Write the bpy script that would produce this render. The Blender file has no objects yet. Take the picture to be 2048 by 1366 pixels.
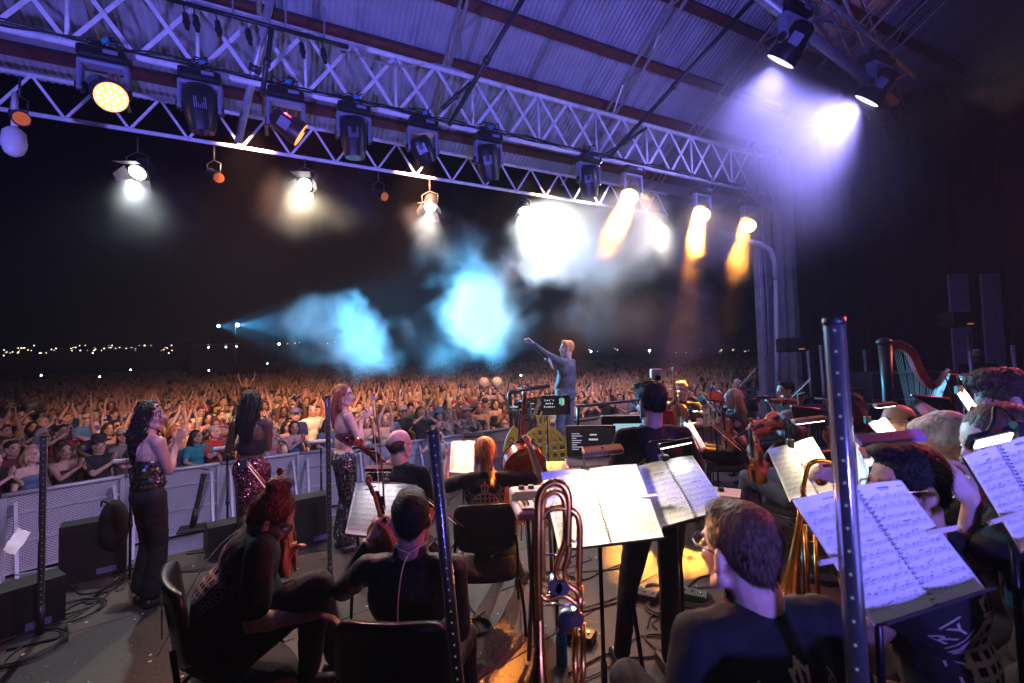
import bpy, math, random
import numpy as np
from mathutils import Vector, Matrix, noise
random.seed(7); rng = np.random.default_rng(7)
V = Vector
scene = bpy.context.scene
COL = scene.collection
# ---------------------------------------------------------------- camera
CAMZ = 1.9
FPX = 2048 * 16 / 36
_p, _r = math.radians(2.5), math.radians(1.5)
_f = V((0, math.cos(_p), math.sin(_p))); _u0 = V((0, -math.sin(_p), math.cos(_p))); _r0 = V((1, 0, 0))
_rt = _r0 * math.cos(_r) - _u0 * math.sin(_r); _up = _u0 * math.cos(_r) + _r0 * math.sin(_r)
CAM = V((0, 0, CAMZ))
cd = bpy.data.cameras.new('camera'); cd.lens = 16; cd.sensor_width = 36; cd.clip_start = 0.05; cd.clip_end = 900; cd.dof.use_dof = True; cd.dof.focus_distance = 4.5; cd.dof.aperture_fstop = 2.8
cam = bpy.data.objects.new('camera', cd); COL.objects.link(cam)
cam.matrix_world = Matrix.Translation(CAM) @ Matrix((_rt, _up, -_f)).transposed().to_4x4()
scene.camera = cam
# ---------------------------------------------------------------- world (night)
w = bpy.data.worlds.new('World'); scene.world = w; w.use_nodes = True
bg = w.node_tree.nodes['Background']; bg.inputs[0].default_value = (0.10, 0.13, 0.30, 1); bg.inputs[1].default_value = 0.0015
vs = scene.view_settings; scene.display_settings.display_device = 'sRGB'
vs.view_transform = 'Standard'; vs.look = 'None'; vs.exposure = 0.0; vs.gamma = 1.0; vs.use_curve_mapping = False
cy = scene.cycles
cy.use_denoising = True
try: cy.denoiser = 'OPENIMAGEDENOISE'
except Exception: pass
cy.max_bounces = 5; cy.diffuse_bounces = 2; cy.glossy_bounces = 2; cy.transmission_bounces = 4
cy.volume_bounces = 0; cy.transparent_max_bounces = 10; cy.sample_clamp_indirect = 3.0; cy.sample_clamp_direct = 0.0
cy.caustics_reflective = False; cy.caustics_refractive = False
cy.volume_step_rate = 2.0; cy.volume_max_steps = 96
cy.use_light_tree = True
# ---------------------------------------------------------------- where a point of the photograph lies
def ray(px, py): return _f + _rt * ((px - 1024) / FPX) - _up * ((py - 683) / FPX)
def P(px, py, Y):
    d = ray(px, py); return CAM + d * (Y / d.y)
def G(px, py, z=0.0):
    d = ray(px, py); return CAM + d * ((z - CAMZ) / d.z)
def RP(px, py, p0, n):
    d = ray(px, py); return CAM + d * ((p0 - CAM).dot(n) / d.dot(n))
# ---------------------------------------------------------------- materials
MATS = {}
def M(name, col, rough=0.6, metal=0.0, var=0.0, vscale=8, bump=0.0, bscale=60, spec=0.4, trans=0.0, emit=None, es=0.0,
      objcol=False, attr=None, coat=0.0, stretch=None, alpha=1.0, sheen=0.0):
    if name in MATS: return MATS[name]
    m = bpy.data.materials.new(name); m.use_nodes = True; nt = m.node_tree; N = nt.nodes; L = nt.links
    b = N['Principled BSDF']; b.inputs['Base Color'].default_value = (*col, 1)
    b.inputs['Roughness'].default_value = rough; b.inputs['Metallic'].default_value = metal
    b.inputs['Specular IOR Level'].default_value = spec; b.inputs['Transmission Weight'].default_value = trans
    b.inputs['Coat Weight'].default_value = coat; b.inputs['Alpha'].default_value = alpha
    b.inputs['Sheen Weight'].default_value = sheen
    src = None
    if objcol:
        oi = N.new('ShaderNodeObjectInfo'); src = oi.outputs['Color']
    if attr:
        a = N.new('ShaderNodeAttribute'); a.attribute_name = attr
        if src is not None or attr == 'tint':
            mx = N.new('ShaderNodeMix'); mx.data_type = 'RGBA'; mx.blend_type = 'MULTIPLY'; mx.inputs[0].default_value = 1
            if src is not None: L.new(src, mx.inputs[6])
            else: mx.inputs[6].default_value = (*col, 1)
            L.new(a.outputs['Color'], mx.inputs[7]); src = mx.outputs[2]
        else: src = a.outputs['Color']
    tc = None
    def coord():
        nonlocal tc
        if tc is None:
            t = N.new('ShaderNodeTexCoord'); mp = N.new('ShaderNodeMapping'); L.new(t.outputs['Object'], mp.inputs[0])
            if stretch: mp.inputs['Scale'].default_value = stretch
            tc = mp.outputs[0]
        return tc
    if var > 0:
        nz = N.new('ShaderNodeTexNoise'); nz.inputs['Scale'].default_value = vscale; nz.inputs['Detail'].default_value = 5
        L.new(coord(), nz.inputs['Vector'])
        mr = N.new('ShaderNodeMapRange'); mr.inputs[1].default_value = 0.3; mr.inputs[2].default_value = 0.7
        mr.inputs[3].default_value = 1 - var; mr.inputs[4].default_value = 1 + var
        L.new(nz.outputs[0], mr.inputs[0])
        mx = N.new('ShaderNodeMix'); mx.data_type = 'RGBA'; mx.blend_type = 'MULTIPLY'; mx.inputs[0].default_value = 1
        if src is not None: L.new(src, mx.inputs[6])
        else: mx.inputs[6].default_value = (*col, 1)
        L.new(mr.outputs[0], mx.inputs[7]); src = mx.outputs[2]
        ra = N.new('ShaderNodeMath'); ra.operation = 'MULTIPLY_ADD'; ra.inputs[1].default_value = 0.25; ra.inputs[2].default_value = max(rough - 0.125, 0.02)
        L.new(nz.outputs[0], ra.inputs[0]); L.new(ra.outputs[0], b.inputs['Roughness'])
    if src is not None: L.new(src, b.inputs['Base Color'])
    if bump > 0:
        nb = N.new('ShaderNodeTexNoise'); nb.inputs['Scale'].default_value = bscale; nb.inputs['Detail'].default_value = 4
        L.new(coord(), nb.inputs['Vector'])
        bp = N.new('ShaderNodeBump'); bp.inputs['Strength'].default_value = bump; bp.inputs['Distance'].default_value = 0.02
        L.new(nb.outputs[0], bp.inputs['Height']); L.new(bp.outputs[0], b.inputs['Normal'])
    if emit is not None:
        b.inputs['Emission Color'].default_value = (*emit, 1); b.inputs['Emission Strength'].default_value = es
    MATS[name] = m; return m
# ---------------------------------------------------------------- tags
def tag(o, label=None, cat=None, group=None, kind=None):
    if label: o['label'] = label
    if cat: o['category'] = cat
    if group: o['group'] = group
    if kind: o['kind'] = kind
    return o
def thing(name, label, cat, loc=(0, 0, 0), rz=0.0, group=None, mat=None):
    o = bpy.data.objects.new(name, None); COL.objects.link(o); o.empty_display_size = 0.1
    if mat is not None: o.matrix_basis = mat
    else: o.location = loc; o.rotation_euler = (0, 0, rz)
    return tag(o, label, cat, group)
def WM(o):
    m = o.matrix_basis.copy()
    while o.parent: o = o.parent; m = o.matrix_basis @ m
    return m
def kids(o): return [c for c in bpy.data.objects if c.parent == o]
def copy_thing(src, mat, label=None, group=None, color=None, ch=None):
    r = src.copy(); COL.objects.link(r); r.matrix_basis = mat
    if label: r['label'] = label
    if group: r['group'] = group
    for c in (ch if ch is not None else src_children(src)):
        k = c[0].copy(); COL.objects.link(k); k.parent = r
        for g in c[1]:
            q = g.copy(); COL.objects.link(q); q.parent = k
    return r
def src_children(o): return [(c, list(c.children)) for c in o.children]
# ---------------------------------------------------------------- mesh builder
def basis(d, up=V((0, 0, 1))):
    d = V(d).normalized()
    if abs(d.dot(up)) > 0.98: up = V((1, 0, 0))
    x = d.cross(up).normalized(); y = x.cross(d).normalized()
    return x, y, d
def frame(o, fwd, up=V((0, 0, 1))):
    """4x4 with local Y = fwd, Z ~ up"""
    y = V(fwd).normalized(); x = y.cross(V(up)).normalized(); z = x.cross(y)
    m = Matrix((x, y, z)).transposed().to_4x4(); m.translation = V(o); return m
class MB:
    def __init__(s): s.v = []; s.f = []; s.m = []; s.cm = 0; s.sm = []; s.T = None; s.smooth = False
    def add(s, vs, fs, smooth=None):
        b = len(s.v)
        if s.T is not None: vs = [s.T @ V(q) for q in vs]
        s.v += [tuple(q) for q in vs]
        for f in fs: s.f.append([i + b for i in f]); s.m.append(s.cm); s.sm.append(s.smooth if smooth is None else smooth)
        return s
    def box(s, c, size, R=None, bev=0.0):
        c = V(c); h = [x / 2 for x in size]; R = R or Matrix.Identity(3)
        if bev > 0:
            vs = []; fs = []
            # chamfered box: rounded outline in XY, two rings inset top and bottom
            def ring(z, ins):
                X, Y = h[0] - ins, h[1] - ins; b = bev
                return [(X - b, -Y, z), (X, -Y + b, z), (X, Y - b, z), (X - b, Y, z), (-X + b, Y, z), (-X, Y - b, z), (-X, -Y + b, z), (-X + b, -Y, z)]
            rs = [ring(-h[2], bev), ring(-h[2] + bev, 0), ring(h[2] - bev, 0), ring(h[2], bev)]
            vs = [q for r in rs for q in r]
            for k in range(3):
                for i in range(8): fs.append([k * 8 + i, k * 8 + (i + 1) % 8, (k + 1) * 8 + (i + 1) % 8, (k + 1) * 8 + i])
            fs += [list(range(7, -1, -1)), list(range(24, 32))]
            return s.add([c + R @ V(q) for q in vs], fs, False)
        vs = [c + R @ V((x * h[0], y * h[1], z * h[2])) for x in (-1, 1) for y in (-1, 1) for z in (-1, 1)]
        return s.add(vs, [[0, 1, 3, 2], [4, 6, 7, 5], [0, 4, 5, 1], [2, 3, 7, 6], [0, 2, 6, 4], [1, 5, 7, 3]], False)
    def bar(s, a, b, wd, th, up=V((0, 0, 1))):
        a, b = V(a), V(b); x, y, d = basis(b - a, up); c = (a + b) / 2; R = Matrix((x, y, d)).transposed()
        return s.box(c, (wd, th, (b - a).length), R)
    def tube(s, a, b, r0, r1=None, n=10, cap=True):
        return s.path([a, b], [r0, r0 if r1 is None else r1], n, cap)
    def path(s, pts, r, n=8, cap=True, closed=False):
        pts = [V(p) for p in pts]; k = len(pts)
        rr = list(r) if hasattr(r, '__len__') else [r] * k
        vs = []; fs = []; x = None
        for i, p in enumerate(pts):
            if closed: d = pts[(i + 1) % k] - pts[i - 1]
            else: d = pts[min(i + 1, k - 1)] - pts[max(i - 1, 0)]
            if d.length < 1e-9: d = V((0, 0, 1))
            d.normalize()
            if x is None: x, y, _ = basis(d)
            else:
                x = x - d * x.dot(d)
                if x.length < 1e-6: x, _, _ = basis(d)
                x.normalize()
            y = d.cross(x)
            for j in range(n):
                t = 2 * math.pi * j / n; vs.append(p + (x * math.cos(t) + y * math.sin(t)) * rr[i])
        for i in range(k if closed else k - 1):
            for j in range(n):
                a = i * n + j; b_ = i * n + (j + 1) % n; c = ((i + 1) % k) * n
                fs.append([a, b_, c + (j + 1) % n, c + j])
        if cap and not closed: fs += [list(range(n - 1, -1, -1)), list(range((k - 1) * n, k * n))]
        b0 = len(s.v); s.add(vs, fs, True)
        if cap and not closed: s.sm[-1] = s.sm[-2] = False
        return s
    def lathe(s, prof, o=(0, 0, 0), ax=(0, 0, 1), n=20, cap=True):
        """prof: list of (radius, height along ax)"""
        x, y, d = basis(V(ax)); o = V(o); vs = []; fs = []
        for r, h in prof:
            for j in range(n):
                t = 2 * math.pi * j / n; vs.append(o + d * h + (x * math.cos(t) + y * math.sin(t)) * r)
        for i in range(len(prof) - 1):
            for j in range(n): fs.append([i * n + j, i * n + (j + 1) % n, (i + 1) * n + (j + 1) % n, (i + 1) * n + j])
        s.add(vs, fs, True)
        if cap:
            k = len(prof)
            s.add([o + d * prof[0][1] + (x * math.cos(2 * math.pi * j / n) + y * math.sin(2 * math.pi * j / n)) * prof[0][0] for j in range(n)], [list(range(n - 1, -1, -1))], False)
            s.add([o + d * prof[-1][1] + (x * math.cos(2 * math.pi * j / n) + y * math.sin(2 * math.pi * j / n)) * prof[-1][0] for j in range(n)], [list(range(n))], False)
        return s
    def ell(s, c, r, R=None, n=12, m=8):
        c = V(c); R = R or Matrix.Identity(3); vs = []; fs = []
        if not hasattr(r, '__len__'): r = (r, r, r)
        vs.append(c + R @ V((0, 0, r[2])))
        for i in range(1, m):
            a = math.pi * i / m
            for j in range(n):
                t = 2 * math.pi * j / n; vs.append(c + R @ V((r[0] * math.sin(a) * math.cos(t), r[1] * math.sin(a) * math.sin(t), r[2] * math.cos(a))))
        vs.append(c + R @ V((0, 0, -r[2]))); L = len(vs) - 1
        for j in range(n): fs.append([0, 1 + j, 1 + (j + 1) % n])
        for i in range(m - 2):
            for j in range(n): fs.append([1 + i * n + j, 1 + (i + 1) * n + j, 1 + (i + 1) * n + (j + 1) % n, 1 + i * n + (j + 1) % n])
        for j in range(n): fs.append([L, 1 + (m - 2) * n + (j + 1) % n, 1 + (m - 2) * n + j])
        return s.add(vs, fs, True)
    def cap(s, a, b, r0, r1=None, n=10, flat=None):
        """closed tapered capsule from a to b; flat=(axis,scale) squashes it"""
        r1 = r0 if r1 is None else r1; a, b = V(a), V(b); L = (b - a).length
        if L < 1e-5: return s.ell(a, r0)
        x, y, d = basis(b - a); vs = [a - d * r0]; fs = []; rings = []
        for t in (-60, -30, 0): rings.append((a + d * r0 * math.sin(math.radians(t)), r0 * math.cos(math.radians(t))))
        for t in (0, 30, 60): rings.append((b + d * r1 * math.sin(math.radians(t)), r1 * math.cos(math.radians(t))))
        for c, r in rings:
            for j in range(n):
                t = 2 * math.pi * j / n; o = (x * math.cos(t) + y * math.sin(t)) * r
                if flat: fx = V(flat[0]).normalized(); o = o - fx * o.dot(fx) * (1 - flat[1])
                vs.append(c + o)
        vs.append(b + d * r1); E = len(vs) - 1
        for j in range(n): fs.append([0, 1 + (j + 1) % n, 1 + j])
        for i in range(5):
            for j in range(n): fs.append([1 + i * n + j, 1 + i * n + (j + 1) % n, 1 + (i + 1) * n + (j + 1) % n, 1 + (i + 1) * n + j])
        for j in range(n): fs.append([E, 1 + 5 * n + j, 1 + 5 * n + (j + 1) % n])
        return s.add(vs, fs, True)
    def prism(s, poly, z0, z1, T=None):
        """extrude a 2D polygon (local XY) from z0 to z1; T places it"""
        T = T or Matrix.Identity(4); n = len(poly)
        vs = [T @ V((x, y, z0)) for x, y in poly] + [T @ V((x, y, z1)) for x, y in poly]
        fs = [list(range(n - 1, -1, -1)), list(range(n, 2 * n))] + [[i, (i + 1) % n, n + (i + 1) % n, n + i] for i in range(n)]
        return s.add(vs, fs, False)
    def quad(s, a, b, c, d): return s.add([a, b, c, d], [[0, 1, 2, 3]], False)
    def mesh(s, name):
        me = bpy.data.meshes.new(name); me.from_pydata(s.v, [], s.f); me.validate(); me.update()
        if len(me.polygons) == len(s.sm):
            me.polygons.foreach_set('use_smooth', s.sm); me.polygons.foreach_set('material_index', s.m)
        return me
    def build(s, name, mat, parent=None, world=True, recalc=False):
        if parent is not None and world:
            im = WM(parent).inverted(); s.v = [tuple(im @ V(q)) for q in s.v]
        me = s.mesh(name)
        for mm in (mat if isinstance(mat, (list, tuple)) else [mat]): me.materials.append(mm)
        o = bpy.data.objects.new(name, me); COL.objects.link(o)
        if parent is not None: o.parent = parent
        return o
def remesh(mb, name, mat, voxel=0.01, smooth=4, parent=None, world=True, disp=None, tint=None, deci=None, objs=None):
    """fuse the closed primitives of mb into one continuous skin"""
    me = mb.mesh('tmp'); o = bpy.data.objects.new('tmp', me); COL.objects.link(o)
    m = o.modifiers.new('r', 'REMESH'); m.mode = 'VOXEL'; m.voxel_size = voxel; m.use_smooth_shade = True
    if smooth: k = o.modifiers.new('s', 'SMOOTH'); k.factor = 0.5; k.iterations = smooth
    if deci: k = o.modifiers.new('d', 'DECIMATE'); k.ratio = deci
    dg = bpy.context.evaluated_depsgraph_get(); dg.update()
    nm = bpy.data.meshes.new_from_object(o.evaluated_get(dg)); bpy.data.objects.remove(o); bpy.data.meshes.remove(me)
    nm.name = name
    n = len(nm.vertices); co = np.empty(n * 3); nm.vertices.foreach_get('co', co); co = co.reshape(-1, 3)
    if tint is not None:
        at = nm.color_attributes.new('tint', 'FLOAT_COLOR', 'POINT'); c = np.ones((n, 4)); c[:, :3] = tint(co)
        at.data.foreach_set('color', c.ravel())
    if disp is not None:
        no = np.empty(n * 3); nm.vertices.foreach_get('normal', no); no = no.reshape(-1, 3); co = co + no * disp(co)[:, None]
    if parent is not None and world:
        im = np.array(WM(parent).inverted()); co = co @ im[:3, :3].T + im[:3, 3]
    nm.vertices.foreach_set('co', co.ravel())
    nm.polygons.foreach_set('use_smooth', [True] * len(nm.polygons)); nm.update()
    nm.materials.clear(); nm.materials.append(mat)
    ob = bpy.data.objects.new(name, nm); COL.objects.link(ob)
    if parent is not None: ob.parent = parent
    return ob
def catmull(pts, k=6):
    pts = [V(p) for p in pts]; out = []
    for i in range(len(pts) - 1):
        p0, p1, p2, p3 = pts[max(i - 1, 0)], pts[i], pts[i + 1], pts[min(i + 2, len(pts) - 1)]
        for j in range(k):
            t = j / k
            out.append(0.5 * ((2 * p1) + (p2 - p0) * t + (2 * p0 - 5 * p1 + 4 * p2 - p3) * t * t + (3 * p1 - p0 - 3 * p2 + p3) * t ** 3))
    out.append(pts[-1]); return out
def spot(name, loc, tgt, energy, col, deg=40, blend=0.5, r=0.05):
    l = bpy.data.lights.new(name, 'SPOT'); l.energy = energy; l.color = col; l.spot_size = math.radians(deg); l.spot_blend = blend; l.shadow_soft_size = r
    o = bpy.data.objects.new(name, l); COL.objects.link(o); o.location = loc
    o.rotation_euler = (V(tgt) - V(loc)).to_track_quat('-Z', 'Y').to_euler(); return o
def beam(name, loc, tgt, energy, col, size=0.3, spread=8):
    l = bpy.data.lights.new(name, 'AREA'); l.shape = 'DISK'; l.size = size; l.spread = math.radians(spread); l.energy = energy; l.color = col
    o = bpy.data.objects.new(name, l); COL.objects.link(o); o.location = loc; o.rotation_euler = (V(tgt) - V(loc)).to_track_quat('-Z', 'Y').to_euler(); return o
def point(name, loc, energy, col, r=0.03):
    l = bpy.data.lights.new(name, 'POINT'); l.energy = energy; l.color = col; l.shadow_soft_size = r
    o = bpy.data.objects.new(name, l); COL.objects.link(o); o.location = loc; return o
# ================================================================ lights
TD = V((math.cos(math.radians(26.5)), math.sin(math.radians(26.5)), 0)); TN = V((-TD.y, TD.x, 0))
T1P = G(850, 240, 5.3); T2P = G(700, 330, 4.9)
def T1(px, py): return RP(px, py, T1P, TN)
def T2(px, py): return RP(px, py, T2P, TN)
VIO = (0.30, 0.24, 1.0); LAV = (0.62, 0.50, 1.0); WARM = (1.0, 0.56, 0.30); MAG = (1.0, 0.10, 0.22); ICE = (0.10, 0.52, 1.0)
# violet floor wash lamps throwing up into the roof from behind the band
spot('lamp_violet_uplight', (1.4, -2.5, 1.2), (0.3, 6.5, 6.6), 2100, (0.17, 0.15, 1.0), 76, 0.8, 0.15)
spot('lamp_violet_uplight', (-3.5, -1.5, 1.4), (-2.8, 5.5, 6.6), 2200, (0.20, 0.18, 1.0), 88, 0.8, 0.15)
# lavender wash from the rear truss on the band, the singers and the barrier
spot('lamp_lavender_wash', (0.2, 0.6, 5.7), (-4.2, 7.6, -0.3), 950, (0.60, 0.46, 1.0), 52, 0.6, 0.12)
spot('lamp_lavender_wash', (0.4, -1.2, 4.6), (1.3, 1.5, 1.2), 50, (0.88, 0.78, 1.0), 38, 0.8, 0.12)
spot('lamp_lavender_wash', (-0.5, 2.5, 5.7), (3.4, 5.6, 0.5), 130, (0.70, 0.45, 1.0), 60, 0.8, 0.12)
spot('lamp_amber_back', (1.9, 7.2, 5.0), (1.2, 2.0, 1.0), 520, (1.0, 0.42, 0.12), 48, 0.8, 0.08)
spot('lamp_red_back', (-2.6, 5.3, 5.0), (-0.7, 2.1, 0.8), 560, (1.0, 0.10, 0.22), 50, 0.8, 0.08)
spot('lamp_lavender_wash', (5.5, 3.0, 5.4), (-4.5, 8.5, 0.0), 2000, (0.60, 0.50, 1.0), 40, 0.7, 0.10)
# magenta side light from stage right
spot('lamp_magenta_wash', (5.8, 3.5, 4.3), (0.2, 2.3, 0.9), 600, (1.0, 0.12, 0.30), 60, 0.8, 0.08)
spot('lamp_red_wash', (6.5, 4.5, 3.2), (1.4, 3.0, 1.3), 420, (1.0, 0.16, 0.12), 70, 0.8, 0.08)
# amber audience lamps on the front truss
for i, (x, tx, e) in enumerate([(-3.2, -9, 2600), (-1.2, -5.5, 2600), (0.8, -1.0, 1700), (2.6, 5.0, 1300)]):
    b = T1P + TD * (x - T1P.x) / TD.x
    spot('lamp_amber_audience', (b.x, b.y + 0.4, 5.0), (tx, b.y + 9, -0.2), e * 1.25, (1.0, 0.47, 0.24), 62, 0.9, 0.10)
spot('lamp_crowd_far', (0.5, 8.5, 5.4), (-6, 20, -0.8), 1700, (1.0, 0.56, 0.36), 75, 1.0, 0.1)
spot('lamp_crowd_cool', (1.5, 8.0, 5.0), (4, 24, 0.0), 1700, (0.66, 0.62, 1.0), 75, 1.0, 0.1)
# ================================================================ haze and smoke
def volmat(name, col, dens, nscale=1.3, lo=0.40, hi=0.86, soft=0.75, aniso=0.35, detail=4, seed=0.0, warp=0.6):
    m = bpy.data.materials.new(name); m.use_nodes = True; nt = m.node_tree; N = nt.nodes; L = nt.links
    for n in list(N):
        if n.type != 'OUTPUT_MATERIAL': N.remove(n)
    out = [n for n in N if n.type == 'OUTPUT_MATERIAL'][0]
    pv = N.new('ShaderNodeVolumePrincipled'); pv.inputs['Color'].default_value = (*col, 1); pv.inputs['Anisotropy'].default_value = aniso
    L.new(pv.outputs[0], out.inputs['Volume'])
    if nscale is None: pv.inputs['Density'].default_value = dens; return m
    tc = N.new('ShaderNodeTexCoord'); ge = N.new('ShaderNodeNewGeometry')
    mp = N.new('ShaderNodeMapping'); mp.inputs['Location'].default_value = (seed, seed * 1.7, seed * 0.3); L.new(ge.outputs['Position'], mp.inputs[0])
    nz = N.new('ShaderNodeTexNoise'); nz.inputs['Scale'].default_value = nscale; nz.inputs['Detail'].default_value = detail
    nz.inputs['Roughness'].default_value = 0.62; nz.inputs['Distortion'].default_value = warp; L.new(mp.outputs[0], nz.inputs['Vector'])
    mr = N.new('ShaderNodeMapRange'); mr.interpolation_type = 'SMOOTHSTEP'; mr.inputs[1].default_value = lo; mr.inputs[2].default_value = hi
    ln = N.new('ShaderNodeVectorMath'); ln.operation = 'LENGTH'; 
    wn = N.new('ShaderNodeTexNoise'); wn.inputs['Scale'].default_value = nscale * 0.7; wn.inputs['Detail'].default_value = 3; L.new(mp.outputs[0], wn.inputs['Vector'])
    ws = N.new('ShaderNodeVectorMath'); ws.operation = 'MULTIPLY_ADD'; ws.inputs[1].default_value = (1.5, 1.5, 1.5); ws.inputs[2].default_value = (-0.75, -0.75, -0.75); L.new(wn.outputs['Color'], ws.inputs[0])
    wa = N.new('ShaderNodeVectorMath'); wa.operation = 'ADD'; L.new(tc.outputs['Object'], wa.inputs[0]); L.new(ws.outputs[0], wa.inputs[1]); L.new(wa.outputs[0], ln.inputs[0])
    # nothing reaches the domain's own skin
    l2 = N.new('ShaderNodeVectorMath'); l2.operation = 'LENGTH'; L.new(tc.outputs['Object'], l2.inputs[0]); f2 = N.new('ShaderNodeMapRange'); f2.interpolation_type = 'SMOOTHSTEP'; f2.inputs[1].default_value = 1.0; f2.inputs[2].default_value = 0.75; f2.inputs[3].default_value = 0; f2.inputs[4].default_value = 1; L.new(l2.outputs['Value'], f2.inputs[0])
    fo = N.new('ShaderNodeMapRange'); fo.interpolation_type = 'SMOOTHSTEP'; fo.inputs[1].default_value = 0.98; fo.inputs[2].default_value = 1 - soft
    fo.inputs[3].default_value = 0; fo.inputs[4].default_value = 1; L.new(ln.outputs['Value'], fo.inputs[0])
    # the falloff pushes the noise threshold so that the edge breaks into wisps
    ad = N.new('ShaderNodeMath'); ad.operation = 'MULTIPLY_ADD'; ad.inputs[1].default_value = 0.35; L.new(fo.outputs[0], ad.inputs[0])
    sb = N.new('ShaderNodeMath'); sb.operation = 'ADD'; sb.inputs[1].default_value = -0.2; L.new(nz.outputs[0], sb.inputs[0]); L.new(sb.outputs[0], ad.inputs[2])
    L.new(ad.outputs[0], mr.inputs[0])
    mu = N.new('ShaderNodeMath'); mu.operation = 'MULTIPLY'; m0 = N.new('ShaderNodeMath'); m0.operation = 'MULTIPLY'; L.new(mr.outputs[0], m0.inputs[0]); L.new(f2.outputs[0], m0.inputs[1]); L.new(m0.outputs[0], mu.inputs[0]); L.new(fo.outputs[0], mu.inputs[1])
    m2 = N.new('ShaderNodeMath'); m2.operation = 'MULTIPLY'; m2.inputs[1].default_value = dens; L.new(mu.outputs[0], m2.inputs[0]); L.new(m2.outputs[0], pv.inputs['Density'])
    return m
def cloud(px, py, Y, rx, rz, ry, label, dens, tilt=0.0, **k):
    mb = MB(); mb.ell((0, 0, 0), 1.0, None, 24, 16)
    o = mb.build('smoke_cloud', volmat('smoke', k.pop('col', (0.95, 0.95, 0.95)), dens, **k))
    o.matrix_basis = Matrix.Translation(P(px, py, Y)) @ Matrix.Rotation(math.radians(tilt), 4, 'Y') @ Matrix.Diagonal((rx, ry, rz, 1))
    tag(o, label, 'smoke', None, 'stuff'); return o
mb = MB(); mb.box((0, 63, 4.2), (300, 150, 14.0))
hz = mb.build('haze', volmat('haze_air', (0.9, 0.92, 1.0), 0.0016, None, aniso=0.2)); tag(hz, 'thin stage haze filling the air over stage and audience', 'haze', None, 'stuff')
cloud(965, 625, 9.2, 1.9, 1.9, 1.4, 'blue and white puff of stage smoke beside the pointing man on the podium', 1.8, nscale=0.9, seed=3)
cloud(705, 675, 12.0, 2.4, 1.6, 1.6, 'blue puff of stage smoke over the middle of the crowd', 1.2, nscale=0.8, seed=9)
cloud(1200, 485, 7.3, 2.0, 1.0, 0.9, 'glaring white bank of smoke under the amber lamps', 1.2, nscale=0.9, lo=0.22, hi=0.8, tilt=8, seed=5)
cloud(1390, 480, 8.5, 1.0, 1.0, 1.3, 'dense little smoke bank inside the yellow beam', 1.3, nscale=1.6, lo=0.12, hi=0.7, seed=71)
cloud(1130, 490, 6.9, 1.15, 0.85, 0.7, 'brightest white smoke bank left of the amber lamps', 1.6, nscale=1.5, lo=0.28, hi=0.9, seed=63)
cloud(1240, 460, 7.8, 1.1, 1.0, 1.2, 'dense smoke bank inside the nearest amber beam', 1.4, nscale=1.4, lo=0.12, hi=0.7, seed=77)
cloud(1475, 500, 9.0, 0.6, 1.0, 0.7, 'small smoke bank inside the beam beside the tall post', 0.6, nscale=1.8, lo=0.15, hi=0.7, seed=81)
cloud(290, 405, 5.6, 1.0, 0.95, 0.8, 'thin grey mist under the leftmost lit fresnel', 0.22, nscale=1.1, lo=0.3, hi=0.86, seed=91)
cloud(650, 415, 6.4, 1.1, 0.95, 0.9, 'thin warm mist round the glaring fresnel', 0.22, nscale=1.1, lo=0.3, hi=0.86, seed=95)
cloud(1370, 620, 8.2, 1.2, 2.0, 0.9, 'thin upright column of orange lit smoke left of the tall post', 0.8, nscale=1.2, seed=14)
cloud(1200, 610, 8.6, 1.3, 1.7, 0.9, 'faint brownish smoke behind the man on the podium', 0.45, nscale=1.2, seed=21)
cloud(885, 480, 7.0, 1.1, 1.0, 0.8, 'pale grey wisp of smoke under the barn door lamp', 0.5, nscale=1.6, seed=31)
cloud(1600, 270, 7.2, 3.4, 2.6, 2.2, 'violet bank of smoke under the roof at the upper right', 0.62, nscale=0.55, lo=0.0, hi=0.8, soft=0.9, tilt=20, seed=40)
cloud(1570, 190, 5.6, 1.7, 1.5, 1.0, 'soft violet mist right under the nearer mover of the side beam', 0.3, nscale=0.7, lo=0.05, hi=0.8, seed=44, tilt=30)
cloud(1420, 410, 8.6, 2.6, 1.0, 1.3, 'pale lilac smoke round the far end of the truss', 0.42, nscale=0.7, lo=0.1, hi=0.75, seed=47)
cloud(2000, 170, 5.5, 0.75, 1.15, 0.5, 'teal and orange curls of smoke at the upper right corner', 0.5, nscale=2.2, lo=0.40, hi=0.72, seed=52, tilt=25)
cloud(1300, 660, 10.5, 3.2, 1.3, 1.5, 'dim blue mist over the crowd behind the podium', 0.10, nscale=0.8, lo=0.2, hi=0.7, seed=60)
# follow spots from the far mixing tower
FS1 = P(475, 650, 42); FS2 = P(437, 652, 46)
spot('lamp_follow_spot', FS1 + (P(960, 645, 8.6) - FS1).normalized() * 0.5, P(960, 645, 8.6), 420000, ICE, 4.6, 0.5, 0.12)
spot('lamp_follow_spot', FS2 + (P(720, 668, 11) - FS2).normalized() * 0.5, P(720, 668, 11), 200000, ICE, 4.4, 0.6, 0.12)
spot('lamp_blue_beam', P(904, 632, 29.3), P(960, 630, 9.0), 90000, (0.35, 0.70, 1.0), 5.0, 0.6, 0.1)
# white fresnels under the second truss
for (x, y, tx, ty, e, c, dg) in [(275, 352, 300, 640, 420, (0.85, 0.95, 1.0), 75), (606, 372, 660, 620, 480, (1.0, 0.80, 0.55), 80), (860, 418, 830, 640, 160, (1.0, 0.9, 0.75), 70),
                         (1050, 424, 1120, 500, 800, (1.0, 0.98, 0.94), 85), (1322, 456, 1230, 500, 430, (1.0, 0.97, 0.92), 85)]:
    a = T2(x, y); spot('lamp_fresnel', a + V((0, -0.12, -0.1)), P(tx, ty, a.y - 1.2), e, c, dg, 0.7, 0.05)
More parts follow.
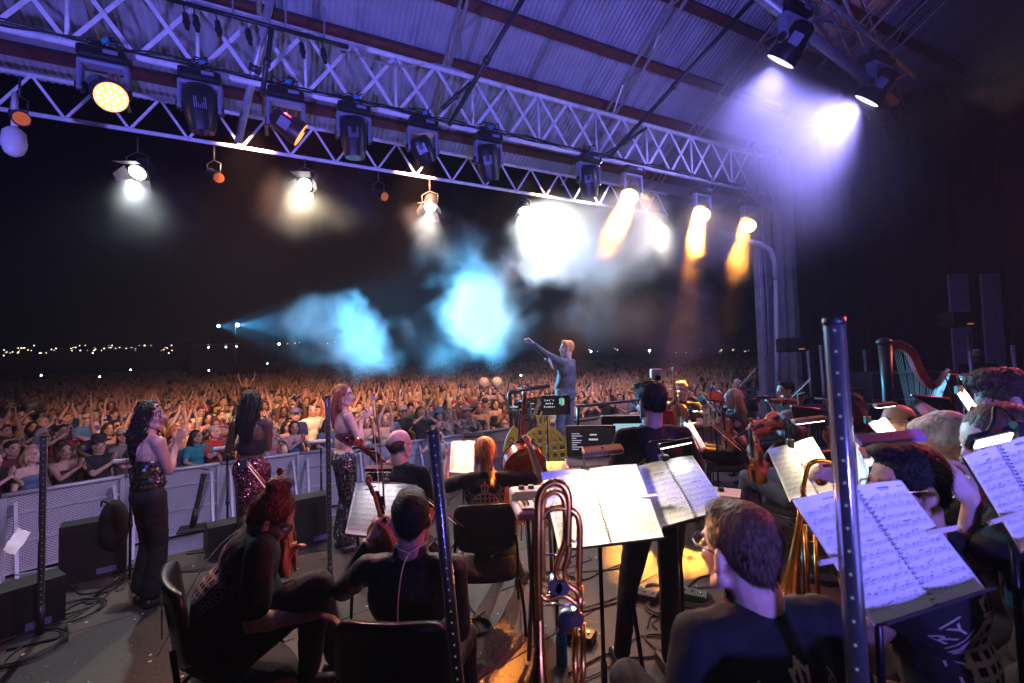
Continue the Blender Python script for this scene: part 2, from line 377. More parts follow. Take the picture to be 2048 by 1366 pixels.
# amber washes at the far end of the front truss
for (x, y, tx, ty, e) in [(1262, 388, 1190, 560, 230), (1400, 412, 1375, 640, 380), (1495, 434, 1455, 640, 130)]:
    a = T1(x, y); t_ = P(tx, ty, a.y - 2.0); beam('lamp_amber_wash', a + (t_ - a).normalized() * 0.2, t_, e, (1.0, 0.33, 0.04), 0.24, 9)
a = T1(237, 224); spot('lamp_amber_wash', a + V((0.16, -0.12, -0.25)), P(520, 640, 5.0), 260, (1.0, 0.45, 0.15), 26, 0.6, 0.06)
a = T1(590, 284); spot('lamp_amber_wash', a + V((0.2, -0.05, -0.2)), P(700, 500, 7.0), 200, (1.0, 0.50, 0.2), 22, 0.6, 0.06)
# violet movers on the side beam
BM1 = P(1583, 62, 5.2); BM2 = P(1752, 152, 6.2)
spot('lamp_violet_mover', BM1 + V((-0.16, 0.16, -0.36)), P(1500, 380, 6.6), 480, (0.30, 0.26, 1.0), 125, 0.6, 0.10)
spot('lamp_violet_mover', BM2 + V((-0.16, 0.18, -0.36)), P(1420, 400, 7.4), 700, (0.32, 0.28, 1.0), 130, 0.6, 0.12)
spot('lamp_teal', (5.9, 3.2, 6.6), P(1990, 150, 5.5), 60, (0.2, 0.8, 1.0), 25, 0.6, 0.05)
spot('lamp_orange', (7.2, 4.0, 1.8), P(2040, 240, 5.5), 200, (1.0, 0.3, 0.1), 25, 0.6, 0.05)
spot('lamp_blue_backstage', P(1990, 600, 10.5), P(1930, 800, 8.8), 130, (0.04, 0.25, 1.0), 100, 0.8, 0.1)
spot('lamp_blue_backstage', P(1700, 560, 11.0), P(1660, 900, 9.5), 50, (0.04, 0.25, 1.0), 100, 0.8, 0.1)
# ================================================================ ground, stage
m_ground = M('night_grass', (0.045, 0.05, 0.035), 0.95, var=0.3, vscale=3, bump=0.5, bscale=20)
GZ = -0.8
def gz(y): return GZ + max(0.0, y - 14) * 0.020
mb = MB()
ys = [-11, 14, 60, 137]
for a, b in zip(ys, ys[1:]): mb.quad((-148, a, gz(a)), (148, a, gz(a)), (148, b, gz(b)), (-148, b, gz(b)))
tag(mb.build('ground', m_ground), 'dark grassy field under the audience', None, None, 'structure')
m_ply = M('stage_ply', (0.050, 0.034, 0.028), 0.55, var=0.28, vscale=1.6, bump=0.25, bscale=35)
m_plyd = M('stage_dark', (0.03, 0.027, 0.025), 0.8, var=0.2)
SA = math.radians(41); SU = V((math.cos(SA), math.sin(SA), 0)); SN = V((-SU.y, SU.x, 0)); SO = G(390, 1098, 0)
SF = Matrix((SU, SN, V((0, 0, 1)))).transposed().to_4x4(); SF.translation = SO
mb = MB(); mb.T = SF; mb.box((5.0, -6.0, -0.42), (20, 12, 0.8))
stage = mb.build('stage_floor', m_plyd); tag(stage, 'dark stage deck', None, None, 'structure')
pm = MB(); pm.box((0, 0, -0.010), (2.434, 1.214, 0.016), bev=0.003); pm = pm.mesh('floor_panel'); pm.materials.append(m_ply)
for i in range(8):
    for j in range(9):
        o = bpy.data.objects.new('floor_panel', pm); COL.objects.link(o); o.parent = stage
        o.matrix_basis = SF @ Matrix.Translation((-4 + i * 2.44 + (j % 2) * 0.3, -0.61 - j * 1.22, random.uniform(0, 0.0015)))
# riser of the string players and the brass
m_riser = M('riser_ply', (0.06, 0.048, 0.04), 0.6, var=0.25, vscale=2, bump=0.2, bscale=30)
mb = MB(); mb.prism([(2.1, 4.9), (2.1, 9.3), (8.0, 9.6), (8.0, 3.3), (3.2, 3.3)], 0.004, 0.30)
tag(mb.build('platform', m_riser), 'low dark riser under the string section', None, None, 'structure')
mb = MB(); mb.prism([(0.25, -0.5), (0.25, 1.75), (2.4, 2.3), (6, 2.6), (6, -0.5)], 0.004, 0.34)
tag(mb.build('platform', m_riser), 'low dark riser under the brass players', None, None, 'structure')
# confetti crumbs and scuffs on the deck
m_paper = M('paper_bits', (0.75, 0.72, 0.7), 0.8)
mb = MB()
for k in range(260):
    x = random.uniform(-3.5, 2.0); y = random.uniform(2.3, 6.0)
    a = random.uniform(0, 6.3); s_ = random.uniform(0.003, 0.011); c = V((x, y, 0.006))
    u_ = V((math.cos(a), math.sin(a), 0)) * s_; v_ = V((-math.sin(a), math.cos(a), 0)) * s_ * random.uniform(0.3, 1)
    if (c - SO).dot(SN) < -0.1: mb.quad(c - u_ - v_, c + u_ - v_, c + u_ * .6 + v_, c - u_ + v_)
tag(mb.build('paper_scraps', m_paper), 'tiny white paper scraps scattered over the stage deck', 'scraps', None, 'stuff')
# ================================================================ roof
m_tin = M('galvanised_tin', (0.42, 0.43, 0.47), 0.45, metal=0.25, var=0.16, vscale=2.2, bump=0.1, bscale=40)
m_beam = M('oxide_red_beam', (0.10, 0.028, 0.028), 0.6, var=0.4, vscale=5, bump=0.2, bscale=30)
m_white = M('white_steel', (0.72, 0.72, 0.75), 0.45, var=0.15, vscale=9, bump=0.15, bscale=50)
m_galv = M('galvanised_pipe', (0.42, 0.42, 0.45), 0.4, metal=0.5, var=0.2, vscale=10)
m_dark = M('dark_steel', (0.06, 0.06, 0.065), 0.45, metal=0.5, var=0.2, vscale=10)
ra = G(44, 113, 5.9); rb = G(1128, 325, 5.9); rc = G(1024, 35, 6.9)
RX = (rb - ra).normalized(); RN = RX.cross(rc - ra).normalized(); RY = RN.cross(RX).normalized()
if RY.z < 0: RY = -RY
if RN.z < 0: RN = -RN
roof = thing('stage_roof', 'corrugated tin stage roof on red purlins lit violet from below', 'roof', rb)
def RPl(px, py, off=0.0): return RP(px, py, ra + RN * off, RN)
SW, SL, WV = 0.80, 2.6, 0.08
vsx = []; fsx = []; nx = int(SW / WV) * 6
for j in range(2):
    for i in range(nx + 1):
        x = i / 6 * WV; vsx.append((x, j * SL, 0.011 * math.sin(2 * math.pi * x / WV)))
for i in range(nx): fsx.append([i, i + 1, nx + 2 + i, nx + 1 + i])
sm = bpy.data.meshes.new('roof_sheet'); sm.from_pydata(vsx, [], fsx); sm.polygons.foreach_set('use_smooth', [True] * len(fsx)); sm.materials.append(m_tin)
RM = Matrix((RX, RY, RN)).transposed()
lowest = RPl(700, 236).copy(); y0 = (lowest - ra).dot(RY) - 0.45
for j in range(4):
    for i in range(-4, 27):
        o = bpy.data.objects.new('roof_sheet', sm); COL.objects.link(o); o.parent = roof
        p_ = ra + RX * (i * (SW - 0.04)) + RY * (y0 + j * (SL - 0.12)) + RN * (0.14 + 0.006 * (j % 2) + 0.003 * (i % 2))
        o.matrix_basis = Matrix.Translation(p_ - V(roof.location)) @ (RM @ Matrix.Rotation(0.0, 3, 'Z')).to_4x4()
def purlin(px, py, c=0.10):
    q = RPl(px, py); t = (q - ra).dot(RY)
    mb = MB(); a = ra + RX * -4 + RY * t; b = ra + RX * 17 + RY * t
    mb.bar(a + RN * 0.05, b + RN * 0.05, 0.14, 0.10, RN); return mb.build('purlin', m_beam, roof)
for q in [(700, 236), (804, 103), (1350, 150), (1452, 45), (1700, 20)]: purlin(*q)
# rafters: light lattice girders running down the slope
def rafter(px, py, off=-0.28):
    q = RPl(px, py, -0.1); u = (q - ra).dot(RX)
    rf = bpy.data.objects.new('rafter', None)
    mb = MB(); l0, l1 = y0 - 0.1, y0 + 10.0
    def pt(t, o): return ra + RX * u + RY * t + RN * o
    mb.tube(pt(l0, -0.06), pt(l1, -0.06), 0.026, n=8); mb.tube(pt(l0 + .5, -0.34), pt(l1, -0.34), 0.026, n=8)
    ch = mb.build('rafter', m_galv, roof)
    n = 8; st = (l1 - l0 - .5) / n
    for k in range(n):
        t = l0 + .5 + k * st
        w_ = MB(); w_.bar(pt(t, -0.34), pt(t + st / 2, -0.06), 0.03, 0.02); w_.build('web_bar', m_galv, ch)
        w_ = MB(); w_.bar(pt(t + st / 2, -0.06), pt(t + st * 0.86, -0.34), 0.03, 0.02); w_.build('web_bar', m_galv, ch)
for q in [(205, 60), (520, 30), (896, 105), (1214, 225), (1379, 267), (1498, 290), (1575, 285)]: rafter(*q)
# loose diagonal poles
def pole(name, label, a, b, r, mat, cat='pole', n=10):
    mb = MB(); o = thing(name, label, cat, a); mb.tube(a, b, r, n=n); mb.build('shaft', mat, o)
    c = MB(); d = (V(b) - V(a)).normalized(); q = V(a) + d * (V(b) - V(a)).length * 0.5; c.tube(q - d * 0.04, q + d * 0.04, r * 1.5, n=n); c.build('clamp', m_dark, o); return o
pole('scaffold_pole', 'dark bracing pole crossing the truss near the middle of the roof', P(898, 250, 6.1), P(1062, -30, 5.2), 0.032, m_dark)
pole('scaffold_pole', 'long dark bracing pole running from the far truss up to the top edge', P(1214, 318, 7.7), P(1520, -15, 6.0), 0.034, m_dark)
pole('scaffold_pole', 'weathered round pole standing behind the left end of the cable bar', P(476, 285, 5.6), P(548, -30, 4.9), 0.045, m_galv)
# ================================================================ trusses
def truss(name, label, p0, z0, z1, l0, l1, bay, rc_, flat, mat, cat='truss', every=2):
    o = thing(name, label, cat, p0 + TD * l0)
    def q(t, z): w_ = p0 + TD * t; return V((w_.x, w_.y, z))
    for z in (z0, z1): mb = MB(); mb.tube(q(l0, z), q(l1, z), rc_, n=12); mb.build('chord', mat, o)
    n = int((l1 - l0) / bay)
    for k in range(n):
        a = l0 + k * bay
        m1 = MB(); m1.bar(q(a, z0) + TN * .012, q(a + bay, z1) + TN * .012, flat, 0.008, TN); m1.build('brace', mat, o)
        if every:
            m2 = MB(); m2.bar(q(a + bay, z0) - TN * .012, q(a, z1) - TN * .012, flat, 0.008, TN); m2.build('brace', mat, o)
            if k % every == 0: m3 = MB(); m3.tube(q(a, z0), q(a, z1), 0.02, n=8); m3.build('upright', mat, o)
        else:
            m1.v = []
    return o
t1 = truss('lighting_truss', 'front lighting truss of white painted tube with crossed flat braces', V((T1P.x, T1P.y, 0)), 5.3, 6.1, -6.0, 7.3, 0.56, 0.036, 0.045, m_white)
o = thing('lighting_truss', 'lower second truss of slim white tube with zigzag braces behind the front truss', 'truss', V((T2P.x, T2P.y, 4.9)) + TD * -5)
def q2(t, z): w_ = T2P + TD * t; return V((w_.x, w_.y, z))
for z in (4.9, 5.36): mb = MB(); mb.tube(q2(-5, z), q2(6.4, z), 0.026, n=10); mb.build('chord', m_white, o)
for k in range(19):
    a = -5 + k * 0.6
    mb = MB(); mb.bar(q2(a, 4.9), q2(a + .3, 5.36), 0.03, 0.012, TN); mb.build('brace', m_white, o)
    mb = MB(); mb.bar(q2(a + .3, 5.36), q2(a + .6, 4.9), 0.03, 0.012, TN); mb.build('brace', m_white, o)
# tin flashing band between the trusses (eaves beam)
# ================================================================ tall post at the right
cb = P(1545, 888, 9.5); cb.z = -0.8
post = thing('tower_post', 'tall grey steel roof post with drain pipe at the far end of the truss', 'post', cb)
m_post = M('post_steel', (0.30, 0.29, 0.32), 0.5, metal=0.2, var=0.25, vscale=4, bump=0.2, bscale=20)
def vcol(px, Y, w_, d_, z0, z1, name, mat=m_post):
    mb = MB(); a = P(px, 650, Y); mb.box((a.x, a.y, (z0 + z1) / 2), (w_, d_, z1 - z0), Matrix.Rotation(0.35, 3, 'Z'), 0.008); return mb.build(name, mat, post)
vcol(1522, 9.4, 0.10, 0.16, -0.8, 6.2, 'flange'); vcol(1542, 9.5, 0.20, 0.05, -0.8, 6.2, 'web'); vcol(1566, 9.4, 0.09, 0.16, -0.8, 6.2, 'flange'); vcol(1588, 9.9, 0.16, 0.16, -0.8, 5.9, 'rear_leg')
mb = MB(); mb.path([P(1440, 462, 9.2), P(1490, 482, 9.2), P(1520, 488, 9.2), P(1540, 500, 9.2), P(1549, 522, 9.2), P(1551, 560, 9.2)], 0.055, 12); mb.path([P(1551, 560, 9.2), P(1556, 880, 9.2)], 0.04, 10)
mb.build('drain_pipe', M('pvc', (0.5, 0.5, 0.52), 0.4), post)
# side beam carrying the violet movers
sb0, sb1 = P(1505, -20, 4.9), P(1790, 205, 6.6)
o = thing('side_beam', 'weathered side beam hung with violet moving heads at the upper right', 'beam', sb0)
mb = MB(); mb.tube(sb0, sb1, 0.06, n=12); mb.build('chord', m_galv, o)
mb = MB(); mb.tube(sb0 + V((.35, .1, .5)), sb1 + V((.5, .2, .5)), 0.03, n=8); mb.build('chord', m_galv, o)
for k in range(7):
    t = k / 7; a = sb0.lerp(sb1, t); b = (sb0 + V((.35, .1, .5))).lerp(sb1 + V((.5, .2, .5)), t + .09); mb = MB(); mb.bar(a, b, 0.035, 0.02); mb.build('web_bar', m_galv, o)
# right roof slope lattice
for k, (a, b) in enumerate([((1605, 0), (1740, 240)), ((1650, 0), (1790, 310)), ((1690, 0), (1830, 330))]):
    o = thing('lattice_rafter', ['nearest dim lattice rafter beyond the side beam', 'middle dim lattice rafter beyond the side beam', 'farthest dim lattice rafter beyond the side beam'][k], 'rafter', P(*a, 6.5))
    A, B = P(*a, 6.5 + .4 * k), P(*b, 9 + .4 * k); mb = MB(); mb.tube(A, B, 0.02, n=6); mb.build('chord', m_galv, o)
    C_, D_ = A + V((.2, 0, .25)), B + V((.2, 0, .25)); mb = MB(); mb.tube(C_, D_, 0.02, n=6); mb.build('chord', m_galv, o)
    for j in range(8): mb = MB(); mb.bar(A.lerp(B, j / 8), C_.lerp(D_, (j + 1) / 8), 0.02, 0.012); mb.build('web_bar', m_galv, o)
# ================================================================ black drapes closing the wing
m_drape = M('black_drape', (0.005, 0.005, 0.007), 0.95, var=0.2)
def drape(name, label, A, B, z0, z1, fold=0.06, per=0.35, col=m_drape):
    n = int((B - A).length / per * 6); mb = MB(); vs = []; d = (B - A).normalized(); nn = V((-d.y, d.x, 0))
    L_ = (B - A).length
    for z in (z0, (z0 + z1) / 2, z1):
        for i in range(n + 1):
            t = L_ * i / n; p_ = A + d * t + nn * fold * math.sin(2 * math.pi * t / per + 0.7 * math.sin(t * 2.1)); vs.append((p_.x, p_.y, z))
    fs = [[r_ * (n + 1) + i, r_ * (n + 1) + i + 1, (r_ + 1) * (n + 1) + i + 1, (r_ + 1) * (n + 1) + i] for r_ in range(2) for i in range(n)]
    mb.smooth = True; mb.add(vs, fs, True); o = mb.build(name, col); return tag(o, label, 'drape')
a = P(1600, 700, 10.5); a.z = 0; b = V((9.6, 4.0, 0)); drape('black_drape', 'tall black drape closing the wing behind the harp', a, V((9.9, 9.0, 0)), -0.75, 7.5)
drape('black_drape', 'black drape along the far right side of the stage', V((9.9, 9.0, 0)), V((9.2, -3, 0)), -0.75, 7.5)
# ================================================================ people
m_skin = M('skin', (0.56, 0.34, 0.26), 0.5, var=0.10, vscale=25, bump=0.06, bscale=220, attr='tint', spec=0.45)
m_skin_dark = M('skin_dark', (0.13, 0.065, 0.045), 0.42, var=0.12, vscale=25, bump=0.06, bscale=220, attr='tint', spec=0.5)
m_skin_tan = M('skin_tan', (0.40, 0.23, 0.16), 0.5, var=0.10, vscale=25, bump=0.06, bscale=220, attr='tint', spec=0.45)
m_tee = M('black_cotton', (0.007, 0.007, 0.009), 0.85, var=0.2, vscale=12, bump=0.5, bscale=9, sheen=0.0)
m_shirt = M('black_poplin', (0.009, 0.009, 0.011), 0.6, var=0.2, vscale=6, bump=0.7, bscale=11)
m_trou = M('black_trousers', (0.006, 0.006, 0.007), 0.8, bump=0.6, bscale=10)
m_shoe = M('black_shoe', (0.015, 0.014, 0.014), 0.4)
m_eye = M('eye_white', (0.7, 0.68, 0.65), 0.2); m_iris = M('eye_iris', (0.02, 0.015, 0.012), 0.15)
def hairmat(name, col, rough=0.55): return M(name, col, rough, var=0.45, vscale=45, bump=0.6, bscale=90, stretch=(1, 1, 0.25), spec=0.25)
h_black = M('hair_black', (0.007, 0.006, 0.006), .55, var=.4, vscale=45, bump=.5, bscale=90, spec=.15); h_brown = hairmat('hair_brown', (0.055, 0.028, 0.016)); h_red = hairmat('hair_auburn', (0.20, 0.05, 0.025))
h_ginger = hairmat('hair_ginger', (0.62, 0.25, 0.07)); h_blond = hairmat('hair_blond', (0.55, 0.36, 0.19)); h_grey = hairmat('hair_grey', (0.62, 0.62, 0.66))
def ik(S, W, l1, l2, hint):
    S, W = V(S), V(W); d = W - S; L = d.length
    if L > (l1 + l2) * 0.995: W = S + d * ((l1 + l2) * 0.995 / L); d = W - S; L = d.length
    a = (l1 * l1 - l2 * l2 + L * L) / (2 * L); h = math.sqrt(max(l1 * l1 - a * a, 0)); u = d / L
    hn = V(hint) - u * V(hint).dot(u)
    hn = hn.normalized() if hn.length > 1e-5 else basis(u)[0]
    return S + u * a + hn * h, W
def hand(mb, W, d, nrm, side, curl=0.35, sc=1.0, point=False, splay=0.1, n=7):
    """palm, four unequal bent fingers and a thumb from the side of the palm"""
    d = V(d).normalized(); nrm = V(nrm); nrm = (nrm - d * nrm.dot(d)).normalized(); x = d.cross(nrm).normalized() * side
    W = V(W)
    for k in range(4):
        o = x * ((k - 1.5) * -0.019 * sc)
        mb.cap(W + o * 0.55 + d * 0.012 * sc, W + o + d * 0.085 * sc, 0.0145 * sc, 0.0115 * sc, n)
        ln = [0.074, 0.083, 0.077, 0.060][k] * sc; cu = curl
        if point: cu = 0.02 if k == 0 else 0.95
        a = 0.15 + cu * 0.7; p_ = W + o + d * 0.088 * sc; ax = (d + x * (1.5 - k) * splay).normalized()
        for s_, f in enumerate((0.42, 0.33, 0.25)):
            dd = ax * math.cos(a) + nrm * math.sin(a); q = p_ + dd * ln * f * 1.05
            mb.cap(p_, q, (0.0092 - 0.0009 * s_) * sc, (0.0084 - 0.0009 * s_) * sc, n); p_ = q; a += cu * 1.25
    t0 = W + x * 0.022 * sc + d * 0.02 * sc + nrm * 0.006 * sc; t1 = t0 + (x * 0.75 + d * 0.75 + nrm * 0.35).normalized() * 0.045 * sc
    t2 = t1 + (x * (0.35 - curl * .5) + d * 0.95 + nrm * (0.25 + curl * .4)).normalized() * 0.034 * sc; t3 = t2 + (d + nrm * (0.2 + curl * .5) - x * curl * .4).normalized() * 0.026 * sc
    mb.cap(t0, t1, 0.0145 * sc, 0.0108 * sc, n); mb.cap(t1, t2, 0.0105 * sc, 0.009 * sc, n); mb.cap(t2, t3, 0.009 * sc, 0.0078 * sc, n)
def headprims(mb, F, female=False, n=14, fat=0.0):
    R = F.to_3x3(); o = F.translation
    def q(x, y, z): return F @ V((x, y, z))
    w_ = 0.94 if female else 1.0
    mb.ell(q(0, -.012, .035), (.074 * w_, .094, .083), R, 20, 14); mb.ell(q(0, -.045, .01), (.066 * w_, .055, .06), R, n, 10)
    mb.ell(q(0, .028, -.028), ((.060 + fat * .5) * w_, .060, .070), R, 18, 12); mb.ell(q(0, .045, -.078), ((.036 + fat * .5) * w_, .036, .03), R, n, 10)
    mb.ell(q(0, .068, -.096), (.018, .016, .014), R, 10, 8)
    for s_ in (-1, 1):
        mb.ell(q(s_ * .034, .058, -.022), (.022, .026, .022), R, 10, 8); mb.cap(q(s_ * .010, .080, .030), q(s_ * .044, .068, .030), .010, .009, 8)
        mb.cap(q(s_ * .056 * w_, .0, -.055), q(s_ * .03, .05, -.088), .020, .018, 8)
        Re = R @ Matrix.Rotation(s_ * 0.35, 3, 'Z'); mb.ell(q(s_ * .078 * w_, -.012, -.008), (.010, .019, .031), Re, 10, 8); mb.ell(q(s_ * .073 * w_, .002, -.030), (.008, .010, .014), R, 8, 6)
    mb.cap(q(0, .082, .018), q(0, .104, -.022), .0085, .0125, 10); mb.ell(q(0, .099, -.029), (.017, .011, .009), R, 10, 8)
    mb.cap(q(-.017, .083, -.054), q(.017, .083, -.054), .0072, .0072, 8); mb.cap(q(-.014, .082, -.066), q(.014, .082, -.066), .0078, .0078, 8)
def headtint(F, brow=(0.25, 0.18, 0.15), beard=None, lips=(0.85, 0.45, 0.42), fem=False):
    Fi = np.array(F.inverted())
    def f(co):
        l = co @ Fi[:3, :3].T + Fi[:3, 3]; t = np.ones((len(co), 3)); x, y, z = l[:, 0], l[:, 1], l[:, 2]; near = (np.abs(x) < .1) & (np.abs(z) < .14)
        lp = near & (y > .065) & (np.abs(x) < .025) & (z < -.048) & (z > -.073); t[lp] = lips
        bw = near & (y > .055) & (np.abs(x) > .012) & (np.abs(x) < .048) & (z > .029) & (z < .041); t[bw] = brow
        es = near & (y > .05) & (np.abs(x) > .016) & (np.abs(x) < .046) & (z > -.004) & (z < .022); t[es] = (0.72, 0.62, 0.62)
        ck = near & (y > .03) & (np.abs(x) > .025) & (z > -.05) & (z < -.015); t[ck] = (1.05, 0.88, 0.86)
        if beard is not None:
            bd = near & (y > -.01) & (z < -.042) & ~lp & (z > -.125); t[bd] = beard
        return t
    return f
def strips(me_co, F, n, length, width, mode, rnd, grav=V((0, 0, -1)), curl=0.0, zone=None, lift=0.25, segs=4):
    """hair locks: thin ribbons rooted on the hair surface and combed over it"""
    vs = []; fs = []; Fi = F.inverted(); k = 0; tries = 0; N_ = len(me_co)
    while k < n and tries < n * 6:
        tries += 1; p_ = V(me_co[rnd.randrange(N_)]); l = Fi @ p_
        if zone and not zone(l): continue
        no = (F.to_3x3() @ V((l.x / .08, (l.y + .015) / .1, (l.z - .03) / .09))).normalized()
        if mode == 'down': t = grav.copy()
        elif mode == 'back': t = F.to_3x3() @ V((l.x * 1.5, -1, -.5))
        elif mode == 'mess': t = F.to_3x3() @ V((rnd.uniform(-1, 1), rnd.uniform(-1, .7), rnd.uniform(-.7, .5)))
        elif mode == 'up': t = F.to_3x3() @ V((-l.x * 6, -(l.y + .03) * 5, 1.0))
        else: t = F.to_3x3() @ V((l.x * 4, -1.0 - l.y * 3, -.9))
        t = (t - no * t.dot(no) * 0.8)
        if t.length < 1e-4: continue
        t.normalize(); t = (t + no * lift + V((rnd.uniform(-.3, .3), rnd.uniform(-.3, .3), rnd.uniform(-.3, .3)))).normalized()
        sd = t.cross(no).normalized(); L_ = length * rnd.uniform(.6, 1.2); w_ = width * rnd.uniform(.6, 1.3); ph = rnd.uniform(0, 6.28); b = len(vs)
        p_ = p_ - no * 0.004
        for i in range(segs + 1):
            u = i / segs; ww = w_ * (1 - u) ** .6 + 0.0002
            off = sd * curl * math.sin(ph + u * 9) * u + no * curl * math.cos(ph + u * 9) * u * .6
            c = p_ + t * L_ * u + grav * L_ * 0.35 * u * u * (0 if mode in ('up',) else 1) + off
            vs += [c - sd * ww, c + sd * ww]
        for i in range(segs): fs.append([b + 2 * i, b + 2 * i + 1, b + 2 * i + 3, b + 2 * i + 2])
        k += 1
    return vs, fs
def addstrips(ob, vs, fs):
    me = ob.data; im = WM(ob.parent).inverted() if ob.parent else Matrix.Identity(4)
    n = len(me.vertices); co = np.empty(n * 3); me.vertices.foreach_get('co', co)
    V0 = [tuple(c) for c in co.reshape(-1, 3)] + [tuple(im @ V(v)) for v in vs]
    F0 = [tuple(p.vertices) for p in me.polygons] + [tuple(i + n for i in f) for f in fs]
    nm = bpy.data.meshes.new(me.name); nm.from_pydata(V0, [], F0); nm.polygons.foreach_set('use_smooth', [True] * len(F0))
    for m_ in me.materials: nm.materials.append(m_)
    ob.data = nm; nm.update()
def verts_world(ob):
    m_ = WM(ob); n = len(ob.data.vertices); co = np.empty(n * 3); ob.data.vertices.foreach_get('co', co); co = co.reshape(-1, 3); A = np.array(m_); return co @ A[:3, :3].T + A[:3, 3]
def make_hair(kind, F, mat, parent, vox=0.008, seed=1, locks=350, extra=None, base=None):
    R = F.to_3x3(); rnd = random.Random(seed)
    def q(x, y, z): return F @ V((x, y, z))
    mb = MB()
    if kind in ('short', 'curly', 'fade', 'balding', 'quiff', 'bun', 'long', 'curlylong', 'braids', 'pony', 'bob'):
        s_ = {'fade': .004, 'curly': .010, 'quiff': .006, 'balding': .003}.get(kind, .004)
        if kind != 'balding': mb.ell(q(0, -.022, .045), (.077 + s_, .090 + s_, .082 + s_), R, 20, 14)
        else:
            for sx in (-1, 1): mb.ell(q(sx * .035, -.035, .012), (.047, .068, .05), R, 14, 10)
        mb.ell(q(0, -.055, .004), (.062 + s_, .044 + s_, .062 + s_), R, 16, 10)
        if kind == 'fade': pass
        if kind == 'quiff': mb.ell(q(.01, .035, .112), (.055, .048, .024), R, 12, 8)
        if kind == 'short': mb.ell(q(0, .022, .102), (.060, .056, .026), R, 14, 8)
        if kind == 'curly': mb.ell(q(0, .02, .11), (.075, .075, .04), R, 14, 8)
        if kind == 'bun': mb.ell(q(0, -.07, .135), (.05, .05, .045), R, 14, 10); mb.ell(q(0, -.06, .09), (.06, .05, .05), R, 14, 10)
        if kind == 'pony': mb.ell(q(0, -.115, .03), (.03, .03, .03), R, 10, 8); mb.cap(q(0, -.12, .02), q(.01, -.14, -.1), .03, .022, 10); mb.cap(q(.01, -.14, -.1), q(.02, -.12, -.19), .024, .012, 10)
        if kind in ('long', 'braids', 'curlylong', 'bob'):
            ln = {'long': .34, 'braids': .42, 'curlylong': .40, 'bob': .17}[kind]; wd = {'curlylong': 1.5}.get(kind, 1.12)
            g = V((0, 0, -1)); bk = -(R @ V((0, 1, 0)))
            top = q(0, -.035, .03); mid = top + bk * .055 + g * ln * .45; low = top + bk * (.05) + g * ln
            rx = R @ V((1, 0, 0))
            for sx in (-.6, 0, .6):
                mb.cap(top + rx * .075 * sx * 1.2, mid + rx * .075 * sx * wd, .048, .05, 12); mb.cap(mid + rx * .075 * sx * wd, low + rx * .05 * sx * wd, .05, .028, 12)
            for sx in (-1, 1): mb.cap(q(sx * .078, -.02, .05), q(sx * .082, -.015, -.05) + g * ln * .25, .024, .02, 10)
    if extra: extra(mb, q, R)
    amp = {'curly': .006, 'curlylong': .012, 'bun': .003, 'pony': .003, 'braids': .003}.get(kind, .0012); fq = {'curly': 65, 'curlylong': 45}.get(kind, 90)
    def disp(co): return np.array([amp * noise.noise(V(c) * fq) * 2 for c in co])
    ob = remesh(mb, 'hair', mat, vox, 2, parent, disp=disp)
    co = verts_world(ob)
    par = {'short': (.018, .0016, 'comb', .0, .07), 'fade': (.008, .0006, 'comb', .0, .4), 'curly': (.020, .0011, 'mess', .006, .6), 'quiff': (.026, .0016, 'comb', .0, .10), 'balding': (.022, .002, 'down', .0, .3),
           'bun': (.05, .0011, 'up', .004, .2), 'pony': (.07, .002, 'back', .003, .15), 'long': (.12, .0022, 'down', .004, .05), 'curlylong': (.075, .0045, 'down', .018, .55), 'braids': (.30, .0036, 'down', .003, .05), 'bob': (.09, .0024, 'down', .003, .12)}[kind]
    vs, fs = strips(co, F, locks, par[0], par[1], par[2], rnd, curl=par[3], lift=par[4], zone=lambda l: l.y < .078)
    addstrips(ob, vs, fs); return ob
def glasses(F, parent, mat, w_=0.024, r=0.0016, dark=False):
    def q(x, y, z): return F @ V((x, y, z))
    mb = MB()
    for s_ in (-1, 1):
        pts = [q(s_ * .033 + w_ * math.cos(t) * 1.05, .094, .008 + w_ * .82 * math.sin(t)) for t in [k * math.pi / 8 for k in range(16)]]
        mb.path(pts, r, 6, closed=True); mb.path([q(s_ * .058, .092, .014), q(s_ * .079, .06, .014), q(s_ * .081, .0, .012), q(s_ * .080, -.02, -.002)], r, 6)
    mb.path([q(-.010, .098, .012), q(0, .101, .015), q(.010, .098, .012)], r, 6); g = mb.build('glasses', mat, parent)
    if dark:
        mb = MB()
        for s_ in (-1, 1): mb.lathe([(w_ * .95, -.001), (w_ * .95, .001)], q(s_ * .033, .094, .008), F.to_3x3() @ V((0, 1, 0)), 14)
        mb.build('lens', M('dark_lens', (0.01, 0.01, 0.01), 0.1), g)
    return g
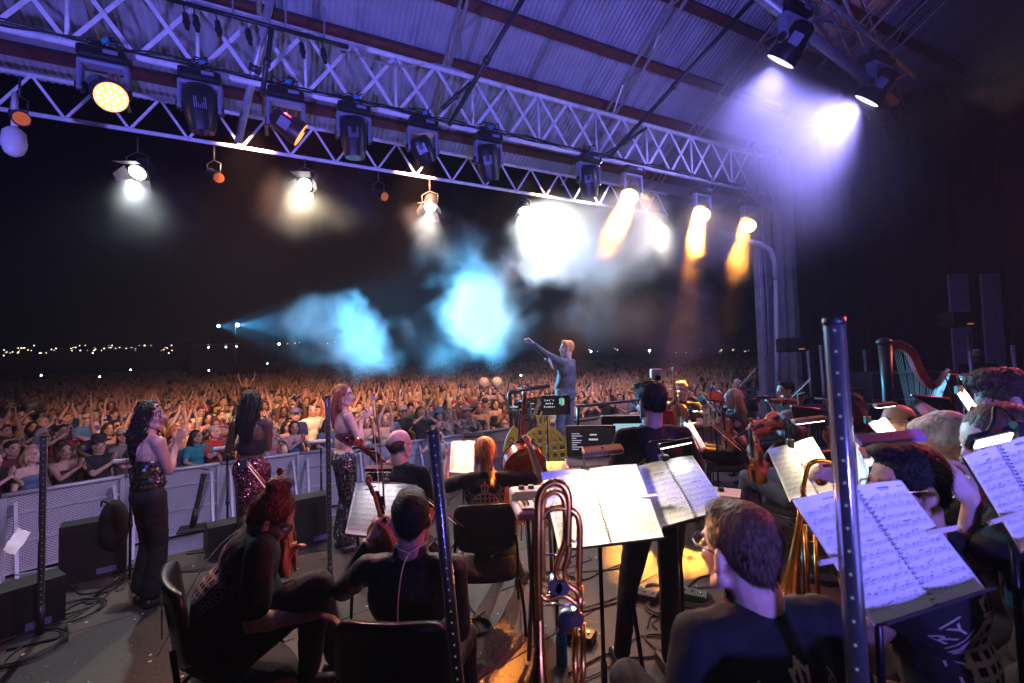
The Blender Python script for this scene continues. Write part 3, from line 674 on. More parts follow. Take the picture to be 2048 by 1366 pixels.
def human(label, pelvis, yaw, lean=0.0, side=0.0, head=None, look=None, tilt=0.0, arms=((None, None), (None, None)), legs=None, skin=None, top='tee', topmat=None, botmat=None,
          hair='short', hairmat_=None, hair_kw=None, female=False, fat=0.0, sc=1.0, vox=0.008, sleeve=0.55, shoes=True, beard=None, brow=(0.25, 0.18, 0.15), group=None, ground=0.0, world=True, neck_fwd=0.02,
          lower=True, hands=None, name='person', eyes=True, hn=7, cloth_vox=None, base=None, flare=False):
    skin = skin or m_skin; topmat = topmat or m_tee; botmat = botmat or m_trou; pelvis = V(pelvis)
    cv = cloth_vox or vox * 1.35
    T = thing(name, label, 'person', (pelvis.x, pelvis.y, ground) if base is None else base, 0, group)
    fw = V((math.sin(yaw), math.cos(yaw), 0)); rt = V((fw.y, -fw.x, 0))
    up = (V((0, 0, 1)) + fw * math.tan(math.radians(lean)) + rt * math.tan(math.radians(side))).normalized()
    tf = (fw - up * fw.dot(up)).normalized(); tr = tf.cross(up).normalized()
    TR = Matrix((tr, tf, up)).transposed()
    def t(x, y, z): return pelvis + (tr * x + tf * y + up * z) * sc
    sw = (0.157 if female else 0.188) + fat * .5; C7 = t(0, -.01, .50)
    sh = [t(-sw, -.005, .435), t(sw, -.005, .435)]; hp = [t(-.088, 0, -.02), t(.088, 0, -.02)]
    if head is None: head = C7 + (up * .138 + tf * neck_fwd) * sc
    head = V(head)
    lk = V(look) if look is not None else tf
    F = frame(head, lk, V((0, 0, 1)) + rt * math.tan(math.radians(tilt))); F = F @ Matrix.Diagonal((sc * 1.02, sc * 1.02, sc * 1.02, 1))
    # --- arms
    el = []; wr = []; ag = 1 + fat * 1.5
    for i, s_ in ((0, -1), (1, 1)):
        W, hint = arms[i]
        if W is None: W = sh[i] + (up * -.50 + tr * s_ * .06 + tf * .06) * sc
        if hint is None: hint = -tf * 1.0 + tr * s_ * .7 - up * .3
        e, w__ = ik(sh[i], W, .285 * sc, .255 * sc, hint); el.append(e); wr.append(w__)
    b = MB(); headprims(b, F, female, fat=fat * .15)
    nr = (.046 if female else .056) + fat * .1
    b.cap(F @ V((0, -.025, -.045)), C7 + tf * .012 * sc, nr * sc, nr * 1.12 * sc, 14)
    b.ell(t(0, 0, .34), ((sw - .03) * sc, .095 * sc, .15 * sc), TR); b.ell(t(0, 0, .16), ((.11 + fat) * sc, (.085 + fat) * sc, .16 * sc), TR); b.ell(t(0, 0, .0), ((.145 + fat) * sc, (.10 + fat) * sc, .12 * sc), TR)
    for i, s_ in ((0, -1), (1, 1)):
        b.cap(C7 - up * .05 * sc, sh[i], .038 * sc, .047 * sc, 12)
        b.cap(sh[i], el[i], .049 * ag * sc, .036 * ag * sc, 12); b.cap(sh[i].lerp(el[i], .45), sh[i].lerp(el[i], .6), .045 * ag * sc, .042 * ag * sc, 10)
        b.cap(el[i], wr[i], .036 * ag * sc, .0235 * ag * sc, 12); b.cap(el[i].lerp(wr[i], .2), el[i].lerp(wr[i], .35), .040 * ag * sc, .036 * ag * sc, 10)
        h_ = (hands or [None, None])[i] or {}
        d = V(h_.get('d', wr[i] - el[i])); nrm = V(h_.get('n', -tr * s_ + tf * .3)); hand(b, wr[i], d, nrm, s_ * (-1 if h_.get('flip') else 1), h_.get('curl', .35), sc * (.92 if female else 1), h_.get('point', False), h_.get('splay', .1), hn)
    # --- legs
    kn = []; an = []
    if legs is None: legs = [(t(-.10, 0, -.9), None), (t(.10, 0, -.9), None)]
    for i in (0, 1):
        A, hint = legs[i]; dl = (hp[i] - V(A)).length; ll = dl * .503 if dl > .66 * sc else .425 * sc; k, a = ik(hp[i], A, ll, ll, hint if hint is not None else tf + up * .1); kn.append(k); an.append(a)
        if lower: b.cap(hp[i], k, .07 * sc, .048 * sc, 10); b.cap(k, a, .045 * sc, .036 * sc, 10)
    tint = headtint(F, brow, beard)
    remesh(b, 'body', skin, vox, 3, T, tint=tint)
    if eyes:
        for s_ in (-1, 1):
            e = MB(); e.ell(F @ V((s_ * .031, .071, .008)), .0125 * sc, None, 12, 8); eo = e.build('eye', m_eye, T); e = MB(); e.ell(F @ V((s_ * .031, .0785, .008)), .0062 * sc, None, 8, 6); e.build('iris', m_iris, eo)
    # --- top
    o_ = .013
    c = MB()
    if top in ('tee', 'shirt', 'polo', 'hoodie'):
        c.ell(t(0, 0, .33), ((sw - .012 + o_) * sc, (.112 + o_) * sc, .155 * sc), TR, 18, 12); c.ell(t(0, .0, .15), ((.125 + fat + o_) * sc, (.105 + fat * 1.2 + o_) * sc, .19 * sc), TR, 18, 12); c.ell(t(0, 0, -.01), ((.152 + fat + o_) * sc, (.115 + fat + o_) * sc, .13 * sc), TR, 18, 12)
        if female: c.ell(t(0, .07, .30), (.11 * sc, .062 * sc, .06 * sc), TR, 14, 10)
        if fat > .02: c.ell(t(0, .02, .08), ((.13 + fat) * sc, (.12 + fat * 1.3) * sc, .15 * sc), TR, 16, 10)
        for i in (0, 1):
            c.cap(C7 - up * .045 * sc, sh[i], .054 * sc, .058 * sc, 12); se = el[i] if top == 'shirt' else sh[i].lerp(el[i], sleeve)
            c.cap(sh[i], se, .060 * ag * sc, (.060 if top != 'shirt' else .048) * ag * sc, 14)
            if top == 'shirt': c.cap(el[i], el[i].lerp(wr[i], .86), .048 * sc, .036 * sc, 12)
        c.ell(C7 + (up * -.012 + tf * .025) * sc, ((.072 if female else .082) * sc, .07 * sc, .03 * sc), TR, 14, 8)
        if top in ('shirt', 'polo'): c.cap(C7 + (tr * -.04 + up * .02) * sc, C7 + (tr * .04 + up * .02) * sc, .034 * sc, .034 * sc, 10); c.cap(C7 + (tf * .04 + up * .0) * sc, C7 + (up * .02) * sc, .05 * sc, .05 * sc, 10)
    elif top in ('tank', 'bandeau'):
        c.ell(t(0, 0, .30), ((sw - .026 + o_) * sc, (.10 + o_) * sc, .11 * sc), TR, 16, 10); c.ell(t(0, .0, .15), ((.11 + fat + o_) * sc, (.09 + fat + o_) * sc, .17 * sc), TR, 16, 10)
        if female: c.ell(t(0, .065, .30), (.11 * sc, .06 * sc, .06 * sc), TR, 14, 10)
    if len(c.v):
        def dsp(co): return np.array([.0045 * noise.noise(V(q_) * 13) + .004 * noise.noise(V((q_[0] * 30, q_[1] * 30, q_[2] * 9))) for q_ in co])
        topo = remesh(c, 'top' if top in ('tank', 'bandeau') else 'shirt', topmat, cv, 3, T, disp=dsp)
    else: topo = None
    if lower:
        c = MB(); c.ell(t(0, -.01, -.03), ((.158 + fat) * sc, (.118 + fat) * sc, .11 * sc), TR, 16, 10)
        for i in (0, 1):
            c.cap(hp[i], kn[i], (.092 + fat * .6) * sc, (.066 + fat * .3) * sc, 14)
            if flare: c.cap(kn[i], an[i] + V((0, 0, .06)), .064 * sc, .085 * sc, 14)
            else: c.cap(kn[i], an[i].lerp(kn[i], .06), (.063 + fat * .2) * sc, .050 * sc, 14)
        def dsp2(co): return np.array([.004 * noise.noise(V((q_[0] * 16, q_[1] * 16, q_[2] * 24))) for q_ in co])
        remesh(c, 'trousers', botmat, cv, 3, T, disp=dsp2)
        if shoes:
            for i in (0, 1):
                c = MB(); a = an[i]; fd = (kn[i] - hp[i]); fd = V((fd.x, fd.y, 0)); fd = fd.normalized() if fd.length > .12 else fw
                z0 = a.z - .045 * sc
                c.cap(V((a.x, a.y, z0)) - fd * .03, V((a.x, a.y, z0 - .015)) + fd * .15 * sc, .042 * sc, .036 * sc, 12); c.box((V((a.x, a.y, z0 - .032)) + fd * .06).to_tuple(), (.075, .07, .02)); so = remesh(c, 'shoe', m_shoe, .010, 2, T)
    if hair: make_hair(hair, F, hairmat_ or h_brown, T, max(vox, .008), **(hair_kw or {}))
    T_info[T.name] = dict(F=F, C7=C7, sh=sh, el=el, wr=wr, t=t, TR=TR, tf=tf, tr=tr, up=up, kn=kn, an=an, top=topo)
    return T
T_info = {}
def I(T): return T_info[T.name]
# ---------------------------------------------------------------- prints laid on cloth
from mathutils.bvhtree import BVHTree
m_print = M('pale_print', (0.42, 0.30, 0.26), 0.8)
def arc(cx, cy_, r0, r1, a0, a1, n=24):
    out = []
    for k in range(n):
        t0 = a0 + (a1 - a0) * k / n; t1 = a0 + (a1 - a0) * (k + 1) / n
        out.append([(cx + r * math.cos(t), cy_ + r * math.sin(t)) for r, t in ((r0, t0), (r1, t0), (r1, t1), (r0, t1))])
    return out
def bar2(x0, y0_, x1, y1, w_, n=6):
    d = V((x1 - x0, y1 - y0_)); L = d.length; d /= L; nn = V((-d.y, d.x)) * w_ / 2; out = []
    for k in range(n):
        a = V((x0, y0_)) + d * L * k / n; b_ = V((x0, y0_)) + d * L * (k + 1) / n; out.append([tuple(a - nn), tuple(b_ - nn), tuple(b_ + nn), tuple(a + nn)])
    return out
def emblem():
    """crowned portcullis dome inside a lettered band"""
    q = arc(0, 0, .86, 1.0, 0, 2 * math.pi, 40)
    for x in (-.62, -.31, 0, .31, .62):
        h = math.sqrt(.86 ** 2 - x * x); q += bar2(x, -h, x * .9, h, .12, 8)
    for y in (-.6, -.3, 0, .3, .6):
        h = math.sqrt(.88 ** 2 - y * y); q += bar2(-h, y, h, y, .12, 8)
    q += bar2(-.25, 1.06, .25, 1.06, .1, 2) + bar2(-.18, 1.14, -.24, 1.42, .09, 2) + bar2(.18, 1.14, .24, 1.42, .09, 2) + bar2(0, 1.12, 0, 1.6, .09, 2) + bar2(-.09, 1.5, .09, 1.5, .07, 1) + arc(0, 1.3, .12, .2, 0, math.pi, 6)
    return q
def text2(s, size, cx, cy_, radius=None, a_mid=0, inward=False):
    """flat letters as 2D polygons; on an arc when radius is given"""
    polys = []; step = size * 0.78; n = len(s)
    for k, ch in enumerate(s):
        if ch == ' ': continue
        cu = bpy.data.curves.new('t', 'FONT'); cu.body = ch; cu.size = size; cu.align_x = 'CENTER'; cu.align_y = 'CENTER'; cu.resolution_u = 2; cu.offset = size * 0.012
        o = bpy.data.objects.new('t', cu); COL.objects.link(o); dg = bpy.context.evaluated_depsgraph_get(); dg.update(); me = bpy.data.meshes.new_from_object(o.evaluated_get(dg))
        for p_ in me.polygons:
            pts = [me.vertices[i].co for i in p_.vertices]
            if radius is None: polys.append([(cx + (k - (n - 1) / 2) * step + c.x, cy_ + c.y) for c in pts])
            else:
                th = a_mid - (k - (n - 1) / 2) * step / radius * (-1 if inward else 1); rr = radius; ca, sa = math.cos(th), math.sin(th)
                ux = V((sa, -ca)) * (-1 if inward else 1); uy = V((ca, sa)) * (-1 if inward else 1)
                polys.append([tuple(V((cx, cy_)) + V((ca, sa)) * rr + ux * c.x + uy * c.y) for c in pts])
        bpy.data.objects.remove(o); bpy.data.curves.remove(cu); bpy.data.meshes.remove(me)
    return polys
def print_on(target, origin, xdir, ydir, size, polys, mat=m_print, name='back_print', off=0.0025, parent=None):
    """project 2D polygons along the cloth's inward normal"""
    parent = parent or target; W = WM(target); me = target.data
    bv = BVHTree.FromPolygons([W @ v.co for v in me.vertices], [tuple(p_.vertices) for p_ in me.polygons])
    x = V(xdir).normalized(); y = V(ydir); y = (y - x * y.dot(x)).normalized(); z = x.cross(y); o = V(origin); vs = []; fs = []
    for pl in polys:
        b = []; ok = True
        for u, v_ in pl:
            s_ = o + x * u * size + y * v_ * size + z * .35; h = bv.ray_cast(s_, -z, .8)
            if h[0] is None: ok = False; break
            b.append(h[0] + z * off)
        if ok and len(b) > 2 and max((q1 - q2).length for q1 in b for q2 in b) < size * .9: k = len(vs); vs += b; fs.append(list(range(k, k + len(b))))
    if not fs: return None
    m_ = MB(); m_.add(vs, fs, True); return m_.build(name, mat, parent)
def tee_logo(T, size=.105, zc=.27, xo=0.0, words=('OF SOUND', 'MINISTRY')):
    i = I(T); o = i['t'](xo, -.2, zc)
    q = emblem() + arc(0, 0, 1.1, 1.13, -.9, .9, 14) + arc(0, 0, 1.52, 1.55, -.9, .9, 14) + arc(0, 0, 1.1, 1.13, math.pi - .9, math.pi + .9, 14) + arc(0, 0, 1.52, 1.55, math.pi - .9, math.pi + .9, 14)
    q += text2(words[0], .36, 0, 0, 1.32, 0.0) + text2(words[1], .36, 0, 0, 1.32, math.pi)
    return print_on(i['top'], o, i['tr'], i['up'], size, q, parent=T)
def sleeve_logo(T, side):
    i = I(T); s_ = -1 if side == 0 else 1; a = i['sh'][side].lerp(i['el'][side], .3); ax = (i['sh'][side] - i['el'][side]).normalized(); z = i['tr'] * s_
    z = (z - ax * z.dot(ax)).normalized(); x = ax.cross(z)
    return print_on(i['top'], a + z * .05, x, ax, .034, emblem(), name='sleeve_print', parent=T)
# ================================================================ the performers
D2 = math.radians
def look(yaw, pitch=0): y, p_ = D2(yaw), D2(pitch); return V((math.sin(y) * math.cos(p_), math.cos(y) * math.cos(p_), math.sin(p_)))
def pel(head, yaw, lean=0, side=0, sc=1.0):
    fw = V((math.sin(yaw), math.cos(yaw), 0)); rt_ = V((fw.y, -fw.x, 0)); up = (V((0, 0, 1)) + fw * math.tan(D2(lean)) + rt_ * math.tan(D2(side))).normalized(); tf = (fw - up * fw.dot(up)).normalized()
    return V(head) - (up * .636 + tf * .012) * sc
def fl(px, py, z=0.085): return G(px, py, z)
def sitlegs(p_, yaw, z=0.0, spread=.16, fwd=.44, back=0.0, sc=1.0):
    fw = V((math.sin(yaw), math.cos(yaw), 0)); rt_ = V((fw.y, -fw.x, 0)); out = []
    for s_ in (-1, 1): a = V((p_.x, p_.y, 0)) + fw * (fwd - back) * sc + rt_ * spread * s_; out.append((V((a.x, a.y, z + .085)), fw + V((0, 0, 1.2)) + rt_ * s_ * .15))
    return out
def stand(p_, yaw, z=0.0, spread=.12, stag=0.05):
    fw = V((math.sin(yaw), math.cos(yaw), 0)); rt_ = V((fw.y, -fw.x, 0)); return [(V((p_.x, p_.y, z + .085)) + rt_ * s_ * spread + fw * s_ * stag, fw) for s_ in (-1, 1)]
def sequins(name, base, spark):
    m = M(name, base, .25, metal=.8); nt = m.node_tree; N = nt.nodes; L = nt.links; b = N['Principled BSDF']
    tc = N.new('ShaderNodeTexCoord'); vo = N.new('ShaderNodeTexVoronoi'); vo.inputs['Scale'].default_value = 120; L.new(tc.outputs['Object'], vo.inputs['Vector'])
    sx = N.new('ShaderNodeSeparateColor'); L.new(vo.outputs['Color'], sx.inputs[0]); cr = N.new('ShaderNodeMapRange'); cr.inputs[1].default_value = .72; cr.inputs[2].default_value = .98; L.new(sx.outputs[0], cr.inputs[0])
    mx = N.new('ShaderNodeMix'); mx.data_type = 'RGBA'; mx.inputs[6].default_value = (*base, 1); mx.inputs[7].default_value = (*spark, 1); L.new(cr.outputs[0], mx.inputs[0]); L.new(mx.outputs[2], b.inputs['Base Color'])
    nm = N.new('ShaderNodeVectorMath'); nm.operation = 'MULTIPLY_ADD'; nm.inputs[1].default_value = (1, 1, 1); nm.inputs[2].default_value = (-.5, -.5, -.5); L.new(vo.outputs['Color'], nm.inputs[0])
    ge = N.new('ShaderNodeNewGeometry'); ad = N.new('ShaderNodeVectorMath'); ad.operation = 'ADD'; L.new(nm.outputs[0], ad.inputs[0]); L.new(ge.outputs['Normal'], ad.inputs[1]); no = N.new('ShaderNodeVectorMath'); no.operation = 'NORMALIZE'; L.new(ad.outputs[0], no.inputs[0]); L.new(no.outputs[0], b.inputs['Normal'])
    return m
# singers ---------------------------------------------------------
m_disc = M('mirror_disc', (0.8, 0.8, 0.85), 0.12, metal=1.0); m_seq_r = sequins('wine_sequins', (0.10, 0.014, 0.03), (.9, .45, .55))
m_seq_k = sequins('black_sequins', (0.012, 0.012, 0.016), (.7, .7, .8)); m_sheer = M('black_sheer', (0.008, 0.008, 0.010), 0.7, bump=0.5, bscale=12)
H = P(303, 832, 3.8); y_ = D2(28); p_ = pel(H, y_, 0, 1, .98)
sA = human('singer with long dark curls in backless silver disc top and flared black trousers', p_, y_, 0, 1, H, look(82, 3), arms=((P(352, 885, 4.02), V((-.6, .2, -1))), (P(352, 892, 3.98), V((.3, -.6, -1)))), legs=stand(p_, y_, 0, .08, 0),
           top='none', botmat=m_sheer, hair='curlylong', hairmat_=h_black, hair_kw=dict(locks=900, seed=3), female=True, sc=.98, vox=.009, flare=True, fat=0.0, hands=[{'curl': .2, 'n': V((0, -1, -.2)), 'd': V((.5, 0, .8))}, {'curl': .2, 'n': V((0, 1, -.2)), 'd': V((.4, 0, .9)), 'flip': 0}])
i = I(sA); c = MB(); tt = i['t']; c.ell(tt(0, 0, .19), (.128, .108, .13), i['TR'], 18, 12); c.ell(tt(0, 0, .08), (.140, .115, .10), i['TR'], 18, 12); c.ell(tt(0, .06, .27), (.12, .075, .08), i['TR'], 16, 10)
topA = remesh(c, 'top', M('dark_mesh', (0.02, 0.018, 0.02), 0.6), .01, 3, sA); i['top'] = topA
W = WM(topA); bv = BVHTree.FromPolygons([W @ v.co for v in topA.data.vertices], [tuple(q.vertices) for q in topA.data.polygons])
dm = MB(); dm.lathe([(0.0125, 0), (0.0125, .0012)], n=12); dm = dm.mesh('silver_disc'); dm.materials.append(m_disc)
for r in range(9):
    for k in range(15):
        a = D2(-150 + k * 13 + (r % 2) * 6); dr = (i['tr'] * math.sin(a) * -1 + i['tf'] * -math.cos(a)); o = tt(0, 0, .29 - r * .027) + dr * .4; h = bv.ray_cast(o, -dr, .5)
        if h[0] is None: continue
        ob = bpy.data.objects.new('silver_disc', dm); COL.objects.link(ob); ob.parent = sA; n_ = (h[1] + V((random.uniform(-.12, .12), random.uniform(-.12, .12), random.uniform(-.2, .1)))).normalized()
        ob.matrix_basis = WM(sA).inverted() @ Matrix.Translation(h[0] + h[1] * .004) @ n_.to_track_quat('Z', 'Y').to_matrix().to_4x4()
c = MB()
for s_ in (-1, 1): c.path([tt(s_ * .07, -.125, .24), tt(s_ * .085, -.125, .36), tt(s_ * .10, -.07, .47), tt(s_ * .10, .03, .46)], .003, 6)
c.build('strap', M('gold_chain', (0.8, 0.6, 0.4), 0.25, metal=1), sA)
c = MB(); q = i['F'] @ V((.083, 0, -.045)); c.path([q, q + V((0, 0, -.02))], .002, 6); c.path([q + V((.012 * math.cos(t), 0, -.04 + .02 * math.sin(t))) for t in [k * .785 for k in range(8)]], .003, 6, closed=True); c.build('earring', MATS['gold_chain'], sA)
H = P(505, 806, 4.6); y_ = D2(-3); p_ = pel(H, y_)
sB = human('singer with long black braids, strappy black top and wine red sequin skirt', p_, y_, 0, 0, H, look(12, 0), arms=((P(492, 868, 4.82), V((-.35, -.2, -1))), (P(520, 870, 4.84), V((.35, -.2, -1)))), legs=stand(p_, y_, 0, .06), skin=m_skin_dark, top='none', botmat=m_seq_r,
           hair='braids', hairmat_=h_black, hair_kw=dict(locks=420, seed=4), female=True, vox=.010, fat=.005)
i = I(sB); tt = i['t']; c = MB(); c.ell(tt(0, 0, .20), (.135, .108, .12), i['TR'], 18, 12); c.ell(tt(0, .05, .28), (.125, .08, .08), i['TR'], 16, 10); remesh(c, 'top', m_tee, .011, 3, sB)
c = MB()
for s_ in (-1, 1): c.path([tt(s_ * .09, -.10, .28), tt(s_ * .02, -.118, .36), tt(s_ * -.07, -.08, .47), tt(s_ * -.08, .03, .46)], .0035, 6)
c.build('strap', m_tee, sB)
c = MB(); c.ell(tt(0, -.02, -.02), (.175, .135, .15), i['TR'], 20, 12); c.cap(tt(0, 0, -.05), tt(0, 0, -.80), .155, .12, 18); c.cap(tt(0, 0, -.75), V((p_.x, p_.y, .10)), .12, .15, 18); remesh(c, 'skirt', m_seq_r, .012, 4, sB)
c = MB(); c.box(tt(.0, -.15, .07), (.07, .03, .09), i['TR'], .006); c.build('radio_pack', m_dark, sB)
H = P(688, 792, 4.8); y_ = D2(48); p_ = pel(H, y_, 0, 0, .99)
sC = human('auburn haired singer clapping in a backless top and black sequin trousers', p_, y_, 0, 0, H, look(88, 2), arms=((P(722, 838, 4.95), V((-.4, .6, -1))), (P(722, 842, 4.85), V((.3, -.6, -1)))), legs=stand(p_, y_, 0, .08, 0), top='none', botmat=m_seq_k,
           hair='long', hairmat_=h_red, hair_kw=dict(locks=700, seed=5), female=True, sc=.99, vox=.010, flare=True, hands=[{'curl': .1, 'n': V((0, -1, 0)), 'd': V((.6, 0, .8))}, {'curl': .1, 'n': V((0, 1, 0)), 'd': V((.7, 0, .7))}])
i = I(sC); tt = i['t']; c = MB(); c.ell(tt(0, .02, .20), (.128, .10, .13), i['TR'], 18, 12); c.ell(tt(0, .06, .29), (.12, .075, .09), i['TR'], 16, 10); remesh(c, 'top', m_seq_r, .011, 3, sC)
# the man on the podium ---------------------------------------------
m_jean = M('blue_jeans', (0.10, 0.14, 0.21), 0.8, var=0.2, bump=0.6, bscale=14); m_navy = M('navy_sweater', (0.05, 0.07, 0.10), 0.8, var=0.1, bump=0.5, bscale=12)
H = P(1133, 698, 7.1); y_ = D2(-62); p_ = pel(H, y_, -4, 0, 1.06); PODZ = p_.z - .97
cond = human('man in navy sweater and jeans on the podium pointing over the crowd', p_, y_, -4, 0, H, look(-86, 4), arms=((P(1062, 684, 6.75), V((0, 0, -1))), (P(1103, 727, 6.9), V((.3, -.2, -1)))),
             legs=[(P(1122, 898, 6.9), None), (P(1152, 900, 7.15), None)], top='shirt', topmat=m_navy, botmat=m_jean, hair='short', hairmat_=h_ginger, female=False, vox=.010, ground=PODZ, sc=1.06, fat=.022, hands=[{'point': True, 'n': V((0, -.3, -1))}, {'curl': .8, 'd': V((-.5, -.2, .8))}], hair_kw=dict(locks=260))
t_ = thing('microphone', 'white banded handheld microphone in the fist of the man on the podium', 'microphone', P(1100, 722, 6.85)); c = MB(); a, b = P(1106, 738, 6.83), P(1095, 712, 6.82); c.tube(a, b, .014, .018, 12); c.build('handle', M('white_tape', (0.7, 0.7, 0.7), 0.5), t_); c = MB(); c.ell(b, .028, None, 14, 10); c.build('grille', m_dark, t_)
# seated players, left ------------------------------------------------
H = P(540, 1042, 2.16); y_ = D2(55); p_ = P(452, 1272, 2.12)
vb = human('seated violist with a messy auburn bun bowing her head, arm resting on her knee', p_, y_, 17, 0, H, look(68, -38), arms=((P(572, 1130, 2.42), V((-.2, .3, -1))), (P(632, 1228, 2.1), V((-.3, -.6, -1)))), legs=[(P(672, 1318, 2.45), V((1, .3, 1))), (P(618, 1345, 2.2), V((1, .1, 1.4)))],
           hair='bun', hairmat_=h_red, hair_kw=dict(locks=3000, seed=6), female=True, fat=.055, vox=.0075, sleeve=.78, hands=[{'curl': .5, 'd': V((.3, .2, .7)), 'n': V((1, 0, 0))}, {'curl': .25, 'n': V((.3, -.2, -1)), 'd': V((.9, .1, -.35))}])
tee_logo(vb, .10, .24); glasses(I(vb)['F'], vb, m_dark)
H = P(822, 1038, 2.02); y_ = D2(4); p_ = pel(H, y_, 2)
ms = human('seated violinist in a black shirt with a white ear cable down his back', p_, y_, 2, 0, H, look(-8, 2), arms=((P(742, 1078, 2.2), V((-.55, -.2, -1))), (P(890, 1240, 2.25), V((.4, -.5, -1)))), legs=sitlegs(p_, y_, 0), top='shirt', topmat=m_shirt,
           hair='short', hairmat_=h_black, hair_kw=dict(locks=4000, seed=8), vox=.0072, hands=[{'curl': .75, 'd': V((.25, .2, 1)), 'n': V((.8, .5, 0))}, None], ground=0)
i = I(ms); F = i['F']; c = MB(); c.path(catmull([F @ V((.084, -.01, -.02)), F @ V((.06, -.075, -.075)), F @ V((.0, -.105, -.10)), i['t'](0.0, -.125, .46), i['t'](-.006, -.155, .33), i['t'](.003, -.165, .2), i['t'](0, -.16, .05)], 8), .0026, 6)
c.path(catmull([F @ V((-.084, -.01, -.02)), F @ V((-.06, -.075, -.075)), F @ V((.0, -.105, -.10))], 6), .0022, 6); c.build('ear_cable', M('white_cable', (0.75, 0.73, 0.7), 0.5), ms)
c = MB(); d_ = (i['wr'][0] - i['el'][0]).normalized(); c.tube(i['wr'][0] - d_ * .035, i['wr'][0] - d_ * .012, .031, n=16); c.build('wristband', M('white_band', (0.7, 0.7, 0.7), 0.6), ms)
H = P(800, 890, 3.6); y_ = D2(15); p_ = pel(H, y_, 4)
c6 = human('balding cellist in black seen from behind between the singers and the woman with ginger hair', p_, y_, 4, 0, H, look(38, 0), arms=((P(765, 945, 3.85), V((-.5, -.2, -1))), (P(860, 990, 3.85), V((.5, -.2, -1)))), legs=sitlegs(p_, y_, 0, .26), top='tee', hair='balding', hairmat_=h_brown, hair_kw=dict(locks=260), vox=.009, sleeve=.9)
glasses(I(c6)['F'], c6, m_dark); tee_logo(c6, .095, .22)
H = P(968, 906, 3.5); y_ = D2(-4); p_ = pel(H, y_, 1, 0, .97)
c7 = human('cellist with bright ginger ponytail in a black printed T-shirt holding the cello neck up', p_, y_, 1, 0, H, look(-18, 0), arms=((P(896, 915, 3.8), V((-.3, -.4, -1))), (P(1061, 897, 3.5), V((.5, -.2, -1)))), legs=[(fl(1000, 1135), V((-.1, 1, 1))), (fl(1040, 1150), V((.1, 1, 1)))],
           hair='pony', hairmat_=h_ginger, hair_kw=dict(locks=700, seed=9), female=True, sc=.97, vox=.0085, sleeve=.75, hands=[{'curl': .3, 'd': V((-.5, .5, .7))}, {'curl': .8, 'd': V((-.1, .2, 1)), 'n': V((-1, .2, 0))}])
tee_logo(c7, .115, .25)
H = P(1300, 806, 2.85); y_ = D2(-6); p_ = pel(H, y_, 3)
kb = human('standing bearded keyboard player in a black T-shirt and trousers seen from behind', p_, y_, 3, 0, H, look(-22, -8), arms=((P(1245, 935, 3.15), V((-.5, -.5, -1))), (P(1350, 945, 3.1), V((.5, -.5, -1)))), legs=[(fl(1243, 1312, .09), V((-.2, 1, 0))), (fl(1340, 1322, .09), V((.2, 1, 0)))],
           hair='curly', hairmat_=h_black, hair_kw=dict(locks=3500, seed=10), vox=.0085, sleeve=.8, beard=(0.12, 0.08, 0.07), skin=m_skin_tan)
tee_logo(kb, .10, .20); sleeve_logo(kb, 0)
# foreground brass -----------------------------------------------------
H = P(1476, 1103, 1.2); y_ = D2(-14); p_ = pel(H, y_, 2) + V((.02, 0, .02))
f1 = human('man in glasses and black T-shirt, his back filling the lower right foreground', p_, y_, 2, 2, H, look(-22, -3), arms=((None, None), (None, None)), legs=sitlegs(p_, y_, .34), hair='short', hairmat_=h_brown, hair_kw=dict(locks=6000, seed=11), vox=.0065, ground=.34, hn=6, lower=True)
tee_logo(f1, .10, .26); glasses(I(f1)['F'], f1, m_dark, r=.0022)
H = P(1812, 975, 1.42); y_ = D2(-38); p_ = pel(H, y_, 6)
f2 = human('brass player with black quiff and round glasses behind the large score at the right', p_, y_, 6, 0, H, look(-84, -6), arms=((P(1690, 1268, 1.3), V((-.5, .4, -1))), (P(1700, 965, 1.55), V((-.2, .3, -1)))), legs=sitlegs(p_, y_, .34), hair='quiff', hairmat_=h_black, hair_kw=dict(locks=5000, seed=12), vox=.007, ground=.34, hands=[{'curl': .5}, {'curl': .6, 'd': V((-.8, .2, .4))}], skin=m_skin_tan)
tee_logo(f2, .115, .20, -.03); glasses(I(f2)['F'], f2, M('gold_wire', (0.7, 0.45, 0.2), 0.25, metal=1), r=.0018)
H = P(1893, 893, 1.78); y_ = D2(-40); p_ = pel(H, y_, 14)
f3 = human('grey haired trumpeter in wire glasses looking down at the far right', p_, y_, 14, 0, H, look(-68, -26), arms=((P(1880, 975, 1.68), V((-.1, .3, -1))), (P(1925, 985, 1.7), V((.2, 0, -1)))), legs=sitlegs(p_, y_, .34), hair='short', hairmat_=h_grey, hair_kw=dict(locks=4000, seed=13), vox=.0075, ground=.34, hands=[{'curl': .6, 'd': V((.6, .2, .6))}, {'curl': .6, 'd': V((-.5, .3, .6))}])
glasses(I(f3)['F'], f3, MATS['gold_wire'])
H = P(1998, 888, 1.5); y_ = D2(-45); p_ = pel(H, y_, 10)
f4 = human('player with a faded buzz cut at the right edge bent over the score', p_, y_, 10, 0, H, look(-70, -18), arms=((P(1945, 1000, 1.45), V((.2, .1, -1))), (None, None)), legs=sitlegs(p_, y_, .34), hair='fade', hairmat_=h_brown, hair_kw=dict(locks=4000, seed=14), vox=.0075, ground=.34, hands=[{'curl': .7, 'd': V((-.5, .2, .7))}, {'curl': .6}])
H = P(2008, 800, 2.05); y_ = D2(-40); p_ = pel(H, y_, 10)
f5 = human('curly brown haired player behind the others in the upper right of the brass row', p_, y_, 10, 0, H, look(-62, -22), legs=sitlegs(p_, y_, .34), hair='curly', hairmat_=h_brown, hair_kw=dict(locks=3000, seed=15), vox=.0085, ground=.34)
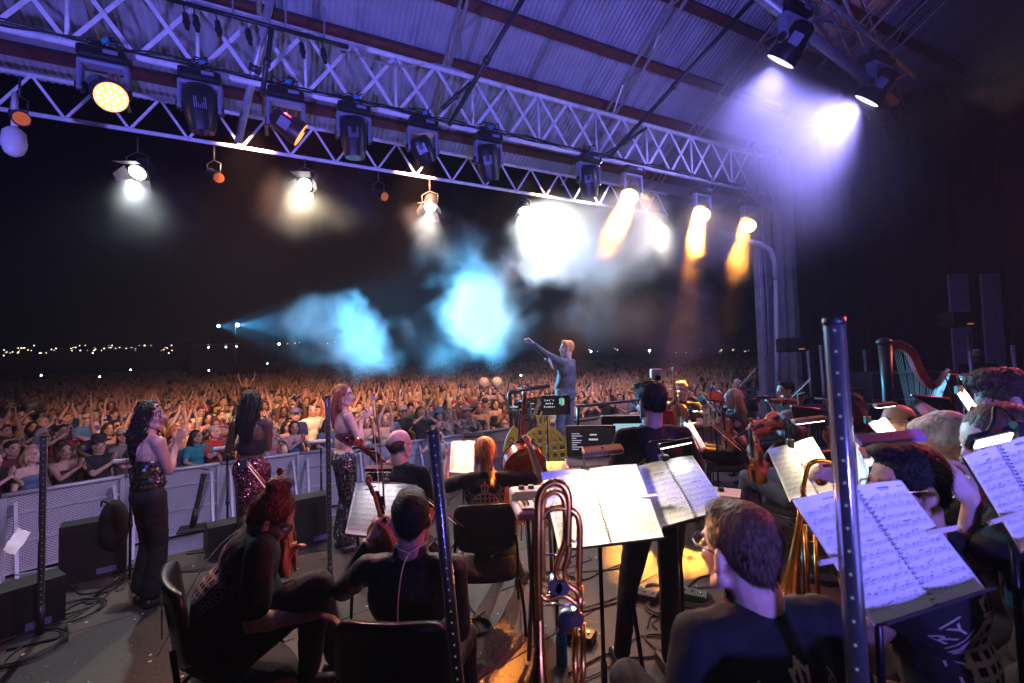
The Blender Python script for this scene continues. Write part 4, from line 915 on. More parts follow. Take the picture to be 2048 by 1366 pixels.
H = P(1795, 845, 3.1); y_ = D2(-55); p_ = pel(H, y_, 5)
f6 = human('shaven headed player in dark glasses reaching toward his lit score', p_, y_, 5, 0, H, look(-80, -4), arms=((P(1695, 858, 3.2), V((0, 0, -1))), (None, None)), legs=sitlegs(p_, y_, .3), hair='balding', hairmat_=h_black, hair_kw=dict(locks=60), vox=.009, ground=.3, skin=m_skin_tan)
glasses(I(f6)['F'], f6, m_dark, dark=True)
# strings on the right riser --------------------------------------------
H = P(1464, 799, 5.3); y_ = D2(-70); p_ = pel(H, y_, -3)
s1 = human('blond violinist in profile with her violin upright on her lap', p_, y_, -3, 0, H, look(-82, 8), arms=((P(1452, 850, 5.05), V((.3, -.5, -1))), (P(1442, 832, 5.2), V((.3, .3, -1)))), legs=sitlegs(p_, y_, .3), hair='long', hairmat_=h_blond, hair_kw=dict(locks=500, seed=16), female=True, vox=.010, ground=.3, hands=[{'curl': .7, 'd': V((-.7, 0, .4))}, {'curl': .7, 'd': V((-.6, .2, .7))}], shoes=True)
sleeve_logo(s1, 0)
H = P(1362, 782, 6.0); y_ = D2(-150); p_ = pel(H, y_, 0)
s2 = human('sandy haired violist facing the camera with bow held straight up', p_, y_, 0, 0, H, look(-140, -3), arms=((P(1362, 850, 5.7), V((1, -.5, -.8))), (P(1350, 800, 5.6), V((-.8, 0, -1)))), legs=sitlegs(p_, y_, .3), hair='short', hairmat_=h_ginger, vox=.011, ground=.3, hands=[{'curl': .6}, {'curl': .8, 'd': V((0, 0, 1))}], hair_kw=dict(locks=240))
sleeve_logo(s2, 0)
H = P(1475, 768, 6.6); y_ = D2(-160); p_ = pel(H, y_, 0)
s3 = human('violinist with dark bun and glasses in the dim back row behind the blond violinist', p_, y_, 0, 0, H, look(-155, -8), legs=sitlegs(p_, y_, .3), hair='bun', hairmat_=h_black, female=True, vox=.012, ground=.3, hair_kw=dict(locks=200)); glasses(I(s3)['F'], s3, m_dark, r=.0025)
H = P(1570, 782, 5.6); y_ = D2(-95); p_ = pel(H, y_, 0)
s4 = human('dark haired violinist playing under his chin beside the tall post', p_, y_, 0, 0, H, look(-90, -5), arms=((P(1545, 812, 5.45), V((0, -.3, -1))), (P(1600, 800, 5.4), V((.5, 0, -1)))), legs=sitlegs(p_, y_, .3), hair='short', hairmat_=h_black, vox=.011, ground=.3, skin=m_skin_tan, hair_kw=dict(locks=240))
H = P(1574, 848, 4.0); y_ = D2(-20); p_ = pel(H, y_, 4, 0, .95)
s5 = human('violinist with a silvery dark bob seen from behind raising a hand to her violin', p_, y_, 4, 0, H, look(-40, -5), arms=((P(1513, 882, 3.9), V((-.4, -.3, -1))), (P(1600, 930, 4.2), None)), legs=sitlegs(p_, y_, .3), botmat=m_jean, hair='bob', hairmat_=hairmat('hair_silver_dark', (0.13, 0.13, 0.15), 0.3), female=True, sc=.95, vox=.010, ground=.3,
           hair_kw=dict(locks=600, seed=17), hands=[{'curl': .5, 'd': V((-.2, .2, 1)), 'n': V((-1, .3, 0))}, None]); sleeve_logo(s5, 0)
H = P(1700, 812, 4.5); y_ = D2(-30); p_ = pel(H, y_, 4)
s6 = human('player with long dark hair half hidden behind the blurred upright light tube', p_, y_, 4, 0, H, look(-40, -5), legs=sitlegs(p_, y_, .3), hair='long', hairmat_=h_brown, female=True, vox=.012, ground=.3, hair_kw=dict(locks=300))
H = P(1955, 712, 8.6); y_ = D2(-140); p_ = pel(H, y_, 0)
s7 = human('bearded stagehand in a dark polo shirt standing in blue light offstage', p_, y_, 0, 0, H, look(-130, -12), arms=((P(1925, 790, 8.2), None), (P(1940, 795, 8.2), None)), legs=stand(p_, y_, p_.z - .93), hair='short', hairmat_=h_grey, vox=.013, ground=max(p_.z - .93, 0), beard=(0.6, 0.62, 0.65), fat=.03, top='polo', hair_kw=dict(locks=150)); glasses(I(s7)['F'], s7, m_dark, r=.003)
H = P(878, 872, 7.6); y_ = D2(170); p_ = pel(H, y_, 22)
m_sky = M('pale_blue_shirt', (0.30, 0.48, 0.62), 0.8, bump=0.5, bscale=12)
cm = human('photographer in a pale blue shirt holding a camera to his face in the pit', p_, y_, 22, 0, H, look(178, 8), arms=((H + V((.06, -.14, -.04)), V((1, 0, -1))), (H + V((-.06, -.14, -.04)), V((-1, 0, -1)))), legs=stand(p_, y_, GZ), hair='short', hairmat_=h_brown, top='tee', topmat=m_sky, vox=.013, ground=GZ, hair_kw=dict(locks=150))
t_ = thing('camera', 'black camera raised to the face of the photographer in the pit', 'camera', H + V((0, -.16, -.02))); c = MB(); c.box(H + V((0, -.15, 0)), (.14, .06, .10), None, .01); c.build('camera_body', m_dark, t_); c = MB(); c.tube(H + V((0, -.17, 0)), H + V((0, -.28, .01)), .038, n=14); c.build('lens', m_dark, t_)
# ================================================================ crowd barrier
m_bar = M('barrier_aluminium', (0.50, 0.50, 0.54), 0.42, metal=0.35, var=0.15, vscale=6)
def meshmat():
    m = M('perforated_panel', (0.48, 0.48, 0.53), 0.5, metal=0.2); nt = m.node_tree; N = nt.nodes; L = nt.links
    tc = N.new('ShaderNodeTexCoord'); vo = N.new('ShaderNodeTexVoronoi'); vo.inputs['Scale'].default_value = 42; vo.inputs['Randomness'].default_value = 0.0
    mp = N.new('ShaderNodeMapping'); mp.inputs['Scale'].default_value = (1, 0.01, 1); mp.inputs['Rotation'].default_value = (0, D2(45), 0); L.new(tc.outputs['Object'], mp.inputs[0]); L.new(mp.outputs[0], vo.inputs['Vector'])
    cr = N.new('ShaderNodeMapRange'); cr.inputs[1].default_value = 0.25; cr.inputs[2].default_value = 0.4; cr.inputs[3].default_value = 0.28; cr.inputs[4].default_value = 1.0; L.new(vo.outputs['Distance'], cr.inputs[0])
    mx = N.new('ShaderNodeMix'); mx.data_type = 'RGBA'; mx.blend_type = 'MULTIPLY'; mx.inputs[0].default_value = 1; mx.inputs[6].default_value = (0.48, 0.48, 0.53, 1); L.new(cr.outputs[0], mx.inputs[7]); L.new(mx.outputs[2], N['Principled BSDF'].inputs['Base Color'])
    bp = N.new('ShaderNodeBump'); bp.inputs['Distance'].default_value = 0.01; L.new(vo.outputs['Distance'], bp.inputs['Height']); L.new(bp.outputs[0], N['Principled BSDF'].inputs['Normal']); return m
m_perf = meshmat()
BL = [G(q[0], q[1], .35) for q in [(-260, 1035), (0, 988), (250, 948), (600, 903), (850, 877), (1030, 852), (1200, 832), (1360, 815), (1520, 800)]]
BL = [V((b.x, b.y, 0)) for b in BL]
BPTS = [BL[0]]
for a, b in zip(BL, BL[1:]):
    n = max(1, round((b - a).length / 1.15)); BPTS += [a.lerp(b, (k + 1) / n) for k in range(n)]
def barrier_proto():
    o = thing('crowd_barrier', 'pale aluminium crowd barrier section with perforated panel', 'barrier', (0, 0, 0), 0, 'barrier sections along the pit'); h = .35 - GZ
    mb = MB(); mb.tube((-.5, 0, h - .03), (.5, 0, h - .03), .03, n=12); mb.build('top_rail', m_bar, o)
    mb = MB(); mb.box((0, .02, h * .5 + .02), (.98, .006, h - .16)); mb.build('panel', m_perf, o)
    mb = MB()
    for z in (.1, .48, .86): mb.box((0, .004, z), (.98, .022, .03))
    mb.build('cross_rail', m_bar, o)
    for s_ in (-1, 1):
        mb = MB(); mb.box((s_ * .485, 0, h * .5 - .03), (.05, .05, h - .06), None, .006); mb.build('post', m_bar, o)
        mb = MB(); mb.bar((s_ * .40, -.03, h - .15), (s_ * .40, -.62, .03), .085, .03, V((1, 0, 0))); mb.build('brace', m_bar, o)
    mb = MB(); mb.box((0, -.30, .012), (1.0, .8, .015)); mb.build('foot_plate', m_bar, o); return o
BWH = [w_ + ' from the left end' for w_ in 'first second third fourth fifth sixth seventh eighth ninth tenth eleventh twelfth thirteenth fourteenth fifteenth sixteenth seventeenth eighteenth nineteenth twentieth'.split()]
bp0 = barrier_proto(); bch = src_children(bp0)
for k, (a, b) in enumerate(zip(BPTS, BPTS[1:])):
    c = (a + b) / 2; d = b - a; mt = Matrix.Translation((c.x, c.y, GZ)) @ Matrix.Rotation(math.atan2(d.y, d.x), 4, 'Z') @ Matrix.Diagonal((d.length / 1.02, 1, 1, 1))
    lb = 'pale aluminium crowd barrier section with perforated panel, %s' % BWH[k]
    if k == 0: bp0.matrix_basis = mt; bp0['label'] = lb
    else: copy_thing(bp0, mt, lb, ch=bch)
# ================================================================ audience
m_cskin = M('audience_skin', (1, 1, 1), 0.5, objcol=True, attr='tint', var=.08, vscale=20); m_ccloth = M('audience_cloth', (1, 1, 1), 0.85, objcol=True, var=0.15, vscale=8, bump=0.4, bscale=14); m_chair = M('audience_hair', (1, 1, 1), 0.5, objcol=True, var=0.3, vscale=50)
m_straw = M('audience_hat', (1, 1, 1), 0.8, objcol=True)
up_ = V((0, 0, 1)); SKN = [(0.58, 0.34, 0.25), (0.52, 0.30, 0.21), (0.44, 0.25, 0.17), (0.60, 0.38, 0.30), (0.30, 0.16, 0.10), (0.14, 0.075, 0.05)]
HRC = {'dark': (0.02, 0.015, 0.012), 'brown': (0.07, 0.035, 0.02), 'blond': (0.42, 0.27, 0.13), 'grey': (0.32, 0.31, 0.31), 'ginger': (0.30, 0.09, 0.03)}
SHC = {'black': (0.015, 0.015, 0.018), 'white': (0.62, 0.62, 0.62), 'red': (0.42, 0.03, 0.04), 'navy': (0.02, 0.03, 0.08), 'grey': (0.16, 0.16, 0.17), 'blue': (0.05, 0.14, 0.32), 'green': (0.04, 0.14, 0.07), 'pink': (0.50, 0.18, 0.24), 'orange': (0.70, 0.20, 0.03), 'denim': (0.10, 0.15, 0.24), 'cream': (0.50, 0.44, 0.34), 'yellow': (0.60, 0.42, 0.06), 'teal': (0.02, 0.22, 0.24), 'maroon': (0.12, 0.02, 0.03)}
def aud(pose, female, hair, hat=None, fat=0.0, specs=False, yawh=0, lk=(0, 4)):
    pz = .94; P0 = V((0, 0, pz)); A = {
        'clapping overhead': ((V((-.05, .20, 1.86)), V((-1, .1, -.2))), (V((.05, .20, 1.86)), V((1, .1, -.2)))), 'arms raised': ((V((-.36, .10, 1.90)), V((-1, -.2, 0))), (V((.34, .14, 1.92)), V((1, -.2, 0)))),
        'clapping': ((V((-.03, .34, 1.32)), V((-.8, 0, -1))), (V((.03, .34, 1.34)), V((.8, 0, -1)))), 'clapping high': ((V((-.04, .30, 1.56)), V((-1, 0, -.7))), (V((.04, .30, 1.58)), V((1, 0, -.7)))),
        'leaning': ((V((-.20, .36, 1.10)), V((-1, -.2, -.4))), (V((.16, .38, 1.10)), V((1, -.2, -.4)))), 'standing': ((V((-.24, .10, .80)), None), (V((.24, .10, .80)), None)),
        'filming': ((V((-.24, .10, .80)), None), (V((.12, .36, 1.72)), V((1, 0, -.6)))), 'raising one arm': ((V((-.20, .10, 1.0)), None), (V((.28, .12, 1.94)), V((1, 0, 0)))), 'chin resting': ((V((-.06, .18, 1.42)), V((-1, .2, -1))), (V((.06, .18, 1.42)), V((1, .2, -1))))}[pose]
    hd = [{'curl': .12, 'd': V((.1, .1, 1)), 'n': V((1, 0, 0))}, {'curl': .12, 'd': V((-.1, .1, 1)), 'n': V((-1, 0, 0))}] if 'clap' in pose or 'raised' in pose or 'one' in pose else None
    T = human('audience member', P0, 0, 2, 0, None, look(*lk), arms=A, legs=[(V((-.1, 0, .085)), None), (V((.1, 0, .085)), None)], skin=m_cskin, top='tank' if female and pose != 'leaning' else 'tee', topmat=m_ccloth, botmat=m_trou, hair=hair, hairmat_=m_chair, hair_kw=dict(locks=60), female=female, fat=fat, sc=.96 if female else 1.0, vox=.0135, cloth_vox=.02, hn=5, hands=hd, base=(0, 0, 0), eyes=False, brow=(.15, .1, .08), sleeve=.65)
    i_ = I(T); F = i_['F']
    e = MB()
    for s_ in (-1, 1): e.ell(F @ V((s_ * .031, .072, .008)), (.012, .012, .007), None, 8, 5)
    e.build('eyes', M('audience_eye', (0.05, 0.035, 0.03), 0.3), T)
    if hat:
        h = MB(); o = F @ V((0, -.012, .075)); ax = F.to_3x3() @ V((0, .12, 1))
        if hat == 'brim': h.lathe([(.155, .0), (.16, .006), (.10, .014), (.094, .02), (.088, .085), (.07, .105), (.02, .098)], o, ax, 20)
        else: h.lathe([(.096, -.02), (.097, .01), (.085, .055), (.045, .08), (.005, .086)], o, ax, 16); h.box(F @ V((0, .125, .065)), (.13, .09, .008), F.to_3x3(), .003)
        h.build('hat', m_straw, T)
    if specs: glasses(F, T, m_dark, r=.004, dark=True)
    if pose == 'filming': h = MB(); h.box(V((.10, .38, 1.84)), (.075, .010, .15), None, .004); h.build('phone', m_dark, T)
    T['label'] = pose; return T
variants = [('clapping overhead', 0, 'short'), ('clapping overhead', 1, 'long'), ('arms raised', 1, 'long'), ('clapping', 0, 'short'), ('clapping', 1, 'bob'), ('clapping high', 0, 'fade'), ('clapping high', 1, 'bun'),
            ('leaning', 0, 'short'), ('leaning', 1, 'long'), ('standing', 0, 'fade'), ('standing', 1, 'bob'), ('filming', 0, 'short'), ('raising one arm', 0, 'curly'), ('chin resting', 1, 'long'),
            ('clapping', 0, 'fade', 'brim', .03), ('clapping', 1, 'bob', 'brim'), ('standing', 0, 'short', 'cap'), ('clapping high', 0, 'short', None, .02, True)]
protos = []
for k, v in enumerate(variants):
    T = aud(*v, lk=((-14, 10, 0, -22, 18)[k % 5], 5)); protos.append((T, src_children(T), v))
rc_ = random.Random(11)
def paint(o, chs_mat):
    pass
def place(k, pos, yaw, shirt, hairc, skin, label, sc=1.0, hatc=(0.03, 0.03, 0.03), first=False, group='audience members behind the barrier'):
    T, ch, v = protos[k]; r = bpy.data.objects.new('person', None); COL.objects.link(r); r.matrix_basis = Matrix.Translation(pos) @ Matrix.Rotation(yaw, 4, 'Z') @ Matrix.Scale(sc, 4)
    tag(r, label, 'person', group)
    for c, gs in ch:
        q = c.copy(); COL.objects.link(q); q.parent = r; b = c.name.split('.')[0]
        q.color = (*{'body': skin, 'shirt': shirt, 'top': shirt, 'hair': hairc, 'hat': hatc}.get(b, (1, 1, 1)), 1)
        for g in gs: g2 = g.copy(); COL.objects.link(g2); g2.parent = q
    return r
def toyaw(pos):  # face the podium
    d = V((0.2, 5.5, 0)) - pos; return math.atan2(-d.x, d.y)
words = 'first second third fourth fifth sixth seventh eighth ninth tenth eleventh twelfth thirteenth fourteenth fifteenth'.split()
def where(px):
    for lim, s_ in ((130, 'at the left edge'), (255, 'left of disc singer'), (375, 'behind disc singer'), (455, 'right of disc singer'), (560, 'behind braided singer'), (650, 'left of auburn singer'), (730, 'behind auburn singer'),
                    (830, 'right of auburn singer'), (930, 'behind the ginger cellist'), (1010, 'left of the podium rail'), (1100, 'behind the tablet'), (1200, 'behind the podium'), (1330, 'behind the keyboard player'), (1440, 'left of the blond violinist'), (3000, 'beside the tall post')):
        if px < lim: return s_
def proj(p_):
    d = p_ - CAM; z = d.dot(_f); return 1024 + FPX * d.dot(_rt) / z, 683 - FPX * d.dot(_up) / z, z
used = []; seen = set()
spec = [(205, 893, 14, 'black', 'brown', 0, 'smiling man in a black brimmed hat and black T-shirt clapping at the barrier', (0.02, 0.02, 0.02)), (932, 826, 15, 'white', 'blond', 3, 'woman in a pale pink wide brimmed hat clapping at the barrier', (0.60, 0.36, 0.40)),
        (880, 832, 15, 'black', 'dark', 3, 'woman in a grey blue trilby and black vest at the barrier', (0.16, 0.22, 0.28)), (968, 840, 13, 'cream', 'blond', 3, 'blond woman with her chin on her hands right of the pink hat', None), (1003, 835, 8, 'denim', 'brown', 0, 'woman in a denim shirt leaning on the barrier left of the podium rail', None),
        (832, 905, 4, 'white', 'brown', 3, 'woman in a white vest directly behind the balding cellist', None), (795, 855, 1, 'cream', 'blond', 3, 'woman clapping overhead right of the auburn singer, bare arms raised', None), (634, 820, 0, 'orange', 'dark', 1, 'man in a bright orange shirt clapping overhead left of the auburn singer', None),
        (428, 862, 3, 'red', 'grey', 0, 'grey haired man in a red T-shirt right of the disc top singer', None), (392, 880, 8, 'teal', 'dark', 2, 'smiling woman in a teal dress right of the disc top singer', None), (135, 912, 4, 'black', 'brown', 2, 'young woman in a black shirt with clasped hands left of the brimmed hat', None),
        (70, 925, 10, 'denim', 'blond', 3, 'blond woman in a denim jacket near the left edge of the barrier', None), (22, 895, 7, 'maroon', 'dark', 1, 'dark haired man in a maroon shirt at the left edge', None), (232, 850, 17, 'grey', 'dark', 1, 'bearded looking man in a grey T-shirt behind the black brimmed hat', None),
        (492, 735, 2, 'black', 'blond', 3, 'woman with raised arms riding on shoulders high above the crowd', None), (703, 905, 8, 'denim', 'brown', 3, 'woman in denim just right of the auburn singer at the barrier', None), (655, 890, 4, 'blue', 'dark', 0, 'woman in blue just left of the auburn singer at the barrier', None),
        (580, 885, 13, 'pink', 'blond', 3, 'woman in a pink vest at the barrier right of the braided singer', None), (552, 872, 10, 'white', 'grey', 3, 'grey haired woman in white beside the braided singer', None)]
for (px, py, k, s_, h_, sk, lb, hc) in spec:
    if py == 735: q = G(492, 788, GZ + 1.6); q = V((q.x, q.y, GZ + .62))
    else:
        z = GZ + (1.60 if variants[k][1] == 0 else 1.53); q = G(px, py, z); q.z = GZ
        for a, b in zip(BPTS, BPTS[1:]):
            d = b - a; t = (q - a).dot(d) / d.length_squared
            if -.02 <= t <= 1.02:
                nn = V((-d.y, d.x, 0)).normalized(); s0 = (q - V((a.x, a.y, GZ))).dot(nn)
                if s0 < .42: q = q + nn * (.42 - s0)
                break
    place(k, q, toyaw(q), SHC[s_], HRC[h_], SKN[sk], lb, 1.0, hc or (0.03,) * 3, group='audience members singled out at the barrier'); used.append(V((q.x, q.y)))
cand = []
for r in range(70):
    off = .42 + r * .60 * (1 + r * .004)
    n = 0
    for a, b in zip(BPTS, BPTS[1:]):
        d = b - a
        nn = V((-d.y, d.x, 0)).normalized()
        for s_ in (0.0, .5):
            # widen the rows to the left and right with distance
            c = a + d * (s_ + rc_.uniform(-.13, .13)) + nn * (off + rc_.uniform(-.16, .16)); c = c + (d.normalized()) * (rc_.uniform(-.1, .1)); cand.append((r, c))
# rows fan out: fill the far field on a jittered grid
for gy in np.arange(8, 62, .72):
    st = .66 + max(0, gy - 20) * .012
    for gx in np.arange(-gy * 1.25 - 2, gy * .66, st):
        c = V((gx + rc_.uniform(-.2, .2), gy + rc_.uniform(-.2, .2), 0))
        # beyond the rows?
        dmin = 1e9; inside = False
        for a, b in zip(BPTS, BPTS[1:]):
            d = b - a; nn = V((-d.y, d.x, 0)).normalized(); t = (c - a).dot(d) / d.length_squared
            if -.05 <= t <= 1.05: dmin = min(dmin, (c - a).dot(nn)); inside = True
        if not inside:
            a, b = (BPTS[0], BPTS[1]) if c.x < BPTS[0].x + 3 else (BPTS[-2], BPTS[-1]); d = b - a; nn = V((-d.y, d.x, 0)).normalized(); dmin = (c - a).dot(nn)
            if dmin < .4: continue
            cand.append((99, c))
        elif dmin > 42: cand.append((99, c))
near = []
for r, c in cand:
    z = gz(c.y); px, py, dz = proj(V((c.x, c.y, z + 1.6)))
    if dz < 2 or px < -70 or px > 1600: continue
    if any((u - V((c.x, c.y))).length < .36 for u in used): continue
    near.append((dz, px, py, r, V((c.x, c.y, z))))
near.sort(key=lambda q: q[0])
NI = 290; ind = near[:NI]; far = near[NI:]
for (dz, px, py, r, c) in ind:
    for _ in range(40):
        wts = [9, 8, 4, 7, 6, 9, 6, 2, 2, 4, 4, 3, 4, 2, .8, .6, 3, 4]
        if r == 0: wts = [1, 1, 0, 8, 8, 3, 2, 6, 6, 2, 3, 1, 0, 3, 0, 0, 2, 1]
        k = rc_.choices(range(len(variants)), wts)[0]; s_ = rc_.choices(list(SHC), [8, 4, 1.5, 4, 4, 2, 1, 1, .2, 2, 1.5, .5, 1, 1])[0]; h_ = rc_.choices(list(HRC), [6, 6, 3, 2, 1])[0]; v = variants[k]
        rw = words[min(r, 14)] if r < 15 else 'outer'
        lb = f"{v[0]} {'woman' if v[1] else 'man'} with {h_} hair in {s_}, {rw} row {where(px)}"
        if len(v) > 3 and v[3]: lb = lb.replace(' hair,', ' hair under hat,')
        if lb not in seen: break
    seen.add(lb); place(k, c, toyaw(c) + rc_.uniform(-.25, .25), tuple(q * rc_.uniform(.7, 1.2) for q in SHC[s_]), HRC[h_], rc_.choices(SKN, [6, 6, 4, 5, 1.5, .8])[0], lb, rc_.uniform(.93, 1.06), rc_.choice([(.03, .03, .03), (.4, .35, .25), (.1, .1, .2)]))
# the mass of people farther back: low detail copies fused into one object
def lowpoly(k, vox, ratio):
    T, ch, v = protos[k]; out = []
    for c, gs in ch:
        b = c.name.split('.')[0]
        if b in ('trousers', 'shoe', 'eyes', 'phone', 'glasses'): continue
        me = c.data; n = len(me.vertices); co = np.empty(n * 3); me.vertices.foreach_get('co', co); co = co.reshape(-1, 3)
        mb = MB(); mb.add([tuple(q) for q in co], [list(p_.vertices) for p_ in me.polygons]); tmp = mb.mesh('x'); o = bpy.data.objects.new('x', tmp); COL.objects.link(o)
        if b == 'hair' : rt_ = ratio * .6
        else: rt_ = ratio
        m1 = o.modifiers.new('r', 'REMESH'); m1.mode = 'VOXEL'; m1.voxel_size = vox * (1 if b == 'body' else 1.5); m2 = o.modifiers.new('d', 'DECIMATE'); m2.ratio = rt_
        dg = bpy.context.evaluated_depsgraph_get(); dg.update(); nm = bpy.data.meshes.new_from_object(o.evaluated_get(dg)); bpy.data.objects.remove(o); bpy.data.meshes.remove(tmp)
        nm.calc_loop_triangles(); n = len(nm.vertices); co = np.empty(n * 3); nm.vertices.foreach_get('co', co); co = co.reshape(-1, 3); tr_ = np.empty(len(nm.loop_triangles) * 3, dtype=np.int64); nm.loop_triangles.foreach_get('vertices', tr_); tr_ = tr_.reshape(-1, 3)
        keep = co[tr_].mean(1)[:, 2] > 1.0; tr_ = tr_[keep]; us = np.unique(tr_); rm = -np.ones(n, dtype=np.int64); rm[us] = np.arange(len(us)); out.append((b, co[us], rm[tr_])); bpy.data.meshes.remove(nm)
    return out
def fuse(lst, sets, name, label):
    VS = []; FS = []; CS = []; off = 0
    for (dz, px, py, r, c) in lst:
        S_ = sets[rc_.choices(range(len(sets)), [9, 8, 4, 7, 6, 8, 4, 3][:len(sets)])[0]]; ya = toyaw(c) + rc_.uniform(-.3, .3); ca, sa = math.cos(ya), math.sin(ya); sc = rc_.uniform(.92, 1.06); R_ = np.array([[ca, sa, 0], [-sa, ca, 0], [0, 0, 1]])
        cols = {'body': rc_.choices(SKN, [6, 6, 4, 5, 1.5, .8])[0], 'hair': HRC[rc_.choices(list(HRC), [6, 6, 3, 2, 1])[0]], 'shirt': SHC[rc_.choices(list(SHC), [8, 4, 1, 4, 4, 2, 1, 1, .3, 2, 1.5, .5, 1, 1])[0]]}; cols['top'] = cols['shirt']; cols['hat'] = (.03, .03, .03)
        for b, co, tr_ in S_:
            VS.append(co @ R_ * sc + np.array(c)); FS.append(tr_ + off); off += len(co); CS.append(np.tile(np.array([*cols[b], 1.0]), (len(co), 1)))
    VS = np.concatenate(VS); FS = np.concatenate(FS); CS = np.concatenate(CS); me = bpy.data.meshes.new(name); me.vertices.add(len(VS)); me.vertices.foreach_set('co', VS.ravel()); me.loops.add(len(FS) * 3); me.loops.foreach_set('vertex_index', FS.ravel().astype(np.int32))
    me.polygons.add(len(FS)); me.polygons.foreach_set('loop_start', np.arange(0, len(FS) * 3, 3, dtype=np.int32)); me.update(calc_edges=True)
    at = me.color_attributes.new('paint', 'FLOAT_COLOR', 'POINT'); at.data.foreach_set('color', CS.ravel()); me.polygons.foreach_set('use_smooth', [True] * len(FS)); me.materials.append(M('audience_mass', (1, 1, 1), .7, attr='paint'))
    o = bpy.data.objects.new(name, me); COL.objects.link(o); tag(o, label, 'crowd', None, 'stuff'); print('FUSED', name, len(lst), len(FS)); return o
ks = [0, 1, 2, 3, 4, 5, 9, 10]
m1 = [q for q in far if q[0] < 22]; m2 = [q for q in far if q[0] >= 22]
fuse(m1, [lowpoly(k, .022, .10) for k in ks], 'crowd', 'dense crowd of people filling the field behind the front rows')
fuse(m2, [lowpoly(k, .035, .06) for k in ks], 'crowd', 'farthest dim part of the crowd fading into the dark')
for T, ch, v in protos:
    for c, gs in ch:
        for g in gs: bpy.data.objects.remove(g)
        bpy.data.objects.remove(c)
    bpy.data.objects.remove(T)
# balloons over the crowd
for (px, py, col, lb) in [(968, 768, (0.45, 0.30, 0.32), 'dull pink balloon above the crowd, left of a grey balloon'), (994, 767, (0.45, 0.46, 0.42), 'pale grey balloon above the crowd left of the podium')]:
    q = P(px, py, 12.0); t_ = thing('balloon', lb, 'balloon', q); c = MB(); c.lathe([(.002, -.19), (.04, -.15), (.11, -.07), (.145, .02), (.135, .09), (.09, .15), (.03, .178), (.002, .18)], q, (0, 0, 1), 20); c.build('skin', M('latex_' + lb[:4].strip(), col, .35), t_)
    c = MB(); c.lathe([(.015, 0), (.006, .02)], q + V((0, 0, -.2)), (0, 0, 1), 8); c.path([q + V((0, 0, -.2)), q + V((.02, 0, -.5)), q + V((-.02, 0, -.9))], .003, 5); c.build('knot', m_dark, t_)
